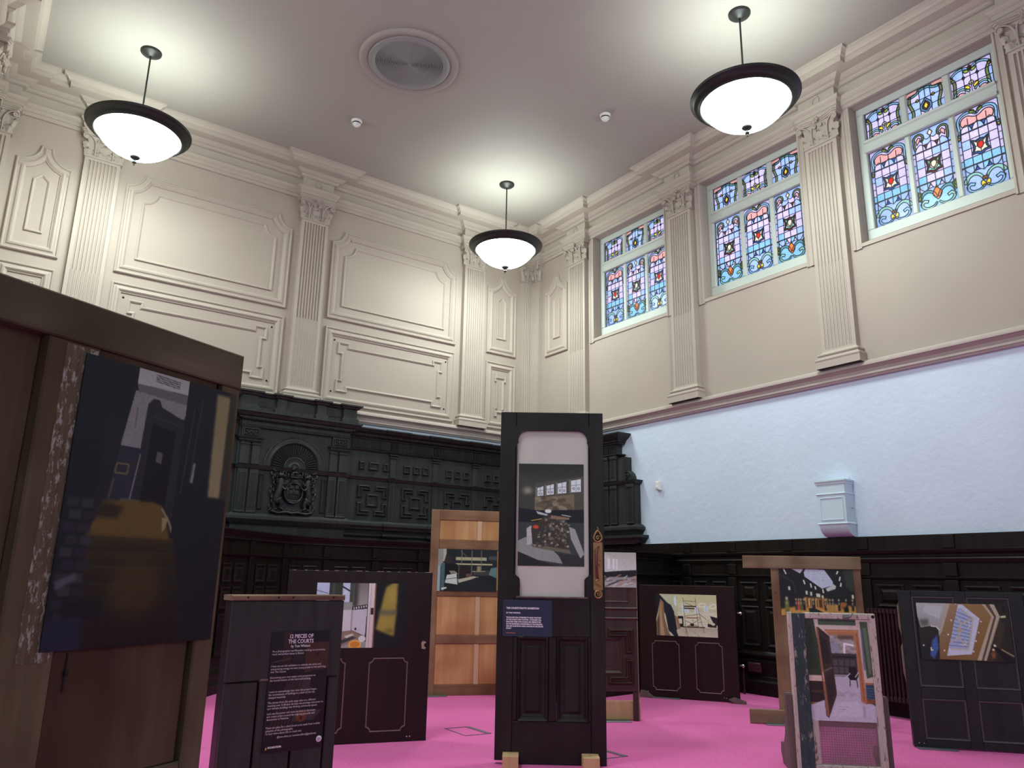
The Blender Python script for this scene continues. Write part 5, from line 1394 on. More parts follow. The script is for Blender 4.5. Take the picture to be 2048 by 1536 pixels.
# ---- b: charcoal text board
e = exhibit('b', 'text_board_door', (1.035, 3.533), 3.0, 'charcoal painted door section with white exhibition text, capped by a pale batten')
plank(e, 'back_frame', M['mahog'], 0.0, 0.53, 0.0, 0.925, -0.1, -0.03)
plank(e, 'rail', M['greydoor'], 0.0, 0.53, 0.592, 0.93, -0.03, 0.0)
for a, b in ((0.0, 0.142), (0.15, 0.312), (0.32, 0.468), (0.476, 0.53)):
    plank(e, 'plank', M['greydoor'], a, b, 0.02, 0.588, -0.03, -0.002)
plank(e, 'joint_backing', M['slot'], 0.005, 0.525, 0.02, 0.6, -0.03, -0.026)
plank(e, 'small_ledge', M['bracket'], 0.147, 0.187, 0.588, 0.598, -0.01, 0.006)
plank(e, 'batten', M['timber_x'], -0.012, 0.532, 0.932, 0.955, -0.1, 0.006)
for u in (0.06, 0.2, 0.27, 0.47): piece(e, 'nail', M['hole'], lambda q: q.ell((u, 0.945, 0.006), (0.005, 0.005, 0.003), 8, 5))

# ---- c: low mahogany door with washroom photo
e = exhibit('c', 'mahogany_door', (1.81, 5.031), -17.0, 'dark mahogany low door with chipped top edge, beside the golden plywood door')
plank(e, 'slab', M['mahog'], 0.0, 0.96, 0.0, 1.075, -0.04, 0.0)
for i in range(14):
    a = 0.02 + 0.068 * i + random.uniform(0, 0.02)
    plank(e, 'chipped_edge', M['chip'], a, a + random.uniform(0.01, 0.045), 1.0735, 1.0765, -0.02, 0.0006, 0.0003)
line_panel(e, 0.555, 0.815, 0.066, 0.52, 0.0, M['mahog_line']); line_panel(e, 0.145, 0.405, 0.066, 0.52, 0.0, M['mahog_line'])
piece(e, 'lock_hole', M['hole'], lambda q: q.lathe([(0, -0.001), (0.012, -0.001), (0.014, 0.0)], (0.932, 0, 0.598), 12, 'y'))
piece(e, 'lock_scar', M['chip'], lambda q: [q.prism([(0.918 + 0.02 * math.cos(t), 0.598 + 0.03 * math.sin(t)) for t in (0, 0.8, 2.0, 2.6, 4.0, 5.2)], 0.0, 0.0006)])
for u in (0.81, 0.83): piece(e, 'screw', M['chrome'], lambda q: q.ell((u + 0.02, 0.03, 0.0), (0.005, 0.005, 0.002), 8, 5))

# ---- d: golden plywood backed door
e = exhibit('d', 'plywood_door', (3.699, 6.427), -23.06, 'tall door with golden plywood panels standing against the black panelling')
plank(e, 'stile', M['plyframe'], -0.035, 0.042, 0.0, 1.672, -0.04, 0.0)
plank(e, 'stile', M['plyframe'], 0.8, 0.875, 0.0, 1.672, -0.04, 0.0)
for b0, b1 in ((1.575, 1.672), (1.30, 1.39), (0.87, 0.925), (0.447, 0.525), (0.0, 0.093)):
    plank(e, 'rail', M['plyframe_x'], 0.042, 0.8, b0, b1, -0.04, -0.001)
for b0, b1 in ((1.39, 1.575), (0.925, 1.30), (0.525, 0.87), (0.093, 0.447)):
    for a0, a1 in ((0.042, 0.408), (0.452, 0.8)): plank(e, 'panel', M['ply'], a0, a1, b0, b1, -0.03, -0.008)
    plank(e, 'pale_strip', M['palestrip'], 0.408, 0.452, b0, b1, -0.03, -0.006, 0.002)
foot_plate(e, -0.03, 0.16, -0.06, 0.07)

# ---- e: tall central door
e = exhibit('e', 'tall_glazed_door', (2.745, 3.979), -36.44, 'tall narrow black-brown door standing upright in the centre with brass pull')
D = M['darkdoor']
plank(e, 'stile', D, 0.0, 0.1, 0.02, 2.09, -0.045, 0.0); plank(e, 'stile', D, 0.566, 0.655, 0.0, 2.09, -0.045, 0.0)
plank(e, 'rail', D, 0.1, 0.566, 1.972, 2.09, -0.045, 0.0); plank(e, 'rail', D, 0.1, 0.566, 0.708, 0.94, -0.045, 0.0); plank(e, 'rail', D, 0.1, 0.566, 0.0, 0.234, -0.045, 0.0)
plank(e, 'muntin', D, 0.312, 0.362, 0.234, 0.708, -0.045, 0.0)
plank(e, 'stile', D, 0.1, 0.128, 0.234, 0.708, -0.045, 0.0); plank(e, 'stile', D, 0.548, 0.566, 0.234, 0.708, -0.045, 0.0)
for a0, a1 in ((0.128, 0.312), (0.362, 0.548)): fielded(e, a0, a1, 0.234, 0.706, 0.0, D)
plank(e, 'glazing_board', M['old_glass'], 0.1, 0.566, 0.93, 2.0, -0.03, -0.014, 0.001)
for sg in (0, 1):
    mx = (lambda u: u) if not sg else (lambda u: 0.666 - u)
    def spand(q):
        p = [(0.096, 1.996), (0.096, 1.872), (0.088, 1.868), (0.104, 1.862), (0.108, 1.884)] + arc(0.175, 1.905, 0.066, 190, 92, 8) + [(0.178, 1.996)]
        p = [(mx(u), v) for u, v in p]; q.prism(p, -0.045, 0.001)
        q.tube([(mx(u), v, 0.0) for u, v in [(0.108, 1.884)] + arc(0.175, 1.905, 0.066, 190, 92, 8) + [(0.333, 1.972)]], 0.004, 6)
    piece(e, 'arched_corner', D, spand)
    def should(q):
        p = [(0.096, 0.936), (0.128, 0.936), (0.128, 1.02)] + arc(0.106, 1.035, 0.022, -20, 80, 5) + [(0.108, 1.066), (0.096, 1.07)]
        p = [(mx(u), v) for u, v in p]; q.prism(p, -0.045, 0.001)
        q.tube([(mx(u), v, 0.0) for u, v in [(0.132, 0.94), (0.132, 1.02)] + arc(0.108, 1.035, 0.024, -20, 80, 5) + [(0.108, 1.07)]], 0.004, 6)
    piece(e, 'shoulder', D, should)
    piece(e, 'glazing_bead', D, lambda q: q.tube([(mx(0.104), 1.07, -0.002), (mx(0.104), 1.88, -0.002)], 0.004, 6))
plank(e, 'sill_bead', M['bracket'], 0.115, 0.55, 0.932, 0.942, -0.01, 0.008)
def plate(q):
    q.bbox(0.586, 0.644, 0.985, 1.272, 0.0, 0.005, 0.002)
    q.prism([(0.592, 0.986), (0.638, 0.986), (0.628, 0.972), (0.602, 0.972)], 0.0, 0.004)
    q.tube([(0.615 + 0.021 * math.cos(t), 0.96 + 0.021 * math.sin(t), 0.003) for t in np.linspace(0, 2 * PI, 20)], 0.0062, 8)
    q.tube([(0.615 + 0.025 * math.cos(t) * (1 if math.sin(t) < 0 else 1 - 0.45 * math.sin(t)), 1.3 + (0.025 if math.sin(t) < 0 else 0.042) * math.sin(t), 0.003) for t in np.linspace(0, 2 * PI, 24)], 0.0062, 8)
piece(e, 'handle_plate', M['brass'], plate)
def scr(q):
    q.tube([(a, b, 0.007) for a, b in spiral(0.615, 1.298, 0.014, 1.2, 0.5, 1, 16)], 0.004, 6)
    q.tube([(0.611, 1.335, 0.005), (0.618, 1.35, 0.006), (0.611, 1.366, 0.005)], 0.0035, 6)
    q.tube([(0.614 + 0.015 * math.cos(t), 1.062 - 0.0085 * t, 0.02 + 0.004 * math.sin(t * 0.5)) for t in np.linspace(0, 6.6, 34)], 0.0046, 8)
    q.tube([(a, b, 0.006) for a, b in spiral(0.615, 0.962, 0.012, 1.2, 1.0, -1, 14)], 0.0035, 6)
    q.tube([(0.624 + 0.008 * math.sin(t * 2.0), 1.165 - 0.009 * t, 0.014) for t in np.linspace(0, 4.5, 24)], 0.0036, 8)
piece(e, 'handle_scroll', M['brass'], scr)
piece(e, 'handle_grip', M['red_grip'], lambda q: q.tube([(0.62, 1.245, 0.006), (0.607, 1.225, 0.03), (0.603, 1.18, 0.044), (0.602, 1.12, 0.046), (0.606, 1.07, 0.034), (0.615, 1.045, 0.016)], [0.006, 0.008, 0.009, 0.009, 0.008, 0.006], 10))
plank(e, 'support_block', M['block'], 0.05, 0.142, 0.0, 0.066, 0.0, 0.11, 0.003); plank(e, 'support_block', M['block'], 0.508, 0.604, 0.0, 0.066, 0.0, 0.11, 0.003)
for u in (0.096, 0.556): piece(e, 'screw', M['hole'], lambda q: q.ell((u, 0.066, 0.04), (0.005, 0.0008, 0.005), 8, 5))

# ---- f: brown panelled door on a plinth, behind the central one
e = exhibit('f', 'brown_fret_door', (4.487, 4.533), -29.8, 'brown painted panelled door half hidden behind the tall central door')
B = M['brownpaint']
plank(e, 'slab', B, -0.60, -0.012, 0.212, 1.26, -0.035, 0.0)
piece(e, 'pale_edge', M['brownlight'], lambda q: q.box(-0.014, -0.008, 0.0, 1.258, -0.034, -0.001))
for v in (0.83, 0.755): piece(e, 'rail_moulding', M['brownlight'] if False else B, lambda q: q.strip([[(u, v + a, b) for u in (-0.6, -0.01)] for a, b in ((-0.014, 0.0), (-0.01, 0.01), (0.0, 0.016), (0.008, 0.01), (0.012, 0.0))]))
piece(e, 'panel', B, lambda q: q.ring(rect(-0.55, -0.075, 0.875, 1.2), [(0, 0.0), (0.0, 0.006), (0.006, 0.008), (0.012, 0.001)], True))
fielded(e, -0.43, -0.14, 0.345, 0.605, 0.004, B)
for sx, a in ((1, -0.56), (-1, -0.05)):
    for sy, b in ((1, 0.265), (-1, 0.68)):
        p = lshape(a, b, 0.2, 0.19, 0.065, sx, sy)
        piece(e, 'fret_piece', B, lambda q: raised(q, p, 0.0, 0.8))
plank(e, 'leg', B, -0.05, -0.012, 0.0, 0.212, -0.035, 0.0); plank(e, 'leg', B, -0.60, -0.55, 0.0, 0.212, -0.035, 0.0)
plank(e, 'plinth_board', M['block'], -0.58, 0.012, 0.005, 0.14, -0.07, -0.04)
foot_plate(e, -0.55, -0.08, -0.08, 0.05)

# ---- g: low mahogany door with scaffold photo
e = exhibit('g', 'mahogany_door', (5.422, 5.45), -56.65, 'dark mahogany low door with two outlined panels and a scaffold photo near the side wall')
plank(e, 'slab', M['mahog'], -0.015, 0.876, 0.006, 1.006, -0.04, 0.0)
line_panel(e, 0.1, 0.356, 0.066, 0.503, 0.0, M['mahog_line']); line_panel(e, 0.498, 0.745, 0.066, 0.503, 0.0, M['mahog_line'])
piece(e, 'wedge_foot', M['bracket'], lambda q: q.prism([(-0.01, 0.0), (0.12, 0.0), (0.04, 0.055), (-0.01, 0.06)], 0.0, 0.05))
piece(e, 'wedge_foot', M['bracket'], lambda q: q.prism([(0.78, 0.03), (0.83, 0.05), (0.93, 0.02), (0.93, 0.0), (0.84, 0.0)], 0.0, 0.05))
foot_plate(e, 0.05, 0.35, -0.03, 0.05)
for u, v in ((0.04, 0.05), (0.055, 0.05), (0.74, 0.035), (0.76, 0.035)): piece(e, 'screw', M['chrome'], lambda q: q.ell((u, v, 0.0), (0.004, 0.004, 0.002), 8, 5))

# ---- h: open timber frame
e = exhibit('h', 'timber_frame', (5.19, 4.052), -44.0, 'bare timber frame with overhanging top board holding a blurred banquet hall photo', 'timber frame')
plank(e, 'top_board', M['timber_x'], 0.0, 0.9, 1.158, 1.256, -0.005, 0.02)
plank(e, 'post', M['timber'], 0.22, 0.322, 0.0, 1.158, -0.04, -0.005); plank(e, 'post', M['timber'], 0.818, 0.898, 0.0, 1.158, -0.04, -0.005)
plank(e, 'base_board', M['timber_x'], -0.01, 0.9, 0.004, 0.104, -0.004, 0.022)
piece(e, 'nail_hole', M['hole'], lambda q: q.ell((0.24, 0.97, -0.004), (0.004, 0.004, 0.002), 8, 5))
foot_plate(e, 0.1, 0.3, -0.03, 0.08)

# ---- i: peeling window frame with wired glass
e = exhibit('i', 'peeling_window_frame', (4.105, 2.88), -44.0, 'narrow peeling green and cream window frame with wired glass in the right foreground', 'window frame')
plank(e, 'stile', M['green_flake'], 0.008, 0.08, 0.0, 0.875, -0.045, 0.004); plank(e, 'stile_edge', M['cream_flake'], -0.014, 0.008, 0.0, 0.88, -0.045, 0.0)
plank(e, 'stile', M['cream_flake'], 0.436, 0.476, 0.0, 0.88, -0.045, 0.0); plank(e, 'rail', M['cream_flake'], 0.08, 0.436, 0.846, 0.88, -0.045, 0.0)
plank(e, 'rail', M['cream_flake'], 0.08, 0.436, 0.0, 0.052, -0.045, 0.0); plank(e, 'inner_stile', M['cream_flake'], 0.08, 0.118, 0.052, 0.288, -0.04, -0.006)
piece(e, 'bolt_hole', M['hole'], lambda q: q.lathe([(0, -0.001), (0.009, -0.001)], (0.462, 0, 0.863), 12, 'y'))
def catch(q):
    q.tube([(0.30, 0.855, 0.004), (0.335, 0.862, 0.01), (0.35, 0.885, 0.01)], [0.006, 0.005, 0.004], 8); q.bbox(0.295, 0.33, 0.848, 0.872, 0.0, 0.006, 0.002)
piece(e, 'window_catch', M['steel'], catch)
wg = bpy.data.materials.new('wired_glass'); wg.use_nodes = True
_t = wg.node_tree; _o = [k for k in _t.nodes if k.type == 'OUTPUT_MATERIAL'][0]
_tr = N(_t, 'BsdfTransparent'); _df = N(_t, 'BsdfDiffuse'); _mx = N(_t, 'MixShader'); _gl = N(_t, 'BsdfGlossy'); _m2 = N(_t, 'MixShader')
_tr.inputs['Color'].default_value = (0.82, 0.76, 0.8, 1); _df.inputs['Color'].default_value = (0.3, 0.24, 0.22, 1); _gl.inputs['Roughness'].default_value = 0.25; _m2.inputs[0].default_value = 0.05
_nz = noise(_t, 9, 5); _rp = ramp(_t, _nz.outputs['Fac'], [(0.3, (0.22, 0.22, 0.22)), (0.7, (0.5, 0.5, 0.5))])
_t.links.new(_rp.outputs['Color'], _mx.inputs[0]); _t.links.new(_tr.outputs[0], _mx.inputs[1]); _t.links.new(_df.outputs[0], _mx.inputs[2]); _t.links.new(_mx.outputs[0], _m2.inputs[1]); _t.links.new(_gl.outputs[0], _m2.inputs[2]); _t.links.new(_m2.outputs[0], _o.inputs['Surface'])
plank(e, 'glass', wg, 0.118, 0.436, 0.05, 0.288, -0.026, -0.02, 0.0005)
def wires(q):
    for i in range(1, 24): q.box(0.118 + 0.0133 * i - 0.0007, 0.118 + 0.0133 * i + 0.0007, 0.052, 0.286, -0.0238, -0.0228)
    for i in range(1, 18): q.box(0.12, 0.434, 0.052 + 0.0133 * i - 0.0007, 0.052 + 0.0133 * i + 0.0007, -0.0236, -0.023)
o = piece(e, 'wire_mesh', M['steel'], wires); o['kind'] = 'stuff'
for u0, u1 in ((-0.05, -0.014), (0.478, 0.512)):
    def brk(q):
        pts = [(-0.05, 0.0), (-0.05, 0.42), (-0.09, 0.42), (-0.11, 0.3), (-0.14, 0.19), (-0.2, 0.12), (-0.29, 0.115), (-0.31, 0.06), (-0.25, 0.0)]
        k = len(pts)
        q.add([(u0, v, n) for n, v in pts] + [(u1, v, n) for n, v in pts], [tuple(range(k)), tuple(range(k, 2 * k))] + [(i, (i + 1) % k, k + (i + 1) % k, k + i) for i in range(k)])
        q.box(u0, u1, 0.0, 0.415, -0.05, -0.03)
    piece(e, 'side_bracket', M['bracket'], brk)

# ---- j: dark panelled door at the right edge
e = exhibit('j', 'dark_panel_door', (5.411, 2.911), -48.1, 'dark navy-brown panelled low door cut by the right edge of the photo')
J = M['navy_door']
plank(e, 'slab', J, 0.0, 0.77, 0.008, 1.01, -0.045, -0.006)
for a0, a1 in ((0.0, 0.075), (0.345, 0.418), (0.685, 0.77)): plank(e, 'stile', J, a0, a1, 0.008, 1.01, -0.02, 0.0, 0.003)
for a0, a1 in ((0.075, 0.345), (0.418, 0.685)):
    for b0, b1 in ((0.008, 0.055), (0.31, 0.384), (0.972, 1.01)): plank(e, 'rail', J, a0, a1, b0, b1, -0.02, -0.0005, 0.003)
    for b0, b1 in ((0.055, 0.31), (0.384, 0.972)): piece(e, 'panel_bead', M['bead'], lambda q: q.ring(rect(a0, a1, b0, b1), [(0, 0.0), (0.004, 0.003), (0.01, 0.001), (0.014, -0.006)]))
for b0, b1 in ((0.7, 0.93), (0.4, 0.66)):
    piece(e, 'back_brace', M['bracket'], lambda q: q.add([(0.0, b0, -0.045), (0.0, b1, -0.045), (0.0, b1 - 0.03, -0.1), (0.0, b0 + 0.06, -0.1), (0.03, b0, -0.045), (0.03, b1, -0.045), (0.03, b1 - 0.03, -0.1), (0.03, b0 + 0.06, -0.1)], [(0, 1, 2, 3), (4, 5, 6, 7), (0, 1, 5, 4), (1, 2, 6, 5), (2, 3, 7, 6), (3, 0, 4, 7)]))
foot_plate(e, 0.01, 0.25, -0.08, 0.06)
for u in (0.03, 0.06): piece(e, 'screw', M['chrome'], lambda q: q.ell((u, 0.03, 0.0), (0.004, 0.004, 0.002), 8, 5))
# ------------------------------------------------------------------ the prints
# a: dark corridor with stairs
c = Cv(200, 290, (17, 22, 27))
c.rect(0.0, 0, 0.3, 1, (15, 21, 27)); c.rect(0.16, 0.2, 0.26, 0.8, (27, 29, 28), soft=6)
c.poly([(0.31, 0), (0.675, 0), (0.672, 0.058), (0.31, 0.062)], (150, 150, 150), to=(160, 160, 160)); c.poly([(0.31, 0.062), (0.672, 0.058), (0.65, 0.1), (0.32, 0.09)], (92, 92, 94))
for k in range(4): c.line((0.42, 0.012 + 0.008 * k), (0.58, 0.018 + 0.008 * k), 0.006, (70, 70, 72))
c.poly([(0.305, 0.09), (0.65, 0.1), (0.635, 0.16), (0.40, 0.14), (0.385, 0.3), (0.26, 0.3)], (122, 120, 124)); c.line((0.33, 0.15), (0.33, 0.23), 0.006, (70, 68, 72))
c.poly([(0.39, 0.13), (0.42, 0.105), (0.46, 0.105), (0.48, 0.13), (0.64, 0.165), (0.63, 0.62), (0.36, 0.62)], (34, 34, 42)); c.poly([(0.435, 0.2), (0.59, 0.215), (0.575, 0.57), (0.41, 0.57)], (14, 14, 17))
c.poly([(0.485, 0.3), (0.523, 0.303), (0.52, 0.345), (0.482, 0.34)], (84, 84, 86)); c.line((0.43, 0.17), (0.62, 0.19), 0.008, (48, 48, 56))
c.poly([(0.26, 0.3), (0.385, 0.3), (0.37, 0.5), (0.22, 0.5)], (37, 38, 50)); c.path([(0.255, 0.365), (0.325, 0.365), (0.32, 0.4), (0.25, 0.4), (0.255, 0.365)], 0.01, (92, 84, 66)); c.line((0.25, 0.42), (0.235, 0.49), 0.008, (80, 72, 54))
c.line((0.385, 0.32), (0.355, 0.49), 0.007, (120, 116, 110)); c.rect(0.3, 0.488, 0.42, 0.5, (80, 78, 74))
c.poly([(0.21, 0.5), (0.5, 0.49), (0.56, 0.5), (0.64, 0.63), (0.14, 0.63)], (92, 72, 30), soft=2); c.poly([(0.2, 0.5), (0.33, 0.52), (0.3, 0.56), (0.17, 0.56)], (40, 34, 20), soft=4)
c.path([(0.56, 0.51), (0.62, 0.56), (0.66, 0.62)], 0.014, (120, 112, 92)); c.poly([(0.57, 0.545), (0.61, 0.54), (0.6, 0.58), (0.58, 0.6)], (140, 128, 84))
c.rect(0.64, 0.0, 0.85, 1, (18, 22, 26)); c.line((0.7, 0.1), (0.67, 0.45), 0.006, (52, 54, 60)); c.line((0.75, 0.06), (0.72, 0.4), 0.008, (44, 48, 52)); c.poly([(0.735, 0.32), (0.75, 0.32), (0.745, 0.4), (0.725, 0.4)], (120, 122, 124), soft=1)
c.poly([(0.85, 0.02), (0.955, 0.02), (0.95, 0.45), (0.86, 0.45)], (122, 112, 78), soft=3, to=(132, 122, 92)); c.rect(0.955, 0, 1, 0.6, (46, 44, 30), soft=3); c.rect(0.84, 0.45, 1, 1, (17, 20, 24), soft=3)
for k in range(7):
    y = 0.62 + 0.055 * k; f = 1 - 0.1 * k
    c.poly([(0.15 + 0.005 * k, y), (0.66 + 0.02 * k, y), (0.67 + 0.02 * k, y + 0.05), (0.15, y + 0.05)], (int(58 * f), int(46 * f), int(20 * f)), soft=3, to=(int(30 * f) + 6, int(26 * f) + 6, 14)); c.line((0.2, y), (0.66, y), 0.005, (int(88 * f), int(72 * f), int(36 * f)), alpha=0.6)
c.ell(0.46, 0.8, 0.16, 0.1, (70, 56, 20), soft=14, alpha=0.6)
for k in range(11):
    for j in range(2): c.rect(0.02 + 0.075 * j + 0.02 * (k % 2), 0.5 + 0.042 * k, 0.085 + 0.075 * j + 0.02 * (k % 2), 0.532 + 0.042 * k, [(40, 38, 46), (48, 46, 54), (34, 32, 42)][(k + j) % 3], soft=2)
c.poly([(0.02, 0.78), (0.12, 0.75), (0.13, 0.77), (0.03, 0.81)], (78, 72, 84), soft=2); c.rect(0.07, 0.84, 0.28, 0.9, (12, 15, 19), soft=4); c.rect(0, 0.9, 0.2, 1, (24, 30, 48), soft=8)
c.grain(0.02, 1)
photo(c, 'photo_print', 'large portrait photo of a dark corridor and steps on the left weathered door', 'a', -0.468, -0.018, 0.882, 1.532, 0.005)

# b: text panel over a faint dark picture
c = Cv(110, 200, (22, 19, 21))
c.rect(0, 0, 0.22, 0.28, (18, 20, 24)); c.rect(0.22, 0, 0.36, 0.3, (46, 30, 24)); c.rect(0.36, 0, 1, 0.1, (16, 16, 18)); c.rect(0.4, 0.1, 0.62, 0.26, (26, 34, 26)); c.poly([(0.6, 0.1), (1, 0.1), (1, 0.33), (0.6, 0.36)], (66, 40, 30)); c.rect(0.78, 0.19, 0.83, 0.22, (38, 26, 22))
c.line((0.05, 0.26), (0.36, 0.23), 0.02, (64, 58, 54)); c.poly([(0.55, 0.4), (0.75, 0.4), (0.7, 0.55), (0.5, 0.5)], (58, 48, 50))
for k in range(7): c.line((0.06 + 0.06 * k, 0.86), (0.34 + 0.04 * k, 0.42), 0.03, (48 + 3 * (k % 3), 38, 36))
c.rect(0.72, 0.34, 1, 0.62, (24, 22, 26)); c.poly([(0.5, 0.66), (0.95, 0.68), (0.8, 0.76), (0.45, 0.76)], (56, 50, 52)); c.ell(0.6, 0.72, 0.09, 0.05, (96, 54, 22)); c.poly([(0.58, 0.75), (0.62, 0.75), (0.6, 0.69)], (40, 20, 12)); c.rect(0, 0.83, 1, 1, (18, 16, 17), soft=6); c.grain(0.025, 1)
pb = photo(c, 'text_panel', 'dark printed text panel with white exhibition statement on the charcoal board', 'b', 0.185, 0.465, 0.29, 0.795, 0.001, 'text panel')
n = 0.0044
W_ = M['ink_white']
lettering('12 PIECES OF\nTHE COURTS', pb, 0.325, 0.785, n, 0.0235, W_, 'CENTER', bold=0.0006, line=0.95, sx=0.86)
lettering('by Tom Whitson', pb, 0.325, 0.739, n, 0.0155, W_, 'CENTER', bold=0.0003, sx=0.86)
def para(t, v): lettering(t, pb, 0.193, v, n, 0.0122, W_, bold=0.0, line=0.98, sx=0.88)
para("I'm a photographer and filmmaker working on community,\nmusic and protest issues in Bristol.", 0.718)
para('I have set out this exhibition to embody the active and\nempowering energy we want young people to feel and bring\ninto The Courts.', 0.655)
para('Discovering your own angles and perspectives on\nthe transformation of this historical building.', 0.607)
para('I want to acknowledge that since this project began,\nthe connotations of buildings in a state of ruin has\nchanged massively.', 0.548)
para('The photos from this early stage take on a different\nmeaning now. In Bristol, we have the privilege and power to\nturn derelict buildings into thriving community spaces.', 0.503)
para("Let's use the power and voice we have to illuminate\nand create action around the ongoing genocide and\ndevastation in Palestine.", 0.458)
para('There are plans for a short book to be made from a wider\nselection of the photographs.\nTo hear more about this or reach out:', 0.4)
lettering('@tom.whits.on / tomshortfilms@gmail.com', pb, 0.34, 0.359, n, 0.0115, W_, 'CENTER', sx=0.9)
lettering('BOOMSATSUMA', pb, 0.21, 0.319, n, 0.0105, W_, bold=0.0006, sx=0.8)
q = MB(local); q.prism([(0.198, 0.309), (0.203, 0.318), (0.206, 0.31), (0.201, 0.304)], n, n + 0.0002); q.build('leaf_mark', M['ink_yellow'], pb)
q = MB(local); q.lathe([(0, -n - 0.0002), (0.0135, -n - 0.0002), (0.0135, -n)], (0.447, 0, 0.327), 24, 'y'); q.build('round_logo', W_, pb)
q = MB(local)
for k, w in enumerate((0.006, 0.008, 0.008, 0.006)): q.box(0.447 - w, 0.447 + w, 0.3315 - 0.0035 * k, 0.3332 - 0.0035 * k, n, n + 0.0005)
q.build('logo_lines', M['ink_grey'], pb)

# c: washroom with yellow coat
c = Cv(160, 112, (16, 20, 22))
c.rect(0, 0, 0.14, 0.36, (190, 198, 228), to=(176, 188, 222)); c.line((0, 0.12), (0.13, 0.17), 0.012, (120, 128, 158)); c.rect(0.138, 0, 0.285, 0.45, (52, 58, 48)); c.rect(0.17, 0, 0.2, 0.45, (66, 72, 60))
c.rect(0.285, 0, 0.37, 0.4, (196, 204, 232)); c.line((0.28, 0.06), (0.38, 0.14), 0.016, (30, 32, 34)); c.rect(0.365, 0, 0.4, 0.45, (70, 74, 66)); c.rect(0.4, 0, 0.57, 0.37, (120, 114, 118), to=(166, 158, 160)); c.rect(0.4, 0, 0.46, 0.37, (60, 60, 58), soft=5)
c.rect(0.2, 0.3, 0.4, 0.45, (150, 150, 152)); c.poly([(0.4, 0.37), (0.57, 0.33), (0.57, 0.4), (0.4, 0.42)], (24, 22, 26))
for k in range(6): c.rect(0.415 + 0.027 * k, 0.375 - 0.006 * k, 0.428 + 0.027 * k, 0.41 - 0.006 * k, (210, 206, 214))
c.poly([(0.4, 0.42), (0.57, 0.4), (0.56, 0.82), (0.41, 0.73)], (196, 192, 206)); c.rect(0.2, 0.42, 0.4, 0.76, (206, 198, 206)); c.rect(0.396, 0.42, 0.408, 0.74, (150, 138, 140)); c.ell(0.452, 0.71, 0.012, 0.02, (30, 26, 28))
c.poly([(0.1, 0.78), (0.4, 0.73), (0.56, 0.83), (0.5, 1), (0.1, 1)], (140, 116, 106)); c.poly([(0.33, 0.82), (0.42, 0.78), (0.44, 0.8), (0.36, 0.85)], (206, 198, 196)); c.poly([(0.1, 0.98), (0.42, 0.82), (0.47, 0.84), (0.2, 1)], (60, 60, 62)); c.poly([(0.25, 1), (0.45, 0.9), (0.6, 0.9), (0.6, 1)], (150, 146, 150))
c.ell(0.53, 0.86, 0.04, 0.05, (214, 212, 220)); c.poly([(0.385, 0.95), (0.525, 0.95), (0.51, 1.05), (0.4, 1.05)], (222, 150, 66)); c.ell(0.455, 0.94, 0.07, 0.065, (232, 176, 86)); c.ell(0.455, 0.945, 0.055, 0.05, (206, 130, 50))
c.rect(0.575, 0, 0.652, 1, (218, 206, 210), to=(206, 192, 196)); c.rect(0.6, 0, 0.604, 1, (150, 120, 118)); c.rect(0.645, 0, 0.662, 1, (138, 96, 72)); c.rect(0.61, 0.39, 0.64, 0.49, (28, 34, 32)); c.rect(0.66, 0, 1, 1, (15, 19, 21))
c.poly([(0.77, 0.06), (0.85, -0.01), (0.905, -0.01), (0.9, 0.5), (0.885, 0.83), (0.675, 0.72), (0.72, 0.4), (0.745, 0.2)], (158, 138, 62), soft=4); c.rect(0.7, 0.42, 0.9, 0.5, (92, 92, 84), soft=5, alpha=0.8); c.ell(0.83, 0.74, 0.05, 0.03, (74, 66, 34), soft=5, alpha=0.6); c.ell(0.84, 0.2, 0.04, 0.12, (176, 156, 74), soft=6, alpha=0.6); c.grain(0.015, 1)
photo(c, 'photo_print', 'landscape photo of a tiled washroom, orange bucket and yellow coat on the mahogany door', 'c', 0.186, 0.777, 0.585, 0.997, 0.001)

# d: building site with scaffold poles
c = Cv(150, 104, (26, 32, 36))
c.rect(0.0, 0, 0.09, 0.4, (138, 138, 134)); c.rect(0.09, 0.0, 0.14, 0.3, (172, 170, 164)); c.poly([(0.14, 0.12), (0.24, 0.2), (0.22, 0.45), (0.1, 0.34)], (44, 38, 32)); c.rect(0.3, 0.19, 0.82, 0.27, (170, 164, 138), soft=1); c.rect(0.3, 0.34, 0.92, 0.375, (186, 178, 150)); c.rect(0.86, 0.16, 1.0, 0.25, (66, 76, 78), soft=3)
for x in (0.4, 0.57, 0.73): c.line((x, 0.03), (x, 0.62), 0.012, (118, 112, 100))
c.line((0.38, 0.05), (0.5, 0.2), 0.01, (100, 96, 90)); c.rect(0.06, 0.34, 0.12, 0.98, (70, 96, 104)); c.rect(0.0, 0.4, 0.05, 1, (150, 168, 176)); c.poly([(0.12, 0.33), (0.33, 0.36), (0.34, 0.62), (0.12, 0.6)], (14, 18, 20)); c.poly([(0.16, 0.62), (0.32, 0.58), (0.34, 0.84), (0.13, 0.8)], (196, 204, 208)); c.line((0.13, 0.72), (0.33, 0.68), 0.01, (60, 70, 76))
for k in range(5): c.line((0.2 + 0.02 * k, 0.52), (0.24 + 0.025 * k, 0.6), 0.008, (200, 196, 184))
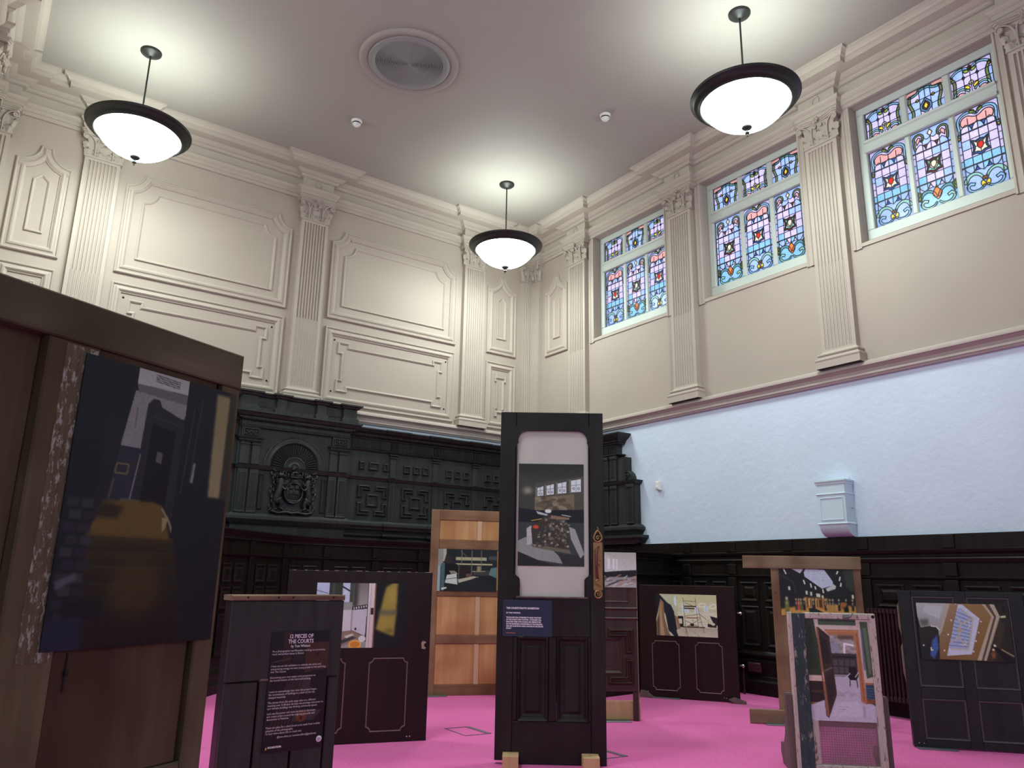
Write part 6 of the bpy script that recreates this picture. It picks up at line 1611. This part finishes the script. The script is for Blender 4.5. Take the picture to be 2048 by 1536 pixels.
c.rect(0.35, 0.38, 0.56, 0.7, (34, 28, 27)); c.rect(0.35, 0.36, 0.365, 0.82, (96, 84, 70)); c.rect(0.48, 0.58, 0.56, 0.66, (96, 70, 52)); c.poly([(0.34, 0.72), (0.6, 0.64), (0.7, 0.66), (0.36, 0.8)], (180, 176, 162)); c.poly([(0.36, 0.84), (0.66, 0.66), (1, 0.9), (1, 1), (0.2, 1)], (30, 37, 42)); c.rect(0.6, 0.5, 0.9, 0.62, (58, 60, 58), soft=2); c.line((0.58, 0.53), (0.8, 0.52), 0.012, (158, 150, 132)); c.rect(0.66, 0.4, 0.72, 0.52, (148, 134, 104), soft=1)
c.poly([(0.9, 0.44), (1.0, 0.42), (1.0, 0.68), (0.86, 0.6)], (96, 122, 128)); c.poly([(0.07, 0.92), (0.16, 0.9), (0.16, 0.93), (0.08, 0.97)], (204, 210, 212)); c.grain(0.03, 1)
photo(c, 'photo_print', 'landscape photo of scaffold poles in a gloomy building site on the plywood door', 'd', 0.037, 0.604, 0.918, 1.305, 0.001)

# e: pallet of rubble below four windows
c = Cv(150, 230, (44, 47, 45))
c.poly([(0, 0), (1, 0), (1, 0.14), (0.25, 0.24), (0, 0.12)], (40, 44, 42), to=(64, 66, 62)); c.poly([(0, 0.1), (0.25, 0.2), (0.25, 0.47), (0, 0.45)], (62, 62, 57)); c.ell(0.14, 0.27, 0.07, 0.03, (150, 150, 142), soft=9); c.poly([(0.25, 0.2), (1, 0.12), (1, 0.47), (0.25, 0.47)], (76, 75, 68)); c.poly([(0.25, 0.34), (0.85, 0.3), (0.85, 0.46), (0.25, 0.46)], (118, 106, 86))
for k in range(26): c.ell(0.28 + 0.55 * rng.random(), 0.34 + 0.11 * rng.random(), 0.03 + 0.04 * rng.random(), 0.012 + 0.014 * rng.random(), [(96, 86, 70), (138, 128, 108), (84, 76, 64)][k % 3], soft=1)
for x, y, w, h in ((0.335, 0.28, 0.09, 0.09), (0.485, 0.262, 0.11, 0.1), (0.665, 0.243, 0.13, 0.11), (0.88, 0.22, 0.15, 0.125)):
    c.rect(x - w / 2 - 0.03, y - h / 2, x - w / 2, y + h / 2 + 0.01, (112, 110, 100)); c.poly([(x - w / 2, y - h / 2 + 0.01), (x + w / 2, y - h / 2 - 0.01), (x + w / 2, y + h / 2 - 0.008), (x - w / 2, y + h / 2)], (214, 220, 232))
    c.line((x - w / 2, y - 0.004), (x + w / 2, y - 0.016), 0.008, (120, 120, 124)); c.rect(x - 0.004, y - h / 2, x + 0.004, y + h / 2, (130, 132, 140))
    for s in (-1, 1): c.ell(x + s * w * 0.24, y + h * 0.2, w * 0.13, h * 0.12, (110, 108, 128)); c.ell(x + s * w * 0.24, y + h * 0.2, w * 0.06, h * 0.06, (220, 224, 232))
c.poly([(0, 0.44), (0.3, 0.465), (1, 0.45), (1, 0.62), (0, 0.6)], (26, 30, 36)); c.poly([(0, 0.58), (1, 0.58), (1, 1), (0, 1)], (54, 60, 62)); c.poly([(0.0, 0.76), (0.2, 0.7), (0.55, 0.86), (0.75, 0.98), (0.3, 0.94), (0, 0.86)], (140, 142, 142)); c.poly([(0, 0.86), (0.3, 0.94), (0.6, 1), (0, 1)], (36, 38, 38)); c.poly([(0.6, 0.88), (1, 0.9), (1, 1), (0.7, 1)], (46, 48, 48))
c.poly([(0.77, 0.62), (0.86, 0.64), (1, 0.88), (0.94, 0.92), (0.8, 0.74)], (156, 156, 160)); c.poly([(0.13, 0.64), (0.2, 0.61), (0.24, 0.78), (0.14, 0.8)], (176, 176, 182)); c.poly([(0.2, 0.79), (0.78, 0.84), (0.8, 0.88), (0.22, 0.82)], (104, 100, 86)); c.poly([(0.2, 0.64), (0.42, 0.5), (0.72, 0.52), (0.78, 0.84), (0.22, 0.79)], (58, 54, 50))
for k in range(170):
    t = rng.random(); y = 0.52 + 0.28 * t; x = 0.24 + 0.2 * (1 - t) * 0.6 + (0.5 - 0.1 * (1 - t)) * rng.random(); w = 0.02 + 0.02 * rng.random()
    g = int(56 + 110 * rng.random() ** 2.2); a = rng.random() * 0.5 - 0.25
    c.poly([(x, y), (x + w, y + a * 0.02), (x + w, y + 0.018), (x, y + 0.02)], (g, int(g * 0.95), int(g * 0.88)))
c.poly([(0.27, 0.47), (0.45, 0.5), (0.44, 0.515), (0.3, 0.5)], (180, 184, 190)); c.ell(0.455, 0.47, 0.05, 0.02, (216, 218, 222)); c.line((0.2, 0.565), (0.36, 0.545), 0.012, (176, 150, 70)); c.ell(0.27, 0.625, 0.045, 0.018, (196, 70, 44)); c.poly([(0.5, 0.51), (0.74, 0.53), (0.74, 0.55), (0.5, 0.545)], (140, 112, 90)); c.line((0.66, 0.505), (0.8, 0.52), 0.01, (210, 212, 216)); c.grain(0.03, 1)
photo(c, 'photo_print', 'portrait photo of a rubble pallet beneath four windows in the tall central door', 'e', 0.12, 0.531, 1.123, 1.757, -0.014)

# f: bright gutted room
c = Cv(130, 62, (188, 187, 190))
c.rect(0, 0, 1, 0.55, (176, 174, 172), to=(204, 203, 208)); c.poly([(0, 0), (0.62, 0.1), (0.66, 0.55), (0, 0.6)], (196, 196, 204))
for x, w in ((0.15, 0.05), (0.28, 0.05), (0.4, 0.05), (0.51, 0.045), (0.6, 0.04), (0.67, 0.028), (0.72, 0.02)): c.rect(x, 0.1 + x * 0.14, x + w, 0.44 + x * 0.06, (236, 240, 252))
c.poly([(0, 0.6), (0.62, 0.56), (0.7, 0.54), (1, 0.5), (1, 0.7), (0, 0.72)], (26, 26, 30)); c.rect(0, 0.7, 1, 1, (150, 146, 152), to=(176, 174, 184))
for k in range(60):
    x, y = rng.random(), 0.7 + 0.28 * rng.random(); L = 0.05 + 0.1 * rng.random()
    c.line((x, y), (x + L, y - 0.12 * rng.random()), 0.012, [(196, 194, 202), (120, 96, 88), (56, 52, 54), (170, 128, 112)][k % 4])
c.grain(0.02, 1)
photo(c, 'photo_print', 'landscape photo of a bright gutted room on the half hidden brown door', 'f', -0.6, -0.014, 0.99, 1.262, 0.009)

# g: scaffold tower and ring lights
c = Cv(150, 100, (198, 194, 166))
c.poly([(0, 0), (1, 0), (1, 0.35), (0.36, 0.3), (0.04, 0)], (190, 186, 150), to=(206, 202, 172)); c.poly([(0.04, 0), (0.35, 0), (0.37, 0.5), (0.34, 0.52), (0.18, 0.2)], (186, 184, 160)); c.rect(0.36, 0.42, 1, 0.78, (208, 204, 190))
c.poly([(0.30, 0.08), (0.335, 0.04), (0.35, 0.3), (0.31, 0.26)], (202, 220, 238), soft=1)
for x0, y0, x1, y1 in ((0.43, 0.2, 0.47, 0.42), (0.47, 0.34, 0.54, 0.43), (0.64, 0.28, 0.7, 0.46), (0.79, 0.27, 0.86, 0.41)): c.rect(x0, y0, x1, y1, (208, 222, 240), soft=1); c.rect((x0 + x1) / 2, y0, (x0 + x1) / 2 + 0.004, y1, (150, 160, 180))
c.rect(0.36, 0.52, 0.45, 0.82, (30, 22, 24)); c.rect(0.37, 0.58, 0.43, 0.7, (206, 200, 190)); c.rect(0.0, 0.78, 1, 1, (176, 166, 154), to=(196, 188, 176)); c.rect(0.44, 0.76, 0.8, 0.785, (44, 30, 28)); c.poly([(0.88, 0.5), (1, 0.54), (1, 0.72), (0.95, 0.72)], (30, 34, 40))
c.poly([(0, 0), (0.055, 0), (0.12, 0.1), (0.2, 0.22), (0.25, 0.26), (0.3, 0.42), (0.34, 0.78), (0.36, 1), (0.26, 1), (0.2, 0.86), (0.16, 0.5)], (30, 35, 46)); c.poly([(0, 0), (0.05, 0.02), (0.08, 0.1), (0.04, 0.4), (0, 0.6)], (24, 28, 36))
c.poly([(0.0, 1), (0.0, 0.7), (0.05, 0.4), (0.075, 0.12), (0.13, 0.2), (0.14, 0.55), (0.19, 0.88), (0.28, 1)], (142, 108, 80), to=(126, 100, 82)); c.poly([(0.06, 1), (0.06, 0.5), (0.09, 0.16), (0.1, 0.6), (0.14, 1)], (178, 146, 112), soft=2); c.poly([(0.03, 1), (0.02, 0.7), (0.05, 0.5), (0.05, 1)], (70, 66, 62), soft=2); c.poly([(0.2, 0.92), (0.23, 0.9), (0.29, 1.0), (0.24, 1.0)], (196, 190, 180)); c.poly([(0.3, 0.48), (0.36, 0.56), (0.41, 0.84), (0.36, 0.84)], (150, 112, 84)); c.poly([(0.33, 0.86), (0.42, 0.8), (0.42, 0.98), (0.36, 1)], (190, 182, 164))
for p, q_ in (((0.455, 0.08), (0.49, 0.92)), ((0.475, 0.72), (0.52, 1.0)), ((0.655, 0.08), (0.69, 0.76)), ((0.69, 0.3), (0.78, 0.9)), ((0.46, 0.16), (0.66, 0.17)), ((0.49, 0.63), (0.72, 0.78)), ((0.49, 0.78), (0.72, 0.58)), ((0.48, 0.2), (0.66, 0.3)), ((0.48, 0.52), (0.72, 0.46)), ((0.7, 0.66), (0.75, 0.65)), ((0.69, 0.55), (0.73, 0.545)), ((0.71, 0.46), (0.84, 0.6)), ((0.5, 0.75), (0.7, 0.75))): c.line(p, q_, 0.009, (120, 104, 84))
c.rect(0.47, 0.27, 0.66, 0.3, (44, 34, 32)); c.rect(0.47, 0.32, 0.64, 0.35, (52, 40, 38)); c.rect(0.49, 0.545, 0.69, 0.57, (158, 88, 70)); c.ell(0.606, 0.62, 0.008, 0.012, (40, 34, 32)); c.rect(0.56, 0.69, 0.62, 0.75, (34, 28, 28)); c.poly([(0.82, 0.58), (0.86, 0.58), (0.9, 0.72), (0.86, 0.76)], (204, 190, 160)); c.poly([(0.84, 0.68), (0.98, 0.72), (0.98, 0.77), (0.84, 0.76)], (40, 36, 36)); c.ell(0.93, 0.69, 0.03, 0.03, (206, 204, 200))
for x, y, a in ((0.765, 0.25, -0.25), (0.935, 0.275, -0.45)):
    pts = [(x + 0.055 * math.cos(t) * math.cos(a) - 0.04 * math.sin(t) * math.sin(a), y + 0.055 * math.cos(t) * math.sin(a) * 1.4 + 0.04 * math.sin(t) * math.cos(a)) for t in np.linspace(0, 2 * PI, 25)]
    c.path(pts, 0.013, (250, 252, 236))
c.line((0.5, 1), (0.44, 0.82), 0.006, (140, 130, 120)); c.line((0.7, 1), (0.56, 0.8), 0.006, (140, 130, 120)); c.grain(0.02, 1)
photo(c, 'photo_print', 'landscape photo of a scaffold tower and ring lights in a pale hall', 'g', 0.15, 0.71, 0.55, 0.925, 0.001)

# h: blurred banquet hall
c = Cv(150, 92, (30, 33, 32))
c.poly([(0, 0), (0.3, 0.02), (0.3, 0.5), (0, 0.7)], (28, 33, 36)); c.poly([(0.86, 0), (1, 0), (1, 0.5), (0.9, 0.4)], (52, 60, 48), soft=4); c.poly([(0.17, 0.0), (0.34, 0.0), (0.29, 0.1)], (200, 206, 216)); c.poly([(0.37, 0.0), (0.62, 0.02), (0.72, 0.26), (0.72, 0.34), (0.57, 0.42), (0.35, 0.17), (0.34, 0.08)], (196, 206, 232)); c.poly([(0.62, 0.42), (0.73, 0.32), (0.76, 0.36), (0.75, 0.42), (0.64, 0.48)], (196, 198, 204))
for k in range(4): c.line((0.37 + 0.06 * k, 0.06 + 0.06 * k), (0.63 + 0.02 * k, 0.06 + 0.055 * k), 0.005, (176, 188, 220))
for p, q_ in (((0.07, 0.01), (0.1, 0.12)), ((0.33, 0.24), (0.345, 0.33)), ((0.42, 0.31), (0.43, 0.4)), ((0.48, 0.37), (0.485, 0.44)), ((0.58, 0.43), (0.585, 0.51)), ((0.78, 0.11), (0.8, 0.04)), ((0.81, 0.25), (0.825, 0.16)), ((0.82, 0.37), (0.83, 0.29))): c.line(p, q_, 0.018, (236, 240, 236))
for x, y in ((0.13, 0.42), (0.36, 0.51), (0.42, 0.53), (0.5, 0.56), (0.525, 0.565), (0.57, 0.6), (0.97, 0.58)): c.rect(x - 0.014, y - 0.04, x + 0.014, y + 0.04, (214, 224, 208), soft=1)
c.path([(0.0, 0.12), (0.19, 0.28), (0.21, 0.5)], 0.012, (60, 64, 58)); c.poly([(0, 0.86), (0.3, 0.78), (0.6, 0.72), (1, 0.78), (1, 1), (0, 1)], (196, 150, 76), soft=3); c.rect(0.33, 0.62, 0.6, 0.84, (176, 122, 66), soft=5)
for k in range(26):
    x = 0.3 + 0.32 * rng.random(); c.rect(x, 0.6 + 0.06 * rng.random(), x + 0.012, 0.78 + 0.05 * rng.random(), [(60, 44, 30), (206, 160, 96), (226, 196, 140), (36, 30, 26)][k % 4], soft=1)
for x, col in ((0.085, (108, 112, 62)), (0.21, (60, 48, 52)), (0.245, (196, 78, 52)), (0.275, (86, 94, 56)), (0.315, (24, 24, 26)), (0.44, (30, 30, 30)), (0.6, (48, 42, 38)), (0.66, (44, 40, 34)), (0.7, (52, 46, 36)), (0.78, (30, 30, 32)), (0.875, (28, 28, 30)), (0.96, (40, 34, 28))):
    big = 1.6 if x < 0.1 else 1.0
    c.rect(x - 0.018 * big, 0.68, x + 0.018 * big, 0.68 + 0.2 * big, col, soft=2); c.ell(x, 0.655 - 0.03 * (big - 1), 0.012 * big, 0.026 * big, (176, 160, 136), soft=1); c.rect(x - 0.006, 0.7, x + 0.006, 0.76, (220, 214, 200), soft=1, alpha=0.7)
c.poly([(0.37, 0.84), (0.44, 0.82), (0.6, 0.94), (0.62, 1), (0.5, 1), (0.38, 0.92)], (34, 38, 34)); c.poly([(0.6, 0.76), (0.72, 0.76), (0.76, 1), (0.64, 1)], (172, 140, 74)); c.rect(0.8, 0.7, 0.87, 0.84, (160, 100, 50), soft=1); c.rect(0.84, 0.8, 0.9, 0.9, (26, 24, 24), soft=2); c.grain(0.025, 1)
photo(c, 'photo_print', 'landscape photo of a blurred warm-lit banquet hall in the timber frame', 'h', 0.276, 0.836, 0.8, 1.157, 0.0)

# i: open door to a ruined room
c = Cv(110, 172, (176, 168, 184))
c.rect(0, 0, 1, 0.76, (196, 178, 174)); c.poly([(0, 0.0), (0.14, 0), (0.24, 0.56), (0.0, 0.56)], (52, 62, 46)); c.poly([(0.04, 0.06), (0.1, 0.06), (0.17, 0.5), (0.03, 0.5)], (40, 52, 38)); c.poly([(0.21, 0.0), (0.8, 0.0), (0.8, 0.06), (0.21, 0.06)], (70, 88, 72)); c.rect(0.22, 0.012, 0.8, 0.024, (44, 54, 46)); c.poly([(0.86, 0.02), (0.98, 0.02), (1, 0.56), (0.9, 0.58)], (64, 78, 62)); c.poly([(0.9, 0.08), (0.96, 0.08), (0.98, 0.53), (0.94, 0.53)], (92, 108, 90)); c.rect(0.865, 0.1, 0.885, 0.5, (96, 100, 128), soft=1)
c.rect(0, 0.56, 0.25, 0.615, (204, 178, 168)); c.rect(0, 0.615, 0.28, 0.84, (40, 34, 32)); c.rect(0.02, 0.7, 0.2, 0.73, (70, 52, 40)); c.rect(0.0, 0.82, 0.22, 0.85, (112, 84, 64)); c.poly([(0.87, 0.64), (1, 0.64), (1, 0.84), (0.87, 0.8)], (44, 66, 92))
for k in range(6): c.line((0.87, 0.67 + 0.025 * k), (1, 0.675 + 0.025 * k), 0.008, (84, 110, 136))
c.rect(0.87, 0.78, 1, 0.82, (128, 72, 46)); c.rect(0.87, 0.62, 1, 0.64, (150, 100, 70)); c.poly([(0, 0.85), (0.3, 0.78), (1, 0.84), (1, 1), (0, 1)], (186, 178, 200))
c.poly([(0.3, 0.105), (0.83, 0.105), (0.87, 0.83), (0.78, 0.8), (0.75, 0.16), (0.36, 0.16)], (170, 112, 80)); c.line((0.3, 0.12), (0.82, 0.12), 0.016, (190, 134, 98)); c.line((0.8, 0.14), (0.83, 0.8), 0.016, (140, 84, 58))
c.rect(0.37, 0.16, 0.76, 0.36, (150, 142, 146))
for k in range(7):
    for j in range(6): c.rect(0.38 + 0.062 * j + 0.03 * (k % 2), 0.17 + 0.027 * k, 0.435 + 0.062 * j + 0.03 * (k % 2), 0.19 + 0.027 * k, [(168, 160, 162), (136, 124, 124), (156, 150, 156)][(k * 2 + j) % 3])
c.rect(0.5, 0.16, 0.75, 0.2, (96, 78, 66), soft=2); c.rect(0.37, 0.24, 0.5, 0.33, (140, 144, 162)); c.poly([(0.58, 0.23), (0.74, 0.25), (0.74, 0.27), (0.61, 0.255), (0.6, 0.34), (0.57, 0.34)], (232, 232, 236)); c.rect(0.37, 0.34, 0.77, 0.56, (54, 52, 56))
for k in range(4):
    for j in range(2): c.rect(0.4 + 0.09 * k, 0.4 + 0.075 * j, 0.47 + 0.09 * k, 0.46 + 0.075 * j, (78, 76, 80))
c.rect(0.38, 0.37, 0.77, 0.385, (30, 28, 30)); c.rect(0.37, 0.55, 0.78, 0.85, (182, 174, 194)); c.rect(0.38, 0.555, 0.78, 0.57, (132, 128, 136)); c.rect(0.63, 0.47, 0.75, 0.54, (24, 24, 27)); c.poly([(0.6, 0.55), (0.78, 0.54), (0.74, 0.6), (0.64, 0.6)], (20, 20, 23)); c.line((0.64, 0.6), (0.63, 0.66), 0.014, (24, 24, 26)); c.line((0.74, 0.6), (0.75, 0.67), 0.014, (24, 24, 26)); c.line((0.57, 0.58), (0.65, 0.53), 0.014, (196, 194, 202)); c.line((0.72, 0.57), (0.78, 0.52), 0.014, (196, 194, 202))
c.poly([(0.17, 0.08), (0.2, 0.08), (0.37, 0.17), (0.42, 0.74), (0.27, 0.97), (0.23, 0.95)], (58, 46, 40)); c.poly([(0.17, 0.08), (0.2, 0.085), (0.28, 0.95), (0.24, 0.955)], (142, 94, 70)); c.poly([(0.21, 0.16), (0.33, 0.22), (0.36, 0.44), (0.24, 0.44)], (42, 36, 34)); c.line((0.25, 0.52), (0.38, 0.48), 0.02, (110, 98, 92)); c.poly([(0.27, 0.56), (0.38, 0.54), (0.4, 0.7), (0.3, 0.84)], (46, 40, 38)); c.line((0.225, 0.53), (0.235, 0.62), 0.02, (190, 152, 136))
for k in range(26):
    x, y = 0.4 + 0.4 * rng.random(), 0.7 + 0.05 * rng.random(); c.line((x, y), (x + 0.05, y + 0.01), 0.008, (150, 140, 152))
c.poly([(0.4, 0.82), (0.74, 0.8), (0.86, 0.94), (0.32, 0.96)], (194, 188, 208), soft=1)
for k in range(3): c.line((0.42, 0.86 + 0.022 * k), (0.6 - 0.05 * k, 0.858 + 0.022 * k), 0.006, (140, 132, 150))
c.rect(0.8, 0.84, 0.83, 0.95, (158, 146, 168), soft=2); c.grain(0.02, 1)
photo(c, 'photo_print', 'portrait photo of an ajar door into a ruined room, in the peeling frame', 'i', 0.082, 0.436, 0.285, 0.844, -0.012)

# j: rooflight seen from below
c = Cv(160, 104, (30, 30, 30))
c.poly([(0, 0), (0.36, 0), (0.25, 0.6), (0.03, 0.46), (0, 0.2)], (176, 178, 180), to=(150, 152, 158)); c.poly([(0.1, 0.04), (0.3, 0.06), (0.24, 0.28), (0.07, 0.16)], (186, 190, 198)); c.poly([(0.02, 0.3), (0.12, 0.28), (0.12, 0.4), (0.04, 0.42)], (96, 100, 92), soft=4); c.poly([(0.0, 0.45), (0.1, 0.42), (0.17, 0.4), (0.22, 0.45), (0.22, 0.56), (0.1, 0.8), (0, 1)], (36, 40, 32)); c.poly([(0.0, 0.46), (0.13, 0.43), (0.17, 0.41)], (20, 20, 20)); c.path([(0.14, 0.41), (0.2, 0.42), (0.23, 0.48)], 0.014, (214, 212, 204)); c.poly([(0.0, 0.8), (0.12, 0.6), (0.2, 0.56), (0.22, 1), (0, 1)], (28, 34, 38)); c.poly([(0.1, 0.92), (0.14, 0.66), (0.2, 0.56), (0.2, 0.8), (0.14, 0.98)], (66, 96, 160), soft=2); c.path([(0.12, 0.78), (0.12, 0.84), (0.14, 0.82)], 0.012, (220, 216, 170)); c.ell(0.04, 0.75, 0.009, 0.014, (250, 246, 226))
c.poly([(0.36, 0), (0.47, 0), (0.27, 0.98), (0.2, 0.98), (0.22, 0.6)], (150, 126, 98), to=(126, 98, 62)); c.poly([(0.33, 0), (0.38, 0), (0.25, 0.52), (0.22, 0.56)], (178, 168, 156)); c.poly([(0.47, 0), (0.75, 0), (0.83, 0.22), (0.63, 0.98), (0.2, 0.98), (0.26, 0.9)], (142, 112, 70), to=(126, 96, 58)); c.poly([(0.465, 0.02), (0.51, 0.02), (0.68, 0.26), (0.55, 0.88), (0.28, 0.92)], (196, 202, 226)); c.poly([(0.46, 0.09), (0.49, 0.08), (0.61, 0.25), (0.52, 0.8), (0.33, 0.8), (0.31, 0.76)], (160, 176, 216))
for k in range(10): c.line((0.43 - 0.013 * k, 0.14 + 0.066 * k), (0.6 - 0.009 * k, 0.26 + 0.055 * k), 0.007, (92, 100, 128))
for p, q_ in (((0.44, 0.26), (0.48, 0.36)), ((0.48, 0.36), (0.6, 0.26)), ((0.47, 0.36), (0.43, 0.6)), ((0.43, 0.6), (0.34, 0.68)), ((0.43, 0.6), (0.5, 0.74)), ((0.49, 0.1), (0.61, 0.26)), ((0.61, 0.26), (0.52, 0.8)), ((0.52, 0.8), (0.33, 0.8))): c.line(p, q_, 0.016, (188, 180, 166))
c.ell(0.45, 0.47, 0.028, 0.04, (180, 168, 150)); c.path([(0.53 + 0.035 * math.cos(t), 0.37 + 0.06 * math.sin(t)) for t in np.linspace(-2, 1.5, 12)], 0.01, (206, 202, 196)); c.path([(0.47 + 0.035 * math.cos(t), 0.68 + 0.05 * math.sin(t)) for t in np.linspace(-1, 2.5, 12)], 0.01, (206, 202, 196))
c.poly([(0.72, 0), (0.85, 0), (0.9, 0.22), (0.7, 0.98), (0.6, 0.98), (0.81, 0.22)], (182, 170, 150)); c.poly([(0.755, 0), (0.8, 0), (0.86, 0.22), (0.67, 0.98), (0.645, 0.98), (0.835, 0.22)], (84, 74, 56)); c.poly([(0.85, 0), (1, 0), (1, 1), (0.7, 1), (0.9, 0.22)], (36, 34, 27)); c.poly([(0.9, 0.23), (0.94, 0.4), (0.86, 0.8), (0.76, 1), (0.7, 1)], (58, 50, 34), soft=4); c.poly([(0.9, 0.21), (0.96, 0.19), (0.96, 0.23), (0.91, 0.24)], (206, 204, 164)); c.rect(0.94, 0.04, 0.97, 0.14, (12, 12, 18)); c.poly([(0.76, 0.7), (0.8, 0.72), (1, 0.96), (1, 1), (0.9, 1)], (14, 14, 14)); c.ell(0.805, 0.72, 0.014, 0.022, (216, 208, 196)); c.ell(0.785, 0.79, 0.013, 0.02, (206, 196, 180)); c.line((0.87, 0.78), (1.0, 0.9), 0.014, (150, 138, 110)); c.ell(0.78, 0.88, 0.02, 0.06, (140, 84, 44), soft=3)
for x, y in ((0.37, 0.3), (0.32, 0.55), (0.26, 0.83), (0.69, 0.31), (0.65, 0.5), (0.61, 0.65), (0.57, 0.83), (0.44, 0.0)): c.ell(x, y, 0.009, 0.014, (255, 252, 236))
c.grain(0.02, 1)
photo(c, 'photo_print', 'landscape photo of a rooflight seen from below on the far right door', 'j', 0.1, 0.67, 0.56, 0.93, 0.003)

# sign on the central door
e = EX['e']
sg = empty('exhibition_sign', e.location, e.rotation_euler.z); tag(sg, 'small navy exhibition sign with white text on the tall central door', 'sign')
M['navy'] = mat('navy_card', rgb(34, 50, 70), 0.45)
q = MB(local); q.box(0.034, 0.333, 0.708, 0.92, 0.0005, 0.005); q.build('card', M['navy'], sg)
n = 0.0056
lettering('THE COURTS PHOTO EXHIBITION', sg, 0.056, 0.878, n, 0.0145, W_, bold=0.0008, sx=0.88)
lettering('BY TOM WHITSON', sg, 0.056, 0.849, n, 0.0115, W_, bold=0.0005, sx=0.86)
lettering('"I\'M EXCITED FOR ATTENDEES TO MARK THE START\nOF THE COURT\'S NEW CHAPTER - ATTENDEES WILL\nDISCOVER THEIR OWN ANGLES AND PERSPECTIVES\nON THE MORPHING ATMOSPHERE OF THIS BUILDING\nAND SET IN MOTION A NEW CHAPTER IN THE SPACE\'S\nSTORY."', sg, 0.056, 0.822, n, 0.0112, W_, bold=0.0006, line=1.12, sx=0.8)
q = MB(local)
for k, (a, b) in enumerate(((0.0, 0.004), (0.007, 0.012), (0.013, 0.018), (0.02, 0.028), (0.0295, 0.036), (0.0375, 0.046), (0.047, 0.055))): q.box(0.056 + a, 0.056 + b, 0.7255, 0.7295, n, n + 0.0002)
q.build('credit_line', M['ink_orange'], sg)
